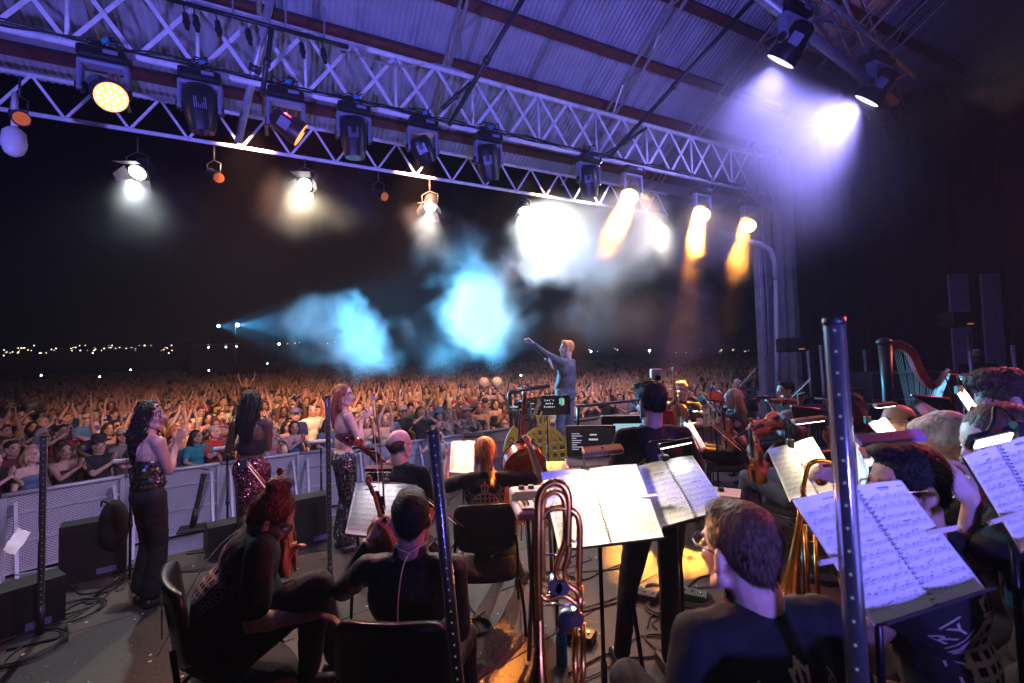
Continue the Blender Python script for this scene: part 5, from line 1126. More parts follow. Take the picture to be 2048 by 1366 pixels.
# ================================================================ chairs
m_plastic = M('black_plastic', (0.014, 0.013, 0.013), 0.38, var=.2, vscale=8); m_seatf = M('seat_fabric', (0.02, 0.016, 0.016), 0.9, bump=.4, bscale=120); m_tubk = M('black_tube', (0.02, 0.02, 0.022), 0.3, metal=.6)
def chair(label, p_, yaw, zs, gz_=0.0, fr=None):
    fr = fr or m_tubk; t_ = thing('chair', label, 'chair', (p_.x, p_.y, gz_), 0, 'black conference chairs of the band'); Fm = Matrix.Translation((p_.x, p_.y, 0)) @ Matrix.Rotation(-yaw, 4, 'Z')
    def mk(nm, fn, mt): mb = MB(); mb.T = Fm; fn(mb); return mb.build(nm, mt, t_)
    # seat: padded shell
    def seat(mb):
        rows = []
        for i in range(9):
            for j in range(9):
                u, v_ = i / 8 * 2 - 1, j / 8 * 2 - 1; r = max(abs(u), abs(v_)); k = 1 - .06 * (u * u * v_ * v_) * 3; rows.append((u * .225 * k, v_ * .215 * k + .02, zs + .022 * (1 - r ** 4) - .02 * max(0, v_) ** 3))
        n = len(rows); rows += [(x, y, z - .045) for x, y, z in rows]; fs = []
        for i in range(8):
            for j in range(8): a = i * 9 + j; fs.append([a, a + 9, a + 10, a + 1]); fs.append([n + a, n + a + 1, n + a + 10, n + a + 9])
        for i in range(8):
            for a, b in ((i * 9, (i + 1) * 9), ((i + 1) * 9 + 8, i * 9 + 8), (i + 1, i), (72 + i, 73 + i)): fs.append([a, b, b + n, a + n][::-1])
        mb.add(rows, fs, True)
    mk('seat', seat, m_seatf)
    def back(mb, off=0.0, sc=1.0):
        rows = []; ni, nj = 12, 8
        for i in range(ni + 1):
            for j in range(nj + 1):
                u, v_ = i / ni * 2 - 1, j / nj * 2 - 1; a = abs(u) ** 4 * abs(v_) ** 4; k = 1 - .13 * a
                rows.append((u * .225 * k * sc, -.225 - .05 * (v_ + 1) / 2 + .045 * u * u - off, zs + .36 + v_ * .17 * k * sc))
        n = len(rows); rows += [(x, y - .028, z) for x, y, z in rows]; fs = []
        for i in range(ni):
            for j in range(nj): a = i * (nj + 1) + j; fs.append([a, a + 1, a + nj + 2, a + nj + 1]); fs.append([n + a, n + a + nj + 1, n + a + nj + 2, n + a + 1])
        ring = [i * (nj + 1) for i in range(ni + 1)] + [ni * (nj + 1) + j for j in range(1, nj + 1)] + [i * (nj + 1) + nj for i in range(ni - 1, -1, -1)] + [j for j in range(nj - 1, 0, -1)]
        for a, b in zip(ring, ring[1:] + ring[:1]): fs.append([a, b, b + n, a + n])
        mb.add(rows, fs, True)
    bk = mk('backrest', back, m_plastic)
    mb = MB(); mb.T = Fm; mb.prism([(-.10, -.06), (.10, -.06), (.10, .06), (-.10, .06)], 0, .004, Matrix.Translation((0, -.290, zs + .37)) @ Matrix.Rotation(D2(90), 4, 'X')); mb.build('vent_panel', m_seatf, bk)
    for s_ in (-1, 1):
        mk('back_frame', lambda mb: mb.path(catmull([(s_ * .215, .18, zs - .03), (s_ * .22, -.12, zs - .03), (s_ * .22, -.22, zs + .02), (s_ * .215, -.25, zs + .22), (s_ * .20, -.26, zs + .30)], 5), .0115, 8), fr)
        mk('leg', lambda mb: mb.path(catmull([(s_ * .20, .10, zs - .03), (s_ * .215, .19, zs - .035), (s_ * .235, .22, zs - .09), (s_ * .25, .235, gz_ + .01)], 5), .0115, 8), fr)
        mk('leg', lambda mb: mb.path(catmull([(s_ * .22, -.10, zs - .03), (s_ * .235, -.20, zs - .07), (s_ * .25, -.25, zs - .2), (s_ * .26, -.27, gz_ + .01)], 5), .0115, 8), fr)
    return t_
def chair_for(T, label, yaw, gz_, back=0.06, dz=.105): p_ = I(T)['t'](0, 0, 0); fw = V((math.sin(yaw), math.cos(yaw), 0)); return chair(label, p_ + fw * (.10 - back), yaw, p_.z - dz, gz_)
chair_for(vb, 'black stacking chair under the violist with the auburn bun', D2(52), 0, .04, .19)
chair_for(ms, 'black chair at the bottom edge behind the violinist with the white ear cable', D2(4), 0, .10, .16)
chair_for(c6, 'black chair mostly hidden under the balding cellist', D2(15), 0)
chair_for(c7, 'black chair with tall rounded back under the ginger cellist', D2(-4), 0, .12, .20)
chair_for(f1, 'black chair under the man in glasses in the lower right foreground', D2(-14), .34, .1)
chair_for(f2, 'black chair at the bottom right corner under the quiff haired brass player', D2(-38), .34, .1)
chair_for(f3, 'black chair hidden under the grey haired trumpeter', D2(-40), .34); chair_for(f4, 'black chair hidden under the player with the buzz cut', D2(-45), .34); chair_for(f5, 'black chair hidden under the curly haired player', D2(-40), .34)
chair_for(f6, 'black chair under the shaven headed player', D2(-55), .30); chair_for(s1, 'black chair under the blond violinist', D2(-70), .30); chair_for(s2, 'black chair under the sandy haired violist', D2(-150), .30); chair_for(s3, 'black chair under the violinist in the dim back row', D2(-160), .30)
chair_for(s4, 'black chair under the violinist beside the tall post', D2(-95), .30); chair_for(s5, 'black chair under the player with the silvery dark bob', D2(-20), .30); chair_for(s6, 'black chair under the player behind the blurred light tube', D2(-30), .30)
# ================================================================ upright light tubes
m_acr = M('clear_tube', (0.92, 0.94, 0.97), 0.14, trans=0.97, spec=0.45); m_core = M('tube_core', (0.01, 0.01, 0.012), 0.5); m_led = M('led_dot', (0.7, 0.7, 0.75), 0.3, emit=(0.8, 0.82, 1.0), es=0.25); m_base = M('steel_base', (0.03, 0.03, 0.032), 0.5, metal=.4)
def ledtube(label, top, foot, r=.021, base=True, n=26, lit=1.0, core=1.5):
    t_ = thing('light_tube', label, 'light tube', foot); d = (top - foot).normalized(); L = (top - foot).length; h0 = .22
    mb = MB(); A0, A1 = foot + d * h0, top; mb.tube(A0, A1, r, n=24, cap=False); k0 = len(mb.f); mb.tube(A0, A1, r * .80, n=24, cap=False); mb.f[k0:] = [f_[::-1] for f_ in mb.f[k0:]]; mb.build('clear_sleeve', m_acr, t_)
    mb = MB(); side = basis(d)[0]; fb = (CAM - foot); fb = (fb - d * fb.dot(d)).normalized(); sx = d.cross(fb)
    mb.bar(foot + d * h0, top - d * .01, r * core, r * .25, fb); co = mb.build('core', m_core, t_)
    for k in range(n): q = foot + d * (h0 + (L - h0) * (k + .5) / n) + fb * r * .18; mb = MB(); mb.tube(q, q + fb * .0015, .0028, n=8); mb.build('led', m_led, co)
    mb = MB(); mb.tube(foot, foot + d * h0, r * 1.08, n=16); mb.tube(top - d * .012, top + d * .004, r * 1.06, n=16); mb.build('end_cap', m_plastic, t_)
    if base: mb = MB(); mb.box(foot + V((0, 0, .008)), (.26, .26, .016), Matrix.Rotation(.5, 3, 'Z'), .003); mb.build('base_plate', m_base, t_)
q = fl(80, 1272, 0.0); ledtube('thin unlit light tube on a plate at the far left of the stage', P(88, 872, q.y), q)
q = fl(661, 1183, 0.0); ledtube('upright light tube in front of the auburn singer', P(655, 792, q.y), q)
ledtube('slanting light tube just right of the violinist with the white ear cable', P(866, 862, 1.75), P(935, 1560, 1.60), .0235)
ledtube('large blurred light tube in the right foreground', P(1668, 640, .98), P(1738, 1700, .93), .0205, n=18, core=1.0)
q = P(384, 1058, 5.2); ledtube('blue sheened tube leaning by the pit behind the disc top singer', P(408, 948, 5.3), q, .03, n=2)
# ================================================================ violins, cellos, bows
def wood(name, col): return M(name, col, 0.28, var=.35, vscale=9, stretch=(1, 6, 1), coat=.5)
m_viol = wood('violin_varnish', (0.36, 0.10, 0.03)); m_cello = wood('cello_varnish', (0.22, 0.035, 0.015)); m_ebony = M('ebony', (0.012, 0.010, 0.010), .25); m_string = M('string', (0.6, 0.6, 0.6), .3, metal=1); m_hairw = M('bow_hair', (0.75, 0.72, 0.62), .5); m_bow = M('bow_stick', (0.28, 0.09, 0.03), .3)
OUT = [(0, -.178), (.06, -.176), (.095, -.150), (.104, -.11), (.098, -.07), (.078, -.045), (.064, -.02), (.062, .01), (.070, .035), (.082, .055), (.085, .09), (.078, .125), (.055, .155), (.025, .175), (0, .178)]
def fiddle(name, label, cat, C_, nd, nf, sc, mt, endpin=False):
    """C_: centre of body, nd: towards the scroll, nf: out of the front plate"""
    nd = V(nd).normalized(); nf = V(nf); nf = (nf - nd * nf.dot(nd)).normalized(); x = nd.cross(nf); Fm = Matrix((x, nd, nf)).transposed().to_4x4(); Fm.translation = V(C_); Fm = Fm @ Matrix.Diagonal((sc, sc, sc, 1))
    t_ = thing(name, label, cat, C_); sm_ = catmull([V((a, b, 0)) for a, b in OUT], 3); out = [(p_.x, p_.y) for p_ in sm_] + [(-p_.x, p_.y) for p_ in reversed(sm_[1:-1])]; th = .018 if not endpin else .030
    def mk(nm, fn, m_, par=None): mb = MB(); mb.T = Fm; fn(mb); return mb.build(nm, m_, par or t_)
    mk('ribs', lambda mb: mb.prism(out, -th, th), mt)
    def plate(s_):
        def f(mb):
            n = len(out); rings = []
            for k, (r, h) in enumerate(((1.03, 0), (1.02, .003), (.8, .010), (.5, .014), (.0, .016))): rings += [(a * r, b * r, s_ * (th + h)) for a, b in out]
            fs = []
            for k in range(4):
                for i_ in range(n): q_ = [k * n + i_, k * n + (i_ + 1) % n, (k + 1) * n + (i_ + 1) % n, (k + 1) * n + i_]; fs.append(q_ if s_ > 0 else q_[::-1])
            mb.add(rings, fs, True)
        return f
    fp = mk('front_plate', plate(1), mt); mk('back_plate', plate(-1), mt)
    for s_ in (-1, 1): mk('sound_hole', lambda mb: mb.path([(s_ * .030, .03, th + .0145), (s_ * .034, .02, th + .0145), (s_ * .040, 0, th + .0135), (s_ * .046, -.03, th + .0125), (s_ * .052, -.036, th + .011)], .0028, 5), m_ebony, fp)
    mk('neck', lambda mb: mb.path([(0, .165, th - .004), (0, .22, th + .002), (0, .30, th), (0, .315, th - .006)], [.016, .011, .010, .011], 10), mt)
    sp = [(0, .315 + .0, th - .006), (0, .345, th - .010), (0, .375, th - .018)] + [(0, .383 + .016 * math.cos(a) * (1 - a / 14), th - .012 + .016 * math.sin(a) * (1 - a / 14)) for a in [k * .7 for k in range(9)]]
    sc_ = mk('scroll', lambda mb: mb.path(sp, [.011, .010, .009] + [.0095 - k * .0004 for k in range(9)], 8), mt)
    for k in range(4): s_ = 1 if k % 2 else -1; mk('peg', lambda mb: (mb.tube((0, .325 + k * .012, th - .012), (s_ * .028, .325 + k * .012, th - .012), .003, n=6), mb.ell((s_ * .034, .325 + k * .012, th - .012), (.009, .003, .007), None, 8, 6)), m_ebony, sc_)
    mk('fingerboard', lambda mb: mb.prism([(-.012, .315), (.012, .315), (.020, .05), (-.020, .05)], th + .012, th + .020), m_ebony)
    mk('tailpiece', lambda mb: mb.prism([(-.010, -.17), (.010, -.17), (.020, -.065), (-.020, -.065)], th + .017, th + .022), m_ebony)
    mk('bridge', lambda mb: mb.prism([(-.022, 0), (.022, 0), (.018, .026), (-.018, .028)], -.002, .002, Matrix.Translation((0, -.02, th + .012)) @ Matrix.Rotation(D2(90), 4, 'X')), M('maple', (.55, .35, .16), .5))
    for k in range(4): a = (k - 1.5); mk('string', lambda mb: mb.path([(a * .005, .318, th + .020), (a * .0085, -.02, th + .041), (a * .005, -.07, th + .022)], .0006 if sc < 1.5 else .0008, 4), m_string)
    if endpin: mk('endpin', lambda mb: mb.tube((0, -.17, 0), (0, -.30, 0), .005, .003, n=8), m_string)
    return t_
def bow(label, a, b, grp='bows'):
    a, b = V(a), V(b); t_ = thing('bow', label, 'bow', a, 0); d = (b - a).normalized(); s_ = basis(d)[1]
    mb = MB(); mb.path([a, a.lerp(b, .5) + s_ * .004, b], [.0045, .004, .003], 7); mb.build('stick', m_bow, t_)
    mb = MB(); mb.bar(a + d * .05 - s_ * .020, b - s_ * .018 - d * .01, .009, .0008, s_); mb.build('horsehair', m_hairw, t_)
    mb = MB(); mb.box(a + d * .045 - s_ * .010, (.010, .045, .020), Matrix((basis(d)[0], d, s_)).transposed()); mb.build('frog', m_ebony, t_)
    mb = MB(); mb.bar(b, b - s_ * .022, .006, .012, d); mb.build('tip', m_hairw, t_); return t_
fiddle('violin', 'violin held by the seated man with the white ear cable, scroll above his fist', 'violin', P(775, 1115, 2.22), P(745, 1000, 2.2) - P(775, 1115, 2.22), V((.5, .8, .3)), 1.0, m_viol)
bow('bow held upright above the seated man with the white ear cable', P(770, 1020, 2.25), P(750, 795, 2.3))
fiddle('violin', 'violin resting on the lap of the violist with the auburn bun', 'violin', P(570, 1082, 2.42), P(560, 985, 2.36) - P(572, 1110, 2.36), V((1, .12, .1)), .95, m_viol)
bow('bow slanting up behind the auburn bun', P(580, 1030, 2.7), P(497, 925, 2.9))
fiddle('cello', 'cello of the balding cellist leaning back past his left shoulder', 'cello', P(800, 1000, 3.95), P(722, 903, 3.45) - P(800, 1000, 3.95), V((.2, 1, .3)), 2.05, m_cello, True)
fiddle('cello', 'dark cello held upright by the ginger cellist, its neck in her raised hand', 'cello', P(1046, 965, 3.72), P(1050, 835, 3.5) - P(1046, 965, 3.72), V((-.2, 1, .2)), 1.95, m_cello, True)
bow('cello bow lying low beside the slanting light tube', P(925, 1052, 3.1), P(850, 992, 3.5))
fiddle('violin', 'violin upright on the lap of the blond violinist', 'violin', P(1455, 868, 5.05), P(1447, 800, 5.05) - P(1455, 868, 5.05), V((-1, -.2, .1)), 1.0, m_viol); bow('bow of the blond violinist slanting up to the left', P(1445, 835, 5.0), P(1403, 783, 5.0))
fiddle('viola', 'viola of the sandy haired man glowing amber', 'viola', P(1362, 842, 5.62), P(1352, 778, 5.62) - P(1362, 842, 5.62), V((-.6, -.8, .1)), 1.2, M('amber_varnish', (0.62, 0.28, 0.05), .3, coat=.4)); bow('bow held straight up by the sandy haired violist', P(1350, 812, 5.5), P(1347, 735, 5.5))
bow('bow crossing in front of the violinist in the dim back row', P(1470, 778, 6.2), P(1509, 736, 6.2)); bow('long bow slanting up beside the tall post', P(1560, 812, 5.3), P(1618, 757, 5.3))
fiddle('violin', 'violin under the chin of the player beside the tall post', 'violin', P(1560, 800, 5.3), V((-1, -.2, .05)), V((0, -.2, 1)), 1.0, m_viol)
fiddle('violin', 'violin held upright by the player with the silvery bob', 'violin', P(1512, 925, 3.85), P(1506, 862, 3.85) - P(1512, 925, 3.85), V((-1, -.15, .1)), .92, m_viol); bow('bow lying diagonally before the blond violinist', P(1500, 910, 3.7), P(1420, 842, 3.9))
fiddle('violin', 'violin tilted up under the silvery haired player', 'violin', P(1535, 850, 4.0), V((-1, -.1, -.35)), V((0, -.6, 1)), .95, m_viol)
fiddle('violin', 'violin scroll rising beside the blurred light tube', 'violin', P(1672, 890, 4.2), P(1656, 815, 4.2) - P(1672, 890, 4.2), V((-.4, -.9, .1)), 1.0, m_viol)
# ================================================================ music stands and scores
m_page = M('score_paper', (0.78, 0.77, 0.76), .75, var=.04, vscale=4); m_ink = M('score_ink', (0.17, 0.17, 0.20), .8); m_desk = M('stand_black', (0.015, 0.015, 0.016), .5, var=.1); m_peg = M('clothes_peg', (0.62, 0.52, 0.42), .7)
def score(label, TL, TM, TR, BL_, BM, BR, pages=(1, 1), staves=10, seed=0, spiral=True, bend=.012, stand=None, pole=None, gz_=0.0, group=None, dens=22, pegs=()):
    rnd = random.Random(seed); t_ = thing('sheet_music', label, 'score', (BM + BL_) / 2); n0 = (TR - TL).cross(BL_ - TL).normalized()
    if n0.dot(CAM - TL) < 0: n0 = -n0
    for pg, (a, b, c, d) in enumerate(((TL, TM, BL_, BM), (TM, TR, BM, BR))):
        if not pages[pg]: continue
        def Q(u, v_, h=0.0, a=a, b=b, c=c, d=d, pg=pg): q_ = a.lerp(b, u).lerp(c.lerp(d, u), v_); w_ = (1 - u) if pg else u; return q_ + n0 * (bend * math.sin(math.pi * u) * 1.0 + h) + n0 * (.006 * v_ * math.sin(3 * u + seed))
        mb = MB(); NU = 10; NV = 6; vs = [Q(i_ / NU, j / NV) for j in range(NV + 1) for i_ in range(NU + 1)]; k0 = len(vs); vs += [q_ - n0 * .003 for q_ in vs]; fs = []
        for j in range(NV):
            for i_ in range(NU): q_ = j * (NU + 1) + i_; fs += [[q_, q_ + 1, q_ + NU + 2, q_ + NU + 1], [k0 + q_ + NU + 1, k0 + q_ + NU + 2, k0 + q_ + 1, k0 + q_]]
        rim = [i_ for i_ in range(NU + 1)] + [(j + 1) * (NU + 1) - 1 for j in range(1, NV + 1)] + [NV * (NU + 1) + i_ for i_ in range(NU - 1, -1, -1)] + [j * (NU + 1) for j in range(NV - 1, 0, -1)]
        for a_, b_ in zip(rim, rim[1:] + rim[:1]): fs.append([a_, b_, k0 + b_, k0 + a_])
        mb.add(vs, fs, True); po = mb.build('page', m_page, t_)
        ik_ = MB()
        def rect(u0, v0, u1, v1, h=.0008, n=1):
            for k in range(n): ua, ub = u0 + (u1 - u0) * k / n, u0 + (u1 - u0) * (k + 1) / n; ik_.quad(Q(ua, v0, h), Q(ub, v0, h), Q(ub, v1, h), Q(ua, v1, h))
        if pg: rect(.38, .045, .62, .06); rect(.40, .068, .60, .074); rect(.78, .05, .92, .056)
        else: rect(.40, .05, .58, .058)
        v0_ = .13; sp = .84 / staves
        for s_ in range(staves):
            vc = v0_ + s_ * sp; hh = sp * .085
            for l in range(5): rect(.07, vc + l * hh, .94, vc + l * hh + .0007, n=6)
            rect(.072, vc, .078, vc + 4 * hh); ue = .1
            while ue < .92:
                st = rnd.randrange(-1, 5) * hh; w_ = .010; yy = vc + st
                rect(ue, yy, ue + w_ * 1.2, yy + hh * 1.0, .0010); rect(ue + w_ * 1.1, yy - hh * 2.8, ue + w_ * 1.25, yy, .0009)
                if rnd.random() < .45: rect(ue + w_ * 1.1, yy - hh * 3.0, ue + w_ * 1.1 + .045, yy - hh * 2.3, .0010)
                if rnd.random() < .12: rect(ue + .03, vc, ue + .033, vc + 4 * hh)
                ue += rnd.uniform(.8, 1.25) / dens
            if rnd.random() < .35: rect(.3 + rnd.random() * .4, vc - hh * 3.2, .42 + rnd.random() * .4, vc - hh * 2.0)
        ik_.build('printed_music', m_ink, po)
    if spiral:
        mb = MB(); n = 26
        for k in range(n): q_ = TM.lerp(BM, (k + .5) / n) + n0 * .004; ax = (BM - TM).normalized(); x_ = ax.cross(n0); mb.path([q_ + (x_ * math.cos(a_) + n0 * math.sin(a_)) * .006 for a_ in [j * math.pi / 3 for j in range(6)]], .0011, 4, closed=True)
        mb.build('spiral', m_ebony, t_)
    for (u, v_) in pegs:
        q_ = TL.lerp(TR, u).lerp(BL_.lerp(BR, u), v_); t2 = thing('clothes_peg', 'wooden peg on the %s edge of the %s' % ('right' if u > .5 else 'left', ' '.join(label.split(',')[0].split()[:8])), 'peg', q_)
        x_ = (TR - TL).normalized() * (1 if u > .5 else -1)
        for s_ in (-1, 1): mb = MB(); mb.bar(q_ - x_ * .035 + n0 * (.004 + s_ * .003), q_ + x_ * .035 + n0 * (.004 + s_ * .006), .010, .005, n0); mb.build('half', m_peg, t2)
    if stand:
        c_ = (TL + TR + BL_ + BR) / 4; s2 = thing('music_stand', stand, 'music stand', (c_.x, c_.y, gz_)); mb = MB()
        ex = .03
        a_, b_, c2, d_ = [c_ + (q_ - c_) * .98 - n0 * .012 for q_ in (TL, TR, BR, BL_)]
        mb.add([a_, b_, c2, d_] + [q_ - n0 * .004 for q_ in (a_, b_, c2, d_)], [[0, 1, 2, 3], [7, 6, 5, 4], [0, 4, 5, 1], [1, 5, 6, 2], [2, 6, 7, 3], [3, 7, 4, 0]]); mb.build('desk', m_desk, s2)
        mb = MB(); mb.add([d_, c2, c2 + n0 * .05, d_ + n0 * .05] + [q_ + (d_ - a_).normalized() * .004 for q_ in (d_, c2, c2 + n0 * .05, d_ + n0 * .05)], [[0, 1, 2, 3], [7, 6, 5, 4], [0, 4, 5, 1], [1, 5, 6, 2], [2, 6, 7, 3], [3, 7, 4, 0]]); mb.build('lip', m_desk, s2)
        pp = pole or (c_ - n0 * .05); foot = V((pp.x, pp.y, gz_ + .25)); mb = MB(); mb.tube(V((pp.x, pp.y, pp.z)), V((pp.x, pp.y, gz_ + .55)), .009, n=10); mb.tube(V((pp.x, pp.y, gz_ + .62)), foot, .014, n=10); mb.tube(c_ - n0 * .014, V((pp.x, pp.y, pp.z)), .012, n=8); mb.build('pole', m_tubk, s2)
        for k in range(3): a_ = k * 2.094 + .5; e_ = V((pp.x + .28 * math.cos(a_), pp.y + .28 * math.sin(a_), gz_ + .012)); mb = MB(); mb.path([foot + V((0, 0, .1)), foot.lerp(e_, .4) + V((0, 0, .05)), e_], .009, 6); mb.build('leg', m_tubk, s2)
    return t_
def S4(px, Y): return P(px[0], px[1], Y)
score('open spiral bound score in front of the man with the white ear cable', P(712, 965, 2.75), P(770, 968, 2.75), P(835, 970, 2.75), P(690, 1070, 2.6), P(748, 1078, 2.6), P(815, 1085, 2.6), staves=9, seed=1, stand='black stand holding the score before the man with the white ear cable')
score('score glaring white under its lamp at the centre, open spiral booklet', P(1082, 945, 2.02), P(1178, 938, 2.02), P(1273, 928, 2.02), P(1118, 1103, 1.86), P(1225, 1092, 1.86), P(1330, 1078, 1.86), staves=9, seed=2, stand='black stand under the glaring score at the centre', pegs=((1.0, .45),))
score('score tilted right of the glaring one, pale lilac pages', P(1277, 932, 2.12), P(1330, 920, 2.12), P(1385, 911, 2.12), P(1322, 1060, 1.95), P(1394, 1038, 1.95), P(1460, 1022, 1.95), staves=10, seed=3, stand='black stand right of the glaring score', bend=.006)
score('score half in lamp light behind the second trombone', P(1535, 900, 2.5), P(1583, 888, 2.5), P(1625, 874, 2.5), P(1580, 1003, 2.35), P(1640, 995, 2.35), P(1690, 985, 2.35), staves=9, seed=4, stand='black stand of the score behind the second trombone', gz_=.3)
score('large score in the right foreground crossed by the blurred tube', P(1586, 1000, 1.17), P(1706, 972, 1.17), P(1802, 961, 1.17), P(1752, 1252, 1.02), P(1872, 1215, 1.02), P(1968, 1180, 1.02), staves=10, seed=5, stand='black stand under the large foreground score', gz_=.34, bend=.008, pegs=((0.0, .52), (1.0, .5)))
score('score cut off by the right edge of the picture', P(1928, 912, 1.25), P(1995, 890, 1.25), P(2065, 868, 1.25), P(2045, 1105, 1.12), P(2110, 1090, 1.12), P(2170, 1075, 1.12), staves=10, seed=6, stand='black stand at the right edge of the picture', gz_=.34, bend=.006, pegs=((0.0, .68),))
score('small lit score in front of the ginger cellist', P(903, 882, 4.3), P(926, 882, 4.3), P(949, 882, 4.3), P(899, 946, 4.2), P(924, 948, 4.2), P(947, 948, 4.2), staves=8, seed=7, spiral=False, stand='black stand in front of the ginger cellist')
score('narrow lit score before the blond violinist', P(1366, 846, 4.9), P(1373, 842, 5.0), P(1380, 839, 5.1), P(1392, 903, 4.7), P(1402, 905, 4.8), P(1413, 893, 4.9), staves=8, seed=8, spiral=False, stand='black stand before the blond violinist', gz_=.3)
score('bright score before the shaven headed player', P(1737, 847, 3.0), P(1755, 842, 3.0), P(1771, 836, 3.0), P(1762, 874, 2.9), P(1783, 873, 2.9), P(1800, 870, 2.9), staves=7, seed=9, spiral=False, stand='black stand before the shaven headed player', gz_=.3)
score('score catching warm lamp light before the curly haired player', P(1913, 785, 2.6), P(1921, 782, 2.6), P(1929, 778, 2.6), P(1938, 822, 2.5), P(1950, 823, 2.5), P(1962, 824, 2.5), staves=7, seed=10, spiral=False, stand='black stand before the curly haired player', gz_=.34)
score('score by the harp strings', P(1829, 812, 3.6), P(1843, 806, 3.6), P(1858, 800, 3.6), P(1850, 837, 3.5), P(1863, 835, 3.5), P(1878, 828, 3.5), staves=7, seed=11, spiral=False, stand='black stand by the harp', gz_=.3)
score('score behind the blurred light tube under the flat lamp', P(1712, 884, 1.95), P(1716, 905, 1.95), P(1750, 895, 1.95), P(1722, 985, 1.8), P(1735, 935, 1.8), P(1760, 925, 1.8), staves=7, seed=12, spiral=False, stand='black stand behind the blurred tube', gz_=.34)
# black desks with red edges
for (a, b, c_, d_, Y, lb) in [((1582, 812), (1640, 818), (1655, 862), (1590, 850), 3.6, 'black music stand with a red edge left of the blurred tube'), ((1408, 797), (1450, 802), (1450, 806), (1408, 800), 5.2, 'red edged stand before the blond violinist seen edge on'), ((1822, 790), (1898, 797), (1912, 828), (1880, 822), 3.4, 'black music stand with a red edge by the harp'),
                        ((1322, 820), (1345, 822), (1352, 856), (1325, 858), 4.4, 'bright red backed stand beside the keyboard player')]:
    A_, B_, C2, D_ = [P(*q_, Y) for q_ in (a, b, c_, d_)]; t_ = thing('music_stand', lb, 'music stand', (C2.x, C2.y, .3)); nn = (B_ - A_).cross(D_ - A_).normalized()
    mb = MB(); mb.add([A_, B_, C2, D_] + [q_ + nn * .006 for q_ in (A_, B_, C2, D_)], [[0, 1, 2, 3], [7, 6, 5, 4], [0, 4, 5, 1], [1, 5, 6, 2], [2, 6, 7, 3], [3, 7, 4, 0]]); mb.build('desk', M('red_desk', (.35, .02, .03), .5) if 'bright' in lb else m_desk, t_)
    mb = MB(); mb.tube(A_, B_, .008, n=6); mb.build('edge', M('red_edge', (.5, .02, .03), .4), t_); mb = MB(); c_ = (A_ + B_ + C2 + D_) / 4; mb.tube(c_, V((c_.x, c_.y, .31)), .010, n=8); mb.build('pole', m_tubk, t_)
    for k in range(3): a_ = k * 2.094; mb = MB(); mb.tube(V((c_.x, c_.y, .5)), V((c_.x + .25 * math.cos(a_), c_.y + .25 * math.sin(a_), .31)), .008, n=6); mb.build('leg', m_tubk, t_)
# ================================================================ clip lamps (lit)
m_glow = M('lamp_strip', (1, 1, 1), .3, emit=(1.0, .93, .85), es=9)
def cliplamp(label, head, w_, dirx, clip, tgt, e, col=(1.0, .72, .42), arc_=None, hm=None, lit=True, deg=120):
    head, dirx = V(head), V(dirx).normalized(); t_ = thing('stand_lamp', label, 'lamp', clip); dn = (V(tgt) - head).normalized(); dn = (dn - dirx * dn.dot(dirx)).normalized(); R_ = Matrix((dirx, dn.cross(dirx), dn)).transposed()
    mb = MB(); mb.box(head - dn * .010, (w_, .045, .022), R_, .004); h_ = mb.build('lamp_head', hm or m_plastic, t_)
    if lit: mb = MB(); mb.box(head + dn * .003, (w_ * .86, .026, .004), R_); mb.build('light_strip', m_glow, h_)
    mb = MB(); mid = arc_ or ((head + V(clip)) / 2 + V((0, 0, .12))); mb.path(catmull([clip, V(clip).lerp(mid, .5) + V((0, 0, .02)), mid, mid.lerp(head, .6) + V((0, 0, .015)), head - dn * .02], 6), .005, 7); mb.build('gooseneck', m_tubk, t_); mb = MB(); mb.box(clip, (.035, .03, .05), None, .004); mb.build('clip', m_plastic, t_)
    if lit and e: spot('lamp_stand_light', head + dn * .02, tgt, e, col, deg, .8, .03)
cliplamp('clip lamp over the glaring central score', P(1205, 905, 1.80), .16, V((1, .1, .05)), P(1170, 942, 2.03), P(1225, 1030, 1.93), 17, (1.0, .80, .55), P(1165, 900, 1.95), M('bronze_lamp', (.30, .16, .08), .4, metal=.5))
cliplamp('black clip lamp behind the keyboard player above the lilac score', P(1352, 890, 2.1), .16, V((1, .1, .15)), P(1330, 920, 2.13), P(1385, 1010, 2.05), 1.2, (.9, .9, 1.0), P(1300, 885, 2.15))
cliplamp('clip lamp lighting the score behind the second trombone', P(1618, 843, 2.42), .17, V((1, 0, .1)), P(1580, 887, 2.5), P(1640, 935, 2.44), 10, (1.0, .78, .50), P(1578, 842, 2.5), MATS['bronze_lamp'])
cliplamp('flat violet lamp with a white strip right of the blurred tube', P(1778, 880, 1.62), .24, V((1, .05, .06)), P(1700, 905, 1.9), P(1750, 955, 1.75), 5, (.85, .9, 1.0), P(1700, 870, 1.75), M('violet_lamp', (.20, .15, .34), .4))
cliplamp('clip lamp over the bright score of the shaven headed player', P(1770, 812, 2.95), .13, V((1, 0, .1)), P(1735, 840, 3.02), P(1770, 855, 2.97), 7, (1.0, .86, .66), P(1738, 808, 3.0), MATS['bronze_lamp'])
cliplamp('clip lamp over the warm score near the curly haired player', P(1945, 758, 2.5), .12, V((1, 0, 0)), P(1918, 780, 2.6), P(1945, 800, 2.55), 7, (1.0, .62, .32), P(1915, 755, 2.55))
cliplamp('flat lamp in front of the ginger cellist', P(946, 872, 4.1), .17, V((1, .1, .02)), P(925, 884, 4.32), P(922, 915, 4.25), 16, (1.0, .62, .30), P(925, 862, 4.2))
cliplamp('pale lamp bar behind the balding cellist', P(758, 940, 2.60), .15, V((1, .1, -.05)), P(772, 966, 2.77), P(762, 1020, 2.7), 2.2, (.9, .85, 1.0), P(775, 940, 2.9))
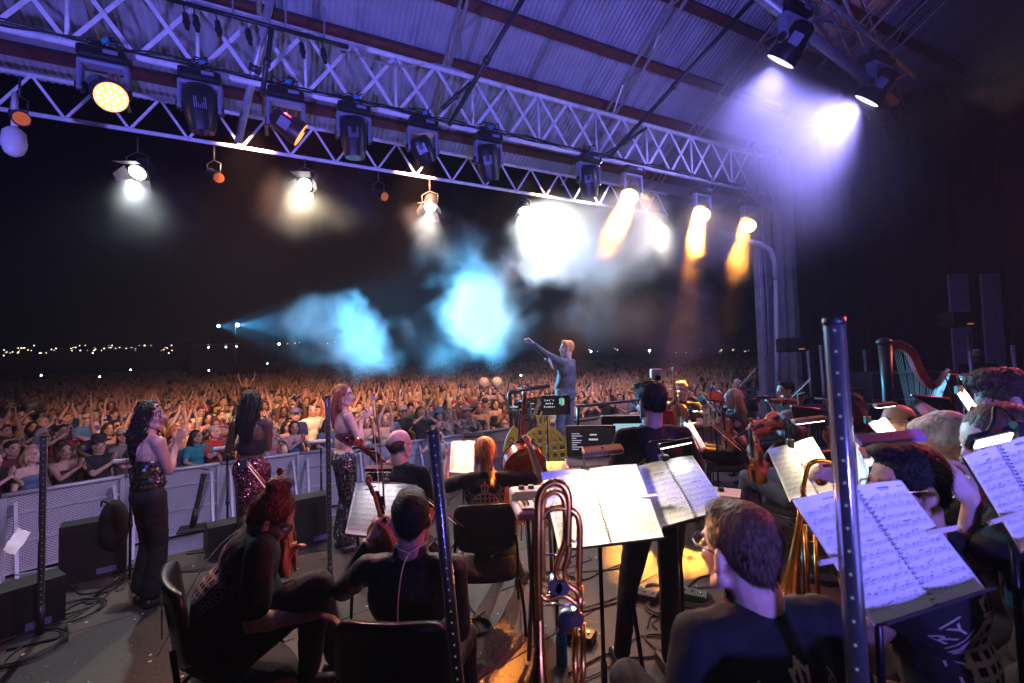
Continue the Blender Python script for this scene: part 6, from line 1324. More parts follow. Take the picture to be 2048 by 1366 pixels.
cliplamp('clip lamp on the stand before the blond violinist', P(1395, 822, 4.9), .1, V((1, 0, 0)), P(1372, 842, 4.95), P(1390, 870, 4.85), 5, (.95, .92, 1.0))
cliplamp('black arc lamp reaching over the buzz cut player', P(1985, 880, 1.3), .12, V((1, 0, .2)), P(2040, 860, 1.3), P(1990, 960, 1.2), 1.0, (.8, .8, 1), P(1990, 815, 1.35))
point('added_floor_amber', G(1170, 1120, .35), 7, (1.0, .36, .06), .05)  # added amber lights without a fixture, making the orange pool on the deck
spot('added_floor_amber', P(1090, 1000, 3.3), G(1040, 1110, 0), 60, (1.0, .36, .07), 80, .8, .05)
spot('added_amber_player', P(1540, 1000, 2.3), P(1650, 1200, 1.4), 22, (1.0, .34, .10), 60, .8, .04)  # added spot, no fixture behind it, tinting the brass player's arm orange
spot('added_amber_player', P(1230, 985, 1.6), f1 and I(f1)['F'].translation, 9, (1.0, .36, .12), 60, .8, .04)
spot('lamp_amber_cellist', P(985, 760, 4.2), I(c7)['F'].translation, 60, (1.0, .45, .12), 50, .8, .04)
# ================================================================ trombones and trumpet
m_brass = M('lacquered_brass', (0.88, 0.38, 0.07), .26, metal=1.0, var=.12, vscale=7); m_nickel = M('nickel', (0.6, 0.55, 0.5), .2, metal=1)
def C4(x, y, Y): return P(650 + x * .3418, 900 + y * .3418, Y)
tb = thing('trombone', 'brass trombone standing upright in the centre foreground', 'trombone', C4(1245, 1500, 1.2)); Yt = 1.14
mb = MB(); mb.path(catmull([C4(1255, 1000, Yt), C4(1246, 700, Yt), C4(1248, 400, Yt), C4(1252, 290, Yt), C4(1285, 215, Yt), C4(1345, 190, Yt), C4(1400, 215, Yt), C4(1425, 290, Yt), C4(1422, 430, Yt), C4(1418, 560, Yt)], 6), .0105, 14); mb.build('tuning_slide', m_brass, tb)
mb = MB(); a_ = C4(1255, 990, Yt); b_ = C4(1262, 1700, Yt - .04); d_ = b_ - a_; L_ = d_.length; mb.lathe([(.0105, 0), (.0125, L_ * .25), (.018, L_ * .4), (.026, L_ * .52), (.040, L_ * .68), (.060, L_ * .82), (.095, L_ * .95), (.12, L_), (.122, L_ + .002)], a_, d_, 32, cap=False); mb.build('bell', m_brass, tb)
mb = MB(); mb.path(catmull([C4(1275, 760, Yt), C4(1272, 560, Yt), C4(1275, 320, Yt), C4(1300, 262, Yt), C4(1345, 245, Yt), C4(1385, 265, Yt), C4(1405, 330, Yt), C4(1405, 520, Yt), C4(1365, 640, Yt), C4(1350, 720, Yt), C4(1385, 790, Yt)], 6), .0080, 12); mb.build('valve_tubing', m_brass, tb)
mb = MB(); mb.path(catmull([C4(1270, 400, Yt), C4(1300, 355, Yt), C4(1350, 338, Yt), C4(1420, 345, Yt), C4(1470, 375, Yt), C4(1490, 450, Yt), C4(1488, 600, Yt), C4(1485, 790, Yt)], 6), .0084, 12); mb.build('valve_tubing', m_brass, tb)
mb = MB(); mb.path(catmull([C4(1420, 430, Yt), C4(1425, 600, Yt), C4(1400, 700, Yt), C4(1420, 780, Yt), C4(1475, 830, Yt), C4(1480, 900, Yt), C4(1400, 850, Yt), C4(1300, 870, Yt), C4(1262, 840, Yt)], 6), .0080, 12); mb.build('valve_tubing', m_brass, tb)
for (p0, p1) in (((1275, 612), (1410, 612)), ((1275, 905), (1520, 905)), ((1300, 838), (1440, 850)), ((1440, 530), (1490, 545))): mb = MB(); mb.tube(C4(*p0, Yt), C4(*p1, Yt), .0032, n=8); mb.build('stay', m_nickel, tb)
for x_ in (1462, 1508): mb = MB(); mb.tube(C4(x_, 1010, Yt - .01), C4(x_, 1700, Yt - .02), .0078, n=12); mb.build('slide_tube', m_brass, tb)
mb = MB(); mb.tube(C4(1490, 790, Yt), C4(1490, 1010, Yt), .0085, n=12); mb.build('slide_tube', m_brass, tb)
for q_ in ((1385, 790), (1345, 185 + 600), (1470, 970)): mb = MB(); c_ = C4(*q_, Yt); mb.tube(c_ + V((0, .02, 0)), c_ - V((0, .02, 0)), .017, n=16); mb.build('rotor_valve', m_nickel, tb)
mb = MB(); c_ = C4(1425, 1000, Yt); mb.lathe([(.002, -.012), (.026, -.01), (.028, 0), (.026, .01), (.002, .012)], c_, V((.3, 1, .2)), 20); mb.build('counterweight', m_dark, tb)
def C6(x, y, Y): return P(1548 + x * .244, 700 + y * .244, Y)
t2_ = thing('trombone', 'second trombone held upright behind the large foreground score', 'trombone', P(1590, 1200, 1.7)); Y2 = 1.75
mb = MB(); mb.path(catmull([P(1628, 1010, Y2), C6(240, 1180, Y2), C6(262, 1000, Y2), C6(300, 930, Y2), C6(380, 908, Y2), C6(460, 935, Y2), C6(500, 1010, Y2), C6(505, 1200, Y2), P(1668, 1080, Y2)], 6), .0095, 12); mb.build('tuning_slide', m_brass, t2_)
a_ = C6(240, 1190, Y2); b_ = P(1573, 1235, Y2); d_ = b_ - a_; L_ = d_.length; mb = MB(); mb.lathe([(.0098, 0), (.013, L_ * .3), (.020, L_ * .55), (.032, L_ * .74), (.058, L_ * .9), (.10, L_), (.102, L_ + .002)], a_, d_, 28, cap=False); mb.build('bell', m_brass, t2_)
mb = MB(); mb.lathe([(.002, -.008), (.024, -.007), (.026, 0), (.024, .007), (.002, .008)], C6(385, 1058, Y2), V((0, 1, .1)), 20); mb.build('counterweight', m_brass, t2_)
for (p0, p1) in ((C6(275, 1045, Y2), C6(480, 1072, Y2)), (P(1608, 1082, Y2), P(1665, 1090, Y2))): mb = MB(); mb.tube(p0, p1, .003, n=8); mb.build('stay', m_nickel, t2_)
mb = MB(); mb.tube(P(1610, 1050, Y2), P(1620, 1260, Y2), .008, n=10); mb.tube(P(1630, 1060, Y2), P(1640, 1270, Y2), .008, n=10); mb.build('slide_tube', m_brass, t2_)
t3 = thing('trombone_slide', 'golden double slide pointing up toward the grey haired player', 'slide', P(1880, 1005, 1.6))
for dy in (0, 12): mb = MB(); mb.tube(P(1872, 1002 + dy, 1.62), P(1962, 958 + dy, 1.5), .0075, n=12); mb.build('slide_tube', M('bright_gold', (.9, .55, .12), .2, metal=1), t3)
mb = MB(); mb.tube(P(1955, 955, 1.5), P(1958, 978, 1.5), .004, n=8); mb.build('stay', m_nickel, t3)
tp = thing('trumpet', 'silver trumpet raised by the grey haired player', 'trumpet', P(1900, 950, 1.6)); mb = MB(); a_, b_ = P(1925, 925, 1.62), P(1880, 958, 1.66); d_ = b_ - a_; mb.lathe([(.006, 0), (.008, .04), (.014, .07), (.028, .09), (.055, .105), (.056, .106)], a_, d_, 24, cap=False); mb.build('bell', m_nickel, tp)
mb = MB(); mb.path(catmull([a_, a_ - d_.normalized() * .15, a_ - d_.normalized() * .19 + V((0, 0, -.03)), a_ - d_.normalized() * .15 + V((0, 0, -.06)), a_ + V((0, 0, -.06))], 6), .006, 10); mb.build('lead_pipe', m_nickel, tp)
for k in range(3): q_ = a_ - d_.normalized() * (.05 + k * .025); mb = MB(); mb.tube(q_ + V((0, 0, .03)), q_ + V((0, 0, -.09)), .009, n=10); mb.build('valve', m_nickel, tp)
# ================================================================ harp
hp_ = thing('harp', 'tall red and gold harp with pale strings behind the wind players', 'harp', P(1800, 880, 4.6)); Yh = 4.6; m_hw = M('harp_red', (.30, .05, .04), .35, coat=.4); m_hd = M('harp_column', (.03, .02, .02), .4)
mb = MB(); mb.path([P(1770, 690, Yh), P(1775, 780, Yh), P(1785, 1000, Yh)], [.06, .045, .05], 14); mb.ell(P(1768, 684, Yh), (.07, .07, .045)); mb.build('column', m_hd, hp_)
neck = catmull([P(1782, 690, Yh), P(1800, 690, Yh), P(1822, 706, Yh), P(1840, 745, Yh - .03), P(1858, 768, Yh - .06), P(1882, 768, Yh - .1), P(1905, 742, Yh - .15)], 6)
mb = MB()
for a_, b_ in zip(neck, neck[1:]): mb.bar(a_, b_ + (b_ - a_) * .15, .045, .085, V((0, 1, 0)).cross(b_ - a_))
mb.build('neck', m_hw, hp_)
for k in range(len(neck) - 2):
    q_ = neck[k + 1]
    mb = MB(); mb.tube(q_ + V((0, -.028, .02)), q_ + V((0, -.045, .02)), .007, n=8); mb.build('tuning_pin', m_nickel, hp_)
sb_a, sb_b = P(1908, 748, Yh - .2), P(1850, 900, Yh + .0)
mb = MB(); mb.bar(sb_a, sb_b, .16, .10, V((0, 1, 0))); mb.build('sound_box', M('harp_box', (.34, .13, .08), .4), hp_)
for k in range(26):
    f_ = k / 25; a_ = neck[int(2 + f_ * (len(neck) - 6))] + V((0, 0, -.05)); b_ = P(1836 + 14 * f_ * 1.0, 905 - f_ * 75, Yh) + V((-.02, -.02, 0)); mb = MB(); mb.tube(a_, b_, .0014, n=4, cap=False); mb.build('string', m_hairw, hp_)
# ================================================================ podium, rails, sign
q_ = P(1140, 903, 7.05); t_ = thing('podium', 'black carpeted podium under the pointing man', 'podium', (q_.x, q_.y, 0)); mb = MB(); mb.box((q_.x + .1, q_.y + .1, PODZ - .03), (1.5, 1.5, .06), Matrix.Rotation(.5, 3, 'Z'), .01); mb.build('platform', m_dark, t_); mb = MB(); mb.box((q_.x + .1, q_.y + .1, (PODZ - .06) / 2), (1.4, 1.4, PODZ - .07), Matrix.Rotation(.5, 3, 'Z')); mb.build('skirt', m_drape, t_)
t_ = thing('podium_rail', 'black tubular rail with clear panel left of the pointing man', 'rail', P(1020, 895, 6.4)); mb = MB(); mb.path([P(1026, 905, 6.4), P(1019, 790, 6.4), P(1022, 783, 6.4), P(1098, 772, 6.9)], .03, 12); mb.build('frame', m_tubk, t_)
mb = MB(); a_, b_ = P(1028, 800, 6.4), P(1098, 790, 6.9); mb.add([a_, b_, V((b_.x, b_.y, .5)), V((a_.x, a_.y, .5))] + [v_ + V((0, .008, 0)) for v_ in (a_, b_, V((b_.x, b_.y, .5)), V((a_.x, a_.y, .5)))], [[0, 1, 2, 3], [7, 6, 5, 4], [0, 4, 5, 1], [2, 6, 7, 3]]); mb.build('clear_panel', M('clear_sheet', (.9, .95, 1), .05, trans=1.0, spec=.5), t_)
mb = MB(); c_ = P(1024, 818, 6.3); mb.tube(c_ - V((.05, 0, 0)), c_ + V((.09, 0, 0)), .045, n=14); mb.build('clamp_light', M('clamp_chrome', (.6, .65, .8), .2, metal=1), t_)
t_ = thing('podium_rail', 'low rail with shiny glass strips right of the podium', 'rail', P(1165, 880, 6.6)); mb = MB(); mb.path([P(1156, 905, 6.6), P(1156, 818, 6.6), P(1160, 812, 6.6), P(1280, 800, 6.3), P(1282, 860, 6.3)], .02, 10); mb.build('frame', m_tubk, t_)
mb = MB(); mb.bar(P(1165, 812, 6.5), P(1278, 800, 6.2), .16, .012, V((0, .3, 1))); mb.build('glass_strip', M('bright_strip', (.75, .8, .95), .08, metal=.6), t_)
t_ = thing('yellow_emblem', 'yellow portcullis emblem board standing before the podium', 'sign', P(1085, 950, 6.0)); c_ = P(1088, 905, 6.0); m_yel = M('yellow_print', (.36, .30, .012), .6)
ex, ez = V((.96, .2, 0)), V((0, 0, 1)); FT = Matrix((ex, V((-.2, .96, 0)), ez)).transposed().to_4x4(); FT.translation = c_
mb = MB(); mb.T = FT
for pl in emblem(): mb.prism([(x * .34, y * .34) for x, y in pl], -.01, .01, Matrix.Rotation(D2(90), 4, 'X'))
mb.build('portcullis', m_yel, t_)
mb = MB(); mb.T = FT
for pl in arc(0, 0, 1.15, 1.62, math.pi - .75, math.pi + .75, 18): mb.prism([(x * .34, y * .34) for x, y in pl], -.01, .008, Matrix.Rotation(D2(90), 4, 'X'))
bd = mb.build('band', m_yel, t_); mb = MB(); mb.T = FT
for pl in text2('SOUND', .36, 0, 0, 1.40, math.pi): mb.add([V((x * .34, -.014, y * .34)) for x, y in pl], [list(range(len(pl)))])
mb.build('letters', M('dark_letters', (.03, .03, .03), .7), bd)
mb = MB(); mb.T = FT; mb.box((0, .05, -.25), (.04, .03, .9)); mb.box((0, .06, -.70), (.5, .25, .03)); mb.build('stand', m_dark, t_)
# ================================================================ screens, laptop, keyboard
def slab(mb, c_, w_, h_, th, fwd, up=V((0, 0, 1))):
    y_ = V(fwd).normalized(); x_ = y_.cross(up).normalized(); z_ = x_.cross(y_); mb.box(c_, (w_, th, h_), Matrix((x_, y_, z_)).transposed(), min(.005, th / 3)); return x_, y_, z_
def screen(name, label, cat, c_, w_, h_, fwd, drawing, em, es, up=V((0, 0, 1)), base=None):
    t_ = thing(name, label, cat, base or (c_.x, c_.y, c_.z - h_ / 2)); mb = MB(); x_, y_, z_ = slab(mb, c_, w_, h_, .02, fwd, up); mb.build('casing', m_plastic, t_); f = c_ - y_ * .0115
    mb = MB(); mb.quad(f - x_ * w_ * .46 - z_ * h_ * .45, f + x_ * w_ * .46 - z_ * h_ * .45, f + x_ * w_ * .46 + z_ * h_ * .45, f - x_ * w_ * .46 + z_ * h_ * .45); g_ = mb.build('display', M('display_' + cat.replace(' ', '_') + str(es), em, .25, emit=em, es=es), t_)
    for (x0, z0, x1, z1, col, s_) in drawing:
        mb = MB(); o_ = f - y_ * .001; mb.quad(*[o_ + x_ * a * w_ * .46 + z_ * b * h_ * .45 for a, b in ((x0, z0), (x1, z0), (x1, z1), (x0, z1))]); mb.build('graphic', M('gr_%s' % (str(col)), col, .4, emit=col, es=s_), g_)
    return t_, x_, y_, z_, f
W_ = (.85, .9, 1.0)
rows = [(-.85, .55 - k * .16, -.85 + .35 + .15 * math.sin(k * 2.3), .60 - k * .16, W_, .5) for k in range(8)]
screen('laptop', 'open laptop with a dark session screen before the keyboard player', 'laptop', P(1182, 882, 3.5), .37, .25, V((.12, 1, .25)), rows + [(-.05, .45, .25, .55, W_, .7), (-.1, .1, .3, .22, W_, .8), (-.25, -.55, .95, -.40, (.35, .45, .02), .5), (-.2, -.75, .9, -.64, W_, .7)], (.012, .013, .018), .5)
t_ = [o for o in COL.objects if o.name.startswith('laptop')][-1]; mb = MB(); c_ = P(1185, 925, 3.38); mb.box(c_, (.38, .26, .018), None, .004); mb.build('keyboard_deck', M('laptop_grey', (.35, .35, .37), .4, metal=.5), t_)
screen('monitor', 'boxy monitor with a pale blue score page left of the keyboard player', 'monitor', P(1262, 873, 3.7), .30, .24, V((.1, 1, .1)), [(-.7, .5 - k * .2, .6, .53 - k * .2, (.05, .1, .15), .1) for k in range(5)], (.35, .62, .72), .9)
mb = MB(); c_ = P(1255, 872, 3.74); slab(mb, c_, .42, .34, .05, V((.1, 1, .1))); mb.build('housing', m_plastic, [o for o in COL.objects if o.name.startswith('monitor')][-1])
tbx, x_, y_, z_, f = screen('tablet', 'black tablet with a small colour logo and white text on a stand by the podium', 'tablet', P(1112, 810, 3.9), .24, .17, V((.1, 1, .12)), [(.25, .1, .38, .75, (.1, .75, .3), .8), (.38, -.05, .52, .85, (.1, .5, .9), .8), (.52, .05, .64, .75, (.85, .6, .1), .8)], (.008, .009, .012), .4)
mb = MB(); o_ = f - y_ * .0015
for k, s_ in enumerate(('Let\'s', 'make', 'Summer')):
    for pl in text2(s_, .022, 0, 0): mb.add([o_ + x_ * (u - .055) + z_ * (v_ + .045 - k * .028) for u, v_ in pl], [list(range(len(pl)))])
mb.build('screen_text', M('text_white', W_, .5, emit=W_, es=.9), tbx)
def pole_stand(name, label, cat, top, z0, mt=None, legs=True, group=None):
    mt = mt or m_tubk; t_ = thing(name, label, cat, (top.x, top.y, z0), 0, group); mb = MB(); mb.tube(top, (top.x, top.y, z0 + .02), .011, n=10); mb.build('pole', mt, t_); mb = MB(); mb.tube((top.x, top.y, (top.z + z0) / 2 + .03), (top.x, top.y, (top.z + z0) / 2 - .03), .018, n=10); mb.build('collar', m_plastic, t_)
    for k in range(3): a_ = k * 2.094 + .3; mb = MB(); mb.tube((top.x, top.y, z0 + .12), (top.x + .28 * math.cos(a_), top.y + .28 * math.sin(a_), z0 + .012), .009, n=7); mb.build('leg', mt, t_)
    return t_
pole_stand('tablet_stand', 'black stand carrying the tablet by the podium', 'stand', P(1094, 832, 3.92), 0)
for (x, y, Y, lb) in [(262, 923, 4.2, 'small mixer on a stand left of the disc top singer'), (455, 898, 4.9, 'small mixer on a stand between the two left singers'), (642, 884, 5.2, 'small mixer on a stand left of the auburn singer')]:
    top = P(x, y + 12, Y); s_ = pole_stand('mixer_stand', lb.replace('small mixer on a', 'thin black'), 'stand', top, 0); c_ = P(x, y, Y); t_ = thing('mixer', lb, 'mixer', c_); mb = MB(); R_ = Matrix.Rotation(.25, 3, 'Z') @ Matrix.Rotation(-.35, 3, 'X'); mb.box(c_, (.24, .12, .035), R_, .006); mb.build('case', M('cream_case', (.55, .52, .42), .5), t_)
    for k in range(7):
        q_ = c_ + R_ @ V((-.08 + k * .027, -.02, .018)); mb = MB(); mb.tube(q_, q_ + R_ @ V((0, 0, .014)), .007, n=10); mb.build('knob', m_plastic, t_); q_ = c_ + R_ @ V((-.08 + k * .027, .03, .018)); mb = MB(); mb.tube(q_, q_ + R_ @ V((0, 0, .004)), .005, n=8); mb.build('light', M('knob_led%d' % (k % 3), ((.1, .9, .3), (1, .6, .1), (.7, .8, 1))[k % 3], .4, emit=((.1, .9, .3), (1, .6, .1), (.7, .8, 1))[k % 3], es=.7), t_)
t_ = thing('keyboard', 'white stage keyboard beside the ginger cellist\'s chair', 'keyboard', P(1075, 1010, 2.9)); A_ = P(1040, 1005, 2.75); B_ = P(1270, 1000, 2.85); d_ = (B_ - A_); d_.z = 0; d_.normalize(); nn = V((-d_.y, d_.x, 0)); c_ = A_.lerp(B_, .5); c_.z = 1.06; L_ = .80
Rk = Matrix((d_, nn, V((0, 0, 1)))).transposed(); m_wp = M('white_plastic', (.62, .62, .64), .4); mb = MB(); mb.box(c_ + nn * .12, (L_, .14, .09), Rk, .01); mb.box(c_ + V((0, 0, -.03)), (L_, .34, .05), Rk, .01); mb.build('case', m_wp, t_)
kk = MB(); kk.box((0, 0, 0), (.021, .14, .014), Rk); km = kk.mesh('white_key'); km.materials.append(m_wp); kb2 = MB(); kb2.box((0, 0, 0), (.011, .09, .014), Rk); kbm = kb2.mesh('black_key'); kbm.materials.append(m_ebony)
for k in range(32):
    q_ = c_ + d_ * (-.36 + k * .0232) - nn * .08 + V((0, 0, .005)); o = bpy.data.objects.new('white_key', km); COL.objects.link(o); o.parent = t_; o.location = q_ - t_.location
    if k % 7 not in (2, 6): o = bpy.data.objects.new('black_key', kbm); COL.objects.link(o); o.parent = t_; o.location = q_ + d_ * .0116 + nn * .025 + V((0, 0, .012)) - t_.location
for k in range(2): q_ = c_ - d_ * (.33 - k * .06) + nn * .12 + V((0, 0, .045)); mb = MB(); mb.tube(q_, q_ + V((0, 0, .02)), .02, .018, n=14); mb.build('knob', m_plastic, t_)
for s_ in (-1, 1):
    for s2 in (-1, 1): q_ = c_ + d_ * s_ * .3; mb = MB(); mb.tube(q_ + nn * s2 * .15 + V((0, 0, -.06)), V((q_.x, q_.y, .02)) - nn * s2 * .2, .014, n=8); mb.build('leg', m_tubk, t_)
# desk for laptop and screens
t_ = thing('equipment_table', 'black table carrying laptop and monitor', 'table', P(1215, 1100, 3.5)); c_ = P(1215, 930, 3.55); zt = c_.z - .03; mb = MB(); mb.box((c_.x, c_.y, zt), (.95, .5, .03), None, .005); mb.build('tabletop', m_dark, t_)
for sx in (-1, 1):
    for sy in (-1, 1): mb = MB(); mb.tube((c_.x + sx * .44, c_.y + sy * .22, zt), (c_.x + sx * .44, c_.y + sy * .22, .01), .014, n=8); mb.build('leg', m_tubk, t_)
t_ = thing('control_box', 'cream topped floor box with a black knob before the blond violinist', 'box', P(1452, 1000, 3.3)); c_ = P(1450, 985, 3.3); mb = MB(); mb.box(c_, (.20, .22, .012), Matrix.Rotation(-.5, 3, 'Z')); mb.build('lid', MATS['cream_case'], t_); mb = MB(); mb.box(c_ + V((0, 0, -.06)), (.205, .225, .10), Matrix.Rotation(-.5, 3, 'Z'), .006); mb.build('case', m_plastic, t_); mb = MB(); mb.tube(c_ + V((-.02, .02, 0)), c_ + V((-.02, .02, .03)), .024, .020, n=16); mb.build('knob', m_plastic, t_); mb = MB(); mb.tube(c_ + V((0, 0, -.1)), V((c_.x, c_.y, .02)), .02, n=8); mb.build('post', m_tubk, t_)
t_ = thing('stage_camera', 'white box camera on a pole above the keyboard player', 'camera', P(1308, 760, 3.6)); c_ = P(1312, 747, 3.6); mb = MB(); mb.box(c_, (.085, .05, .075), None, .006); mb.build('housing', M('white_box', (.7, .72, .8), .4), t_); mb = MB(); mb.tube(c_ + V((0, -.03, -.03)), c_ + V((0, -.05, -.035)), .022, n=14); mb.build('lens', m_ebony, t_); mb = MB(); mb.tube(c_ + V((0, 0, -.04)), V((c_.x, c_.y, .02)), .012, n=8); mb.build('pole', m_tubk, t_)
# ================================================================ loudspeakers, cases, bottles, bags
def wedge(label, c_, w_, h_, d_, rz, cat='monitor speaker'):
    t_ = thing('floor_monitor', label, cat, (c_.x, c_.y, 0)); R4 = Matrix.Translation((c_.x, c_.y, 0)) @ Matrix.Rotation(rz, 4, 'Z') @ Matrix(((0, 0, 1, 0), (1, 0, 0, 0), (0, 1, 0, 0), (0, 0, 0, 1)))
    mb = MB(); mb.prism([(-d_ / 2, .005), (d_ / 2, .005), (d_ / 2, h_ * .55), (d_ * .1, h_), (-d_ / 2, h_)], -w_ / 2, w_ / 2, R4); mb.build('cabinet', M('speaker_black', (.012, .012, .013), .6, var=.2, vscale=20, bump=.3, bscale=80), t_)
    Rz = Matrix.Rotation(rz, 3, 'Z'); q_ = V((c_.x, c_.y, h_ * .55)) + Rz @ V((0, -d_ / 2 - .004, 0)); mb = MB(); mb.box(q_, (w_ * .86, .006, h_ * .7), Rz); mb.build('grille', M('grille', (.03, .03, .034), .45, metal=.5), t_); mb = MB(); mb.box(q_ + V((0, 0, -h_ * .42)) + Rz @ V((w_ * .2, -.004, 0)), (.14, .01, .05), Rz); mb.build('socket_plate', M('blue_plate', (.15, .2, .4), .4, metal=.4), t_); return t_
wedge('big black speaker cabinet at the stage edge left of the disc top singer', P(190, 1110, 4.4), .46, .52, .36, .68); wedge('low black monitor wedge at the far left with taped paper', P(25, 1190, 3.5), .5, .34, .4, 1.0); wedge('small black monitor between the two left singers', P(468, 1060, 4.9), .5, .32, .4, .7); wedge('black equipment box behind the braided singer', P(618, 1030, 5.1), .38, .50, .4, .6); wedge('flat black monitor at the stage edge by the photographer', P(800, 975, 5.6), .7, .30, .45, .75)
wedge('black wedge monitor hidden behind the large score', P(1640, 1180, 2.6), .4, .3, .35, -.5)
t_ = thing('backpack', 'black backpack leaning on the big speaker cabinet', 'backpack', P(232, 1120, 4.5)); mb = MB(); c_ = P(228, 1050, 4.35); mb.ell(c_, (.13, .10, .24), None, 16, 10); mb.ell(c_ + V((0, -.06, -.06)), (.09, .06, .11), None, 14, 8); remesh(mb, 'bag', m_tee, .012, 4, t_); mb = MB(); mb.path(catmull([c_ + V((-.05, -.08, .2)), c_ + V((0, -.12, .26)), c_ + V((.05, -.08, .2))], 5), .008, 6); mb.build('strap', m_tee, t_)
t_ = thing('taped_paper', 'crumpled white set list taped on the far left monitor', 'paper', P(30, 1085, 3.5)); mb = MB(); A_, B_, C2, D_ = P(36, 1056, 3.45), P(62, 1066, 3.45), P(30, 1110, 3.3), P(5, 1100, 3.3); n_ = 6; vs = [A_.lerp(B_, i_ / n_).lerp(D_.lerp(C2, i_ / n_), j / n_) + V((0, 0, random.uniform(-.008, .008))) for j in range(n_ + 1) for i_ in range(n_ + 1)]; mb.add(vs, [[j * 7 + i_, j * 7 + i_ + 1, j * 7 + i_ + 8, j * 7 + i_ + 7] for j in range(6) for i_ in range(6)], True); mb.build('sheet', m_page, t_)
t_ = thing('edge_strip', 'white strip lying along the stage edge at the left', 'strip', P(100, 1150, 4)); mb = MB(); mb.bar(G(30, 1150, .02), G(182, 1125, .02), .02, .012); mb.build('strip', m_white, t_)
def bottle(label, q_, h_, r, mt, capm, cat='bottle'):
    t_ = thing('bottle', label, cat, q_); mb = MB(); mb.lathe([(r * .9, .0), (r, h_ * .04), (r, h_ * .3), (r * .93, h_ * .33), (r, h_ * .36), (r, h_ * .66), (r * .8, h_ * .78), (r * .38, h_ * .88), (r * .36, h_ * .93)], q_, (0, 0, 1), 20); mb.build('flask', mt, t_); mb = MB(); mb.tube(q_ + V((0, 0, h_ * .93)), q_ + V((0, 0, h_)), r * .42, n=14); mb.build('cap', capm, t_)
m_pet = M('clear_plastic', (.9, .95, 1.0), .08, trans=.92); bottle('clear water bottle standing near the feet of the auburn singer', fl(637, 1076, 0), .24, .033, m_pet, m_wp); bottle('clear water bottle just right of the auburn bun', fl(565, 1100, 0), .24, .033, m_pet, m_wp)
bottle('bright blue metal bottle on the floor beside the central trombone', fl(1124, 1328, 0), .24, .036, M('blue_metal', (.01, .22, .48), .25, metal=.6), m_plastic)
m_case = M('flight_case', (.03, .035, .05), .6); m_alu = M('case_edge', (.5, .5, .52), .35, metal=.8)
for (x, y, Y, w_, h_, lb) in [(1790, 770, 8.2, 1.3, .5, 'dark flight case with metal edges behind the harp, upper one'), (1770, 800, 8.4, 1.6, .55, 'dark flight case with metal edges behind the harp, lower one'), (1690, 850, 8.0, 1.3, .7, 'dark flight case beside the tall post')]:
    c_ = P(x, y, Y); t_ = thing('flight_case', lb, 'flight case', (c_.x, c_.y, c_.z - h_ / 2)); mb = MB(); mb.box(c_, (w_, .6, h_), None, .01); mb.build('case', m_case, t_)
    for s_ in (-1, 1): mb = MB(); mb.box(c_ + V((0, -.303, s_ * (h_ / 2 - .02))), (w_ + .01, .012, .03)); mb.build('edge_strip', m_alu, t_)
    for k in (-1, 1): mb = MB(); mb.box(c_ + V((k * w_ * .25, -.306, 0)), (.10, .02, .10), None, .01); mb.build('latch', m_alu, t_)
for (x, y0_, y1, Y, lb) in [(1935, 660, 1000, 8.0, 'rusty scaffold post left of the bearded stagehand'), (2025, 690, 900, 7.5, 'thin rusty post right of the bearded stagehand'), (1728, 700, 880, 9.5, 'blue lit scaffold post right of the tall post'), (1640, 690, 880, 9.0, 'grey scaffold post just right of the tall post'), (1615, 700, 880, 9.2, 'narrow steel post against the tall post')]: pole('scaffold_pole', lb, P(x, y0_, Y), V((P(x, y0_, Y).x + .05, P(x, y0_, Y).y, .01)), .03, m_galv)
t_ = thing('wall_panel', 'blue lit door panels behind the bearded stagehand', 'panel', P(1950, 850, 9.0)); mp_ = M('grey_panel', (.25, .28, .33), .6, var=.15)
for x in (1925, 1990): c_ = P(x, 700, 9.0); mb = MB(); mb.box((c_.x, c_.y, 1.9), (.40, .04, 3.0), None, .01); mb.build('panel', mp_, t_)
for (x, y, Y, lb) in [(1912, 640, 7.8, 'black loudspeaker clamped on a post near the stagehand'), (1583, 690, 8.4, 'small black loudspeaker on the side of the tall post')]:
    c_ = P(x, y, Y); t_ = thing('loudspeaker', lb, 'loudspeaker', c_); mb = MB(); mb.box(c_, (.42, .3, .26), None, .02); mb.build('cabinet', m_plastic, t_); mb = MB(); mb.box(c_ + V((0, -.155, 0)), (.38, .01, .22)); mb.build('grille', MATS['grille'], t_); mb = MB(); mb.box(c_ + V((.08, -.163, -.08)), (.10, .006, .025)); mb.build('badge', M('amber_badge', (.5, .25, .08), .5, emit=(.9, .35, .1), es=.3), t_)
# ================================================================ microphones and cables
def mic(label, base, mid, tip, z0): 
    t_ = thing('microphone_stand', label, 'microphone', (base.x, base.y, z0)); mb = MB(); mb.path([V((base.x, base.y, z0 + .02)), base, mid, tip], .006, 8); mb.build('boom', m_tubk, t_); d_ = (tip - mid).normalized(); mb = MB(); mb.tube(tip, tip + d_ * .13, .011, n=12); mb.build('microphone', M('mic_body', (.35, .34, .33), .35, metal=.7), t_); mb = MB(); mb.tube(V((base.x, base.y, z0)), V((base.x, base.y, z0 + .02)), .12, n=20); mb.build('base', m_base, t_)
mic('boom microphone with grey body left of the blurred tube', P(1600, 830, 4.4), P(1610, 795, 4.4), P(1630, 797, 4.3), .3); mic('boom microphone by the blond violinist\'s face', P(1420, 800, 5.6), P(1425, 770, 5.6), P(1437, 781, 5.4), .3); mic('gooseneck microphone at the upper right by the stagehand post', P(1905, 790, 3.6), P(1890, 752, 3.6), P(1935, 752, 3.5), .3); mic('short microphone on a stand before the sandy haired violist', P(1362, 835, 5.0), P(1375, 815, 5.0), P(1395, 822, 4.9), .3)
m_cab = M('black_cable', (.012, .012, .013), .5); m_cabw = M('pale_cable', (.5, .5, .5), .5)
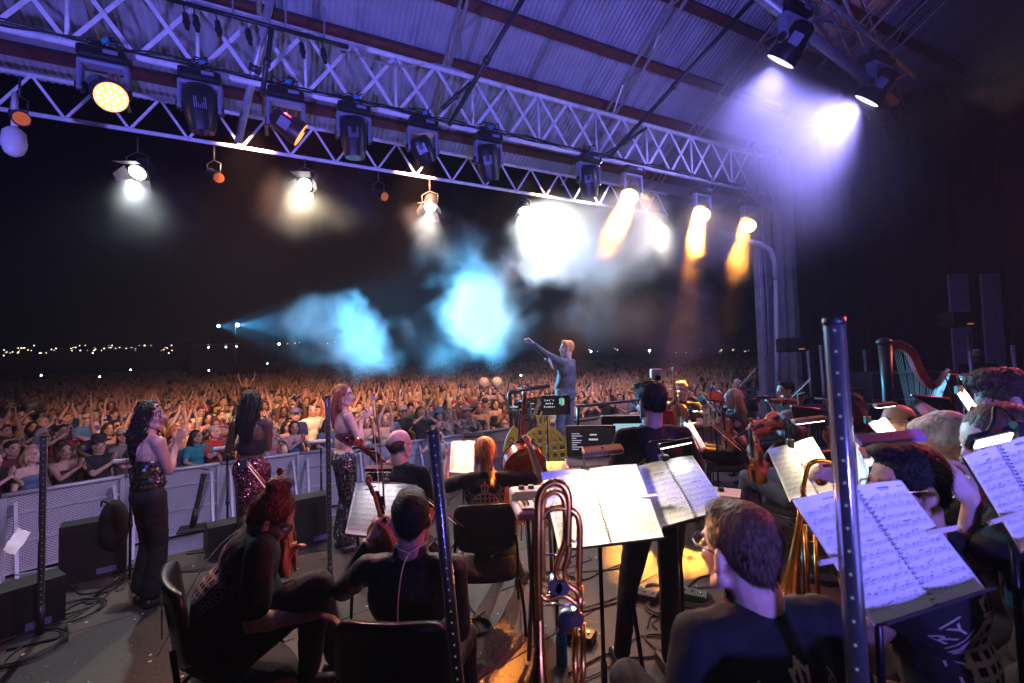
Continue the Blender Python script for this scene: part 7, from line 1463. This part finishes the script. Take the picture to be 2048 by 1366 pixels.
def cable(label, pts, r=.005, mt=None, n=6): t_ = thing('cable', label, 'cable', pts[0]); mb = MB(); mb.path(catmull(pts, 8), r, n); mb.build('lead', mt or m_cab, t_)
def coil(label, c_, R_, turns, r=.005, mt=None, tail=None):
    t_ = thing('cable_coil', label, 'cable', c_); rnd = random.Random(int(c_.x * 100)); pts = []
    for k in range(turns * 14): a_ = k / 14 * 2 * math.pi; rr = R_ * (1 + .10 * math.sin(k * .37) + rnd.uniform(-.02, .02)); pts.append(c_ + V((rr * math.cos(a_) * 1.1, rr * math.sin(a_), .006 + .004 * (k // 14))))
    if tail: pts = [V(q) for q in tail] + pts
    mb = MB(); mb.path(pts, r, 5); mb.build('lead', mt or m_cab, t_)
coil('black cable coil on the floor right of the slanting tube', G(952, 1255, 0), .10, 4, tail=[G(930, 1195, .01), G(945, 1220, .01)]); coil('tangle of black cable at the far left of the deck', G(40, 1300, 0), .22, 5); coil('black cable coil on the floor behind the keyboard player', G(1330, 1220, 0), .12, 6); coil('pale cable coil by the pedals right of the keyboard player', G(1312, 1180, 0), .09, 4, .004, m_cabw); coil('black cable loops at the left under the light tube', G(140, 1225, 0), .2, 4); coil('black leads heaped by the floor box', G(1385, 1200, 0), .13, 6)
rnd = random.Random(5)
spots_c = [((60, 1190), (260, 1170), 'left of the disc top singer'), ((30, 1330), (240, 1150), 'at the lower left'), ((90, 1250), (330, 1120), 'under the disc top singer'), ((400, 1100), (620, 1110), 'behind the braided singer'), ((880, 1010), (950, 965), 'by the stage edge at the centre'), ((905, 1330), (960, 1230), 'right of the slanting tube'), ((1080, 1170), (1290, 1120), 'under the glaring score'), ((1180, 1210), (1420, 1180), 'between stand and keyboard player'), ((1130, 1350), (1400, 1240), 'beside the blue bottle'), ((1010, 1180), (1180, 1110), 'by the ginger cellist'), ((1290, 1250), (1430, 1150), 'right of the keyboard player\'s feet'), ((350, 1150), (640, 1090), 'between the left singers'), ((690, 1120), (860, 1020), 'behind the balding cellist')]
for (a_, b_, lb) in spots_c:
    for k in range(2):
        A_, B_ = G(*a_, .007), G(*b_, .007); pts = [A_.lerp(B_, t) + V((rnd.uniform(-.12, .12), rnd.uniform(-.10, .10), 0)) for t in [j / 6 for j in range(7)]]; cable(('thick' if k else 'thin') + ' black cable snaking over the deck ' + lb, pts, .0045 + .002 * k)
for (x, y, w_, lb) in [(1385, 1190, .22, 'black pedal box with green panel behind the keyboard player'), (1160, 1270, .2, 'small black pedal on the floor by the blue bottle'), (1290, 1190, .2, 'black power strip beneath the keyboard table')]:
    c_ = G(x, y, .03); t_ = thing('floor_box', lb, 'box', c_); mb = MB(); mb.box(c_, (w_, .12, .055), Matrix.Rotation(-.5, 3, 'Z'), .006); mb.build('case', M('pedal_green', (.02, .06, .04), .4) if 'green' in lb else m_plastic, t_)
    for k in range(3): mb = MB(); q_ = c_ + Matrix.Rotation(-.5, 3, 'Z') @ V((-.06 + k * .06, 0, .028)); mb.tube(q_, q_ + V((0, 0, .012)), .009, n=10); mb.build('knob', m_nickel, t_)
# wires from the bows of the ear monitors of the bun violist
t_ = thing('cable', 'thin ear wire down the back of the auburn bun violist', 'cable', I(vb)['C7']); i = I(vb); mb = MB(); mb.path(catmull([i['C7'] + V((0, 0, .03)), i['t'](.02, -.14, .40), i['t'](.05, -.20, .25), i['t'](.03, -.22, .05), i['t'](.02, -.24, -.06)], 8), .0022, 5); mb.build('lead', MATS['white_cable'] if 'white_cable' in MATS else m_cabw, t_)
# ================================================================ stage lamps on the trusses
m_mh = M('mover_black', (.016, .016, .019), .38, var=.1); m_mg = M('mover_grey', (.28, .30, .42), .35, metal=.3); m_lens = M('lamp_glass', (.05, .05, .08), .05, spec=.8)
def amberlens(): return M('amber_lens', (1, .6, .2), .3, emit=(1.0, .42, .08), es=1.6)
def hooks(mb, o, s=.07):
    for k in (-1, 1): mb.path([o + TD * k * .1, o + TD * k * .1 + V((0, 0, s)), o + TD * k * .1 + V((0, .03, s + .05)), o + TD * k * .1 + V((0, .05, s))], .010, 6)
def mover(label, top, d, L_=.42, r=.15, lens=None, cat='moving head', seed=0, glow=False):
    wash = lens is not None
    """top: clamp point; d: where the head points"""
    d = V(d).normalized(); t_ = thing('moving_head', label, cat, top); b0 = top + V((0, 0, -.12)); Rz = Matrix((TD, TN, V((0, 0, 1)))).transposed()
    mb = MB(); mb.box(b0, (.40, .26, .12), Rz, .02); bs = mb.build('base', m_mh, t_); mb = MB(); hooks(mb, top + V((0, 0, -.06))); mb.build('clamp', m_dark, t_)
    mb = MB(); mb.box(b0 + Rz @ V((.08, -.133, .01)), (.12, .006, .04), Rz); mb.build('display', m_mg, bs)
    h = b0 + V((0, 0, -.34)); mb = MB()
    for s_ in (-1, 1): mb.box(h + Rz @ V((s_ * .19, 0, .12)), (.045, .12, .34), Rz, .015)
    mb.box(b0 + V((0, 0, -.085)), (.40, .16, .05), Rz, .02); mb.build('yoke', m_mg, t_)
    for s_ in (-1, 1): mb = MB(); mb.tube(h + Rz @ V((s_ * .225, 0, 0)), h + Rz @ V((s_ * .15, 0, 0)), .05, n=16); mb.build('pivot', m_mh, t_)
    a_ = h - d * L_ * .48; mb = MB(); mb.lathe([(r * .5, 0), (r * .72, .03), (r * .8, L_ * .4), (r * 1.02, L_ * .75), (r * 1.04, L_)] if wash else [(r * .55, 0), (r * .9, .02), (r, L_ * .18), (r * 1.0, L_ * .45), (r * .92, L_ * .7), (r * .78, L_ * .95), (r * .74, L_)], a_, d, 24); lr = r * (.97 if wash else .68); hd = mb.build('head', m_mh, t_)
    fr_ = (CAM - h); fr_ = (fr_ - d * fr_.dot(d)).normalized(); sx = d.cross(fr_)
    for k in range(7): mb = MB(); mb.bar(h + fr_ * r * .94 + sx * (k - 3) * .018 - d * .07, h + fr_ * r * .94 + sx * (k - 3) * .018 + d * .05, .008, .012, fr_); mb.build('vent_rib', m_mg, hd)
    mb = MB(); mb.tube(a_ + d * (L_ - .004), a_ + d * (L_ + .004), lr, n=24); mb.build('lens', lens or m_lens, hd)
    if glow:
        lm = MB(); lm.ell((0, 0, 0), .016, None, 8, 6); lm = lm.mesh('led_cell'); lm.materials.append(M('hot_cell', (1, .9, .6), .3, emit=(1.0, .72, .34), es=7))
        x_, y_, _ = basis(d)
        for ring, n in ((0, 1), (.35, 6), (.75, 12)):
            for k in range(n): o = bpy.data.objects.new('led_cell', lm); COL.objects.link(o); o.parent = hd; o.location = a_ + d * (L_ + .004) + (x_ * math.cos(k * 6.283 / n) + y_ * math.sin(k * 6.283 / n)) * lr * ring - t_.location
    return t_
def B1(px): # point on the lower chord of the front truss at image column px
    y = 60
    for _ in range(12): q_ = T1(px, y); y -= (5.3 - q_.z) / 10 * 100 if False else 0; break
    lo, hi = -100, 700
    for _ in range(30):
        m_ = (lo + hi) / 2
        if T1(px, m_).z > 5.3: lo = m_
        else: hi = m_
    return T1(px, lo) - TN * .05
mover('wash light with lit amber face, leftmost on the front truss', B1(213), T1(237, 224) + V((.1, 0, -.1)) - B1(213) - V((0, 0, -.46)) * 1 + V((.15, -.25, 0)), .36, .15, amberlens(), glow=True)
mover('profile moving head hanging straight down with ribbed back, first from the left', B1(403), V((.02, .12, -1)), .50, .165)
mover('wash light with a thin amber rim lit, second wash from the left', B1(572), V((.75, .45, -.5)), .36, .15, amberlens())
mover('profile moving head second from the left on the front truss', B1(706), V((.0, .12, -1)), .50, .165); mover('black wash head tilted sideways in the middle of the front truss', B1(842), V((.35, .4, -.8)), .36, .15)
mover('profile moving head turned away right of the middle of the front truss', B1(972), V((.12, .3, -1)), .50, .165); mover('far profile moving head with an orange lit edge', B1(1172), V((.1, .2, -1)), .50, .165)
mover('lit wash blazing amber, nearest of the three at the far end', T1(1262, 330), P(1190, 560, 6.8) - T1(1262, 388), .34, .16, M('blaze', (1, .8, .4), .3, emit=(1, .72, .34), es=14)); mover('lit wash throwing a yellow beam, middle of the three at the far end', T1(1402, 372), P(1375, 640, 7.0) - T1(1400, 412), .34, .16, MATS['blaze'])
mover('smaller lit wash nearest the tall post', T1(1496, 398), P(1455, 640, 7.5) - T1(1495, 434), .34, .15, MATS['blaze'])
mover('black mover throwing violet light on the side beam, nearer one', BM1 + V((.02, 0, .33)), V((-.45, .60, -.75)), .42, .17, M('violet_lens', (.6, .6, 1), .3, emit=(.55, .5, 1.0), es=5)); mover('black mover throwing violet light on the side beam, farther one', BM2 + V((.04, 0, .33)), V((-.45, .60, -.75)), .42, .17, MATS['violet_lens'])
m_hot = M('fresnel_glow', (1, 1, 1), .3, emit=(1.0, .93, .82), es=12); m_door = M('barn_door', (.12, .115, .11), .5, metal=.2)
def fresnel(label, c_, d, lit=1.0, r=.10, hotmat=None):
    d = V(d).normalized(); t_ = thing('fresnel_lamp', label, 'lamp', c_ + V((0, 0, .4))); a_ = c_ - d * .14
    mb = MB(); mb.lathe([(r * .6, -.1), (r * 1.1, -.07), (r * 1.15, .1), (r * 1.05, .14)], a_, d, 18); hd = mb.build('housing', m_mh, t_); mb = MB(); mb.tube(a_ + d * .139, a_ + d * .146, r * .92, n=20); mb.build('lens', hotmat or m_hot, hd)
    x_, y_, _ = basis(d); e = a_ + d * .145
    for s_, ax, oth in ((1, y_, x_), (-1, y_, x_), (1, x_, y_), (-1, x_, y_)):
        o0 = e + ax * s_ * r * 1.05; o1 = o0 + ax * s_ * r * .9 + d * r * 1.3; mb = MB(); w0, w1 = r * .95, r * (1.35 if ax is y_ else .45); q_ = [o0 - oth * w0, o0 + oth * w0, o1 + oth * w1, o1 - oth * w1]; nn = (q_[1] - q_[0]).cross(q_[2] - q_[1]).normalized() * .002
        mb.add(q_ + [v_ + nn for v_ in q_], [[0, 1, 2, 3], [7, 6, 5, 4], [0, 4, 5, 1], [1, 5, 6, 2], [2, 6, 7, 3], [3, 7, 4, 0]]); mb.build('barn_door', m_door, t_)
    mb = MB(); mb.path([c_ + x_ * r * 1.2, c_ + x_ * r * 1.3 + V((0, 0, .2)), c_ + V((0, 0, .26)), c_ - x_ * r * 1.3 + V((0, 0, .2)), c_ - x_ * r * 1.2], .008, 6); mb.tube(c_ + V((0, 0, .26)), c_ + V((0, 0, .45)), .012, n=8); mb.build('bracket', m_dark, t_); return t_
for (x, y, dx, lb) in [(275, 345, V((.05, -.6, -.6)), 'lit fresnel with open barn doors, leftmost under the second truss'), (610, 370, V((.1, -.85, -.45)), 'fresnel glaring straight at the camera under the second truss'), (860, 414, V((-.05, -.5, -.8)), 'dim fresnel with pale barn doors left of the white smoke'), (1048, 422, V((.2, -.5, -.8)), 'small lit fresnel at the left edge of the white smoke'), (1320, 456, V((-.2, -.6, -.7)), 'small lit fresnel right of the white smoke')]: fresnel(lb, T2(x, y), dx)
spot('lamp_glare', T2(610, 372) + V((0, -.16, -.06)), CAM + V((-1, 1, -.5)), 120, (1.0, .82, .58), 60, .6, .06)
m_gel = M('orange_gel', (.6, .12, .02), .4, emit=(1, .22, .04), es=.25)
for (x, y, lb, fn) in [(428, 350, 'small profile spot with orange gel between the two lit fresnels', T2), (757, 388, 'small profile spot with orange gel right of the glaring fresnel', T2), (38, 232, 'small profile spot with a bright orange gel at the left edge', T1)]:
    c_ = fn(x, y); t_ = thing('profile_spot', lb, 'lamp', c_ + V((0, 0, .35))); d = V((.7, -.5, -.45)).normalized(); mb = MB(); mb.lathe([(.05, -.16), (.065, -.12), (.06, .05), (.075, .06), (.075, .16)], c_, d, 14); mb.build('barrel', m_mh, t_); mb = MB(); mb.tube(c_ + d * .161, c_ + d * .165, .062, n=16); mb.build('gel', m_gel, t_)
    mb = MB(); mb.box(c_ + d * .165, (.18, .18, .006), d.to_track_quat('Z', 'Y').to_matrix()); mb.build('gel_frame', m_mh, t_) if False else None; mb = MB(); mb.path([c_ + V((.08, 0, 0)), c_ + V((.09, 0, .15)), c_ + V((0, 0, .2)), c_ + V((-.09, 0, .15)), c_ + V((-.08, 0, 0))], .007, 6); mb.tube(c_ + V((0, 0, .2)), c_ + V((0, 0, .4)), .011, n=8); mb.build('bracket', m_dark, t_)
c_ = T1(28, 285); t_ = thing('security_camera', 'white dome camera hanging at the far left edge', 'camera', c_ + V((0, 0, .3))); mb = MB(); mb.lathe([(.05, .14), (.085, .10), (.095, .0), (.09, -.05)], c_, (0, 0, 1), 20); mb.build('housing', m_wp, t_); mb = MB(); mb.ell(c_ + V((0, 0, -.05)), (.085, .085, .09)); mb.build('dome', m_wp, t_); mb = MB(); mb.tube(c_ + V((0, 0, .12)), c_ + V((0, 0, .5)), .025, n=10); mb.build('arm', m_wp, t_)
# black bar with hanging connectors
A_, B_ = T1(347, 42) - TN * .35, T1(690, 128) - TN * .35
t_ = thing('cable_bar', 'black bar hung with plug connectors above the front truss lamps', 'bar', A_); mb = MB(); mb.tube(A_, B_, .025, n=12); mb.build('bar', m_mh, t_)
for f_ in (.12, .24): pass
for f_, s_ in ((.10, 1), (.33, 1), (.62, -1), (.85, 1)): q_ = A_.lerp(B_, f_); mb = MB(); mb.bar(q_ + V((0, 0, -.05)), q_ + V((0, 0, .42)), .02, .012); mb.build('hanger', m_galv, t_)
for f_ in (.08, .13, .24, .40, .70, .83):
    q_ = A_.lerp(B_, f_); t_ = thing('hanging_plug', 'black plug hanging from the cable bar, ' + {.08: 'nearest its left end', .13: 'second from its left end', .24: 'third from its left end', .40: 'before its middle', .70: 'right of its middle', .83: 'nearest its right end'}[f_], 'plug', q_); e = q_ + V((.03, 0, -.22)); mb = MB(); mb.path([q_, q_ + V((.01, 0, -.06)), q_ + V((.02, 0, -.12))], .006, 6); mb.build('lead', m_cab, t_); mb = MB(); mb.lathe([(.015, 0), (.030, .02), (.030, .09), (.036, .10), (.036, .13), (.026, .14), (.022, .19)], q_ + V((.02, 0, -.10)), (.15, 0, -1), 12); mb.build('plug', m_mh, t_)
    mb = MB(); mb.tube(q_ + V((.035, 0, -.205)), q_ + V((.04, 0, -.225)), .033, n=12); mb.build('collar', M('plug_blue', (.05, .25, .45), .4), t_)
# cable loom along the lower chord
rnd = random.Random(3)
for j in range(4):
    pts = []
    for k in range(46): t__ = -5.2 + k * .26; b = T1P + TD * t__; pts.append(V((b.x, b.y, 5.345 + .03 * abs(math.sin(k * .9 + j)) - .05 * abs(math.sin(k * .35 + j * 2)) + rnd.uniform(-.01, .01))) - TN * (.03 + rnd.uniform(0, .03)))
    cable(['thick', 'thin', 'frayed looking', 'drooping'][j] + ' black cable taped along the lower chord of the front truss', pts, .009 - j * .0012)
for px in (213, 403, 572, 706, 842, 972, 1172):
    b = B1(px); t_ = thing('cable_bundle', {213: 'knot of leads above the leftmost wash light', 403: 'knot of leads above the first ribbed moving head', 572: 'knot of leads above the amber rim wash', 706: 'knot of leads above the second profile head', 842: 'knot of leads above the sideways wash head', 972: 'knot of leads above the turned away head', 1172: 'knot of leads above the far profile head'}[px], 'cables', b)
    for k in range(5): mb = MB(); pts = [b + V((rnd.uniform(-.18, .18), rnd.uniform(-.08, .02), rnd.uniform(-.12, .14))) for _ in range(5)]; mb.path(catmull(pts, 5), .007, 5); mb.build('lead', m_cab, t_)
    mb = MB(); mb.box(b + V((.06, -.06, .03)), (.07, .04, .05), None, .008); mb.build('connector', MATS['plug_blue'], t_)
cable('grey hose draped over the top chord of the front truss', [T1(570, 55), T1(572, 90) - TN * .2, T1(620, 95) - TN * .3, T1(680, 118) - TN * .2, T1(790, 140) - TN * .1, T1(870, 128), T1(930, 145)], .012, m_galv)
# short clamped pipes of the truss
for (a_, b_, lb) in [((928, 188), (880, 225), 'short pipe clamped to the front truss near its middle'), ((1268, 272), (1200, 318), 'short pipe clamped to the front truss near the amber lamps'), ((545, 90), (525, 200), 'rusty stub pipe behind the cable bar')]: pole('clamped_pipe', lb, T1(*a_) - TN * .3, T1(*b_) - TN * .1, .028, m_dark, 'pipe')
# ================================================================ far lights, mixing tower
m_far = M('far_bulb', (1, 1, 1), .5, emit=(1.0, .78, .50), es=5); m_farb = M('far_blue_lamp', (1, 1, 1), .5, emit=(.55, .82, 1.0), es=30)
bm_ = MB(); bm_.ell((0, 0, 0), .085, None, 6, 4); bm_ = bm_.mesh('string_bulb'); bm_.materials.append(m_far); rnd = random.Random(9)
t_ = thing('string_lights', 'long string of warm festoon bulbs on the horizon at the far left', 'lights', P(180, 700, 110), 0)
xs = [rnd.uniform(5, 372) for _ in range(62)]
for x in xs: o = bpy.data.objects.new('string_bulb', bm_); COL.objects.link(o); o.parent = t_; o.location = P(x, 697 + rnd.choice([-6, -2, 0, 2, 4, 9]) + (5 if x < 60 else 0), rnd.uniform(95, 120)) - t_.location; s_ = rnd.uniform(.6, 1.5); o.scale = (s_, s_, s_)
mb = MB(); mb.path([P(x, 694, 108) for x in range(-20, 400, 30)], .03, 4); mb.build('wire', m_cab, t_)
t_ = thing('string_lights', 'sparse pale lights on the horizon right of the podium', 'lights', P(1350, 705, 110))
for x in [560, 575, 590, 598, 640, 655, 670, 700, 1178, 1195, 1230, 1235, 1299, 1352, 1372, 1395, 1402, 1440, 1443, 1465, 1467, 1490, 1497]: o = bpy.data.objects.new('string_bulb', bm_); COL.objects.link(o); o.parent = t_; o.location = P(x, 686 + (x > 1100) * 14 + rnd.uniform(-3, 6), 110) - t_.location; s_ = rnd.uniform(.6, 1.3); o.scale = (s_, s_, s_)
t_ = thing('mixing_tower', 'dark mixing tower with blue white follow spots far in the crowd', 'tower', P(475, 740, 42)); Yt = 42; a_, b_ = P(380, 688, Yt), P(560, 688, Yt)
for x in (382, 470, 556): q_ = P(x, 640 if x > 390 else 690, Yt); mb = MB(); mb.tube(V((q_.x, q_.y, gz(42))), q_, .09, n=8); mb.build('post', m_dark, t_)
mb = MB(); mb.box(((a_.x + b_.x) / 2, Yt, a_.z), (b_.x - a_.x, 2, .25)); mb.build('roof_edge', m_dark, t_); mb = MB(); mb.box(((a_.x + b_.x) / 2, Yt + .5, gz(42) + 1.7), (b_.x - a_.x, 1.5, 1.8)); mb.build('cabin', m_plastic, t_)
for (x, y, Y, r) in [(475, 650, 42, .16), (437, 652, 46, .13), (392, 687, 42, .12), (558, 688, 42, .10), (417, 695, 42, .05), (452, 694, 42, .05), (473, 693, 42, .05), (903, 632, 30, .10), (1182, 703, 60, .10), (1299, 701, 60, .13)]: mb = MB(); mb.ell(P(x, y, Y), r, None, 10, 8); mb.build('lamp', m_farb, t_)
for (x, y, Y) in [(262, 741, 22), (200, 755, 19), (83, 752, 20), (418, 742, 26), (535, 728, 30), (1042, 752, 18)]:
    q_ = P(x, y, Y); t_ = thing('phone_light', {262: 'phone torch held up right of the left crowd', 200: 'phone torch low in the left crowd', 83: 'raised phone glowing near the left edge', 418: 'phone torch near the mixing tower foot', 535: 'phone screen right below the follow spots', 1042: 'phone torch in the crowd left of the podium'}[x], 'phone', q_); mb = MB(); mb.box(q_, (.07, .01, .14), None, .003); mb.build('phone', m_plastic, t_); mb = MB(); mb.ell(q_ + V((0, -.012, .03)), .03, None, 8, 6); mb.build('torch', m_farb, t_)
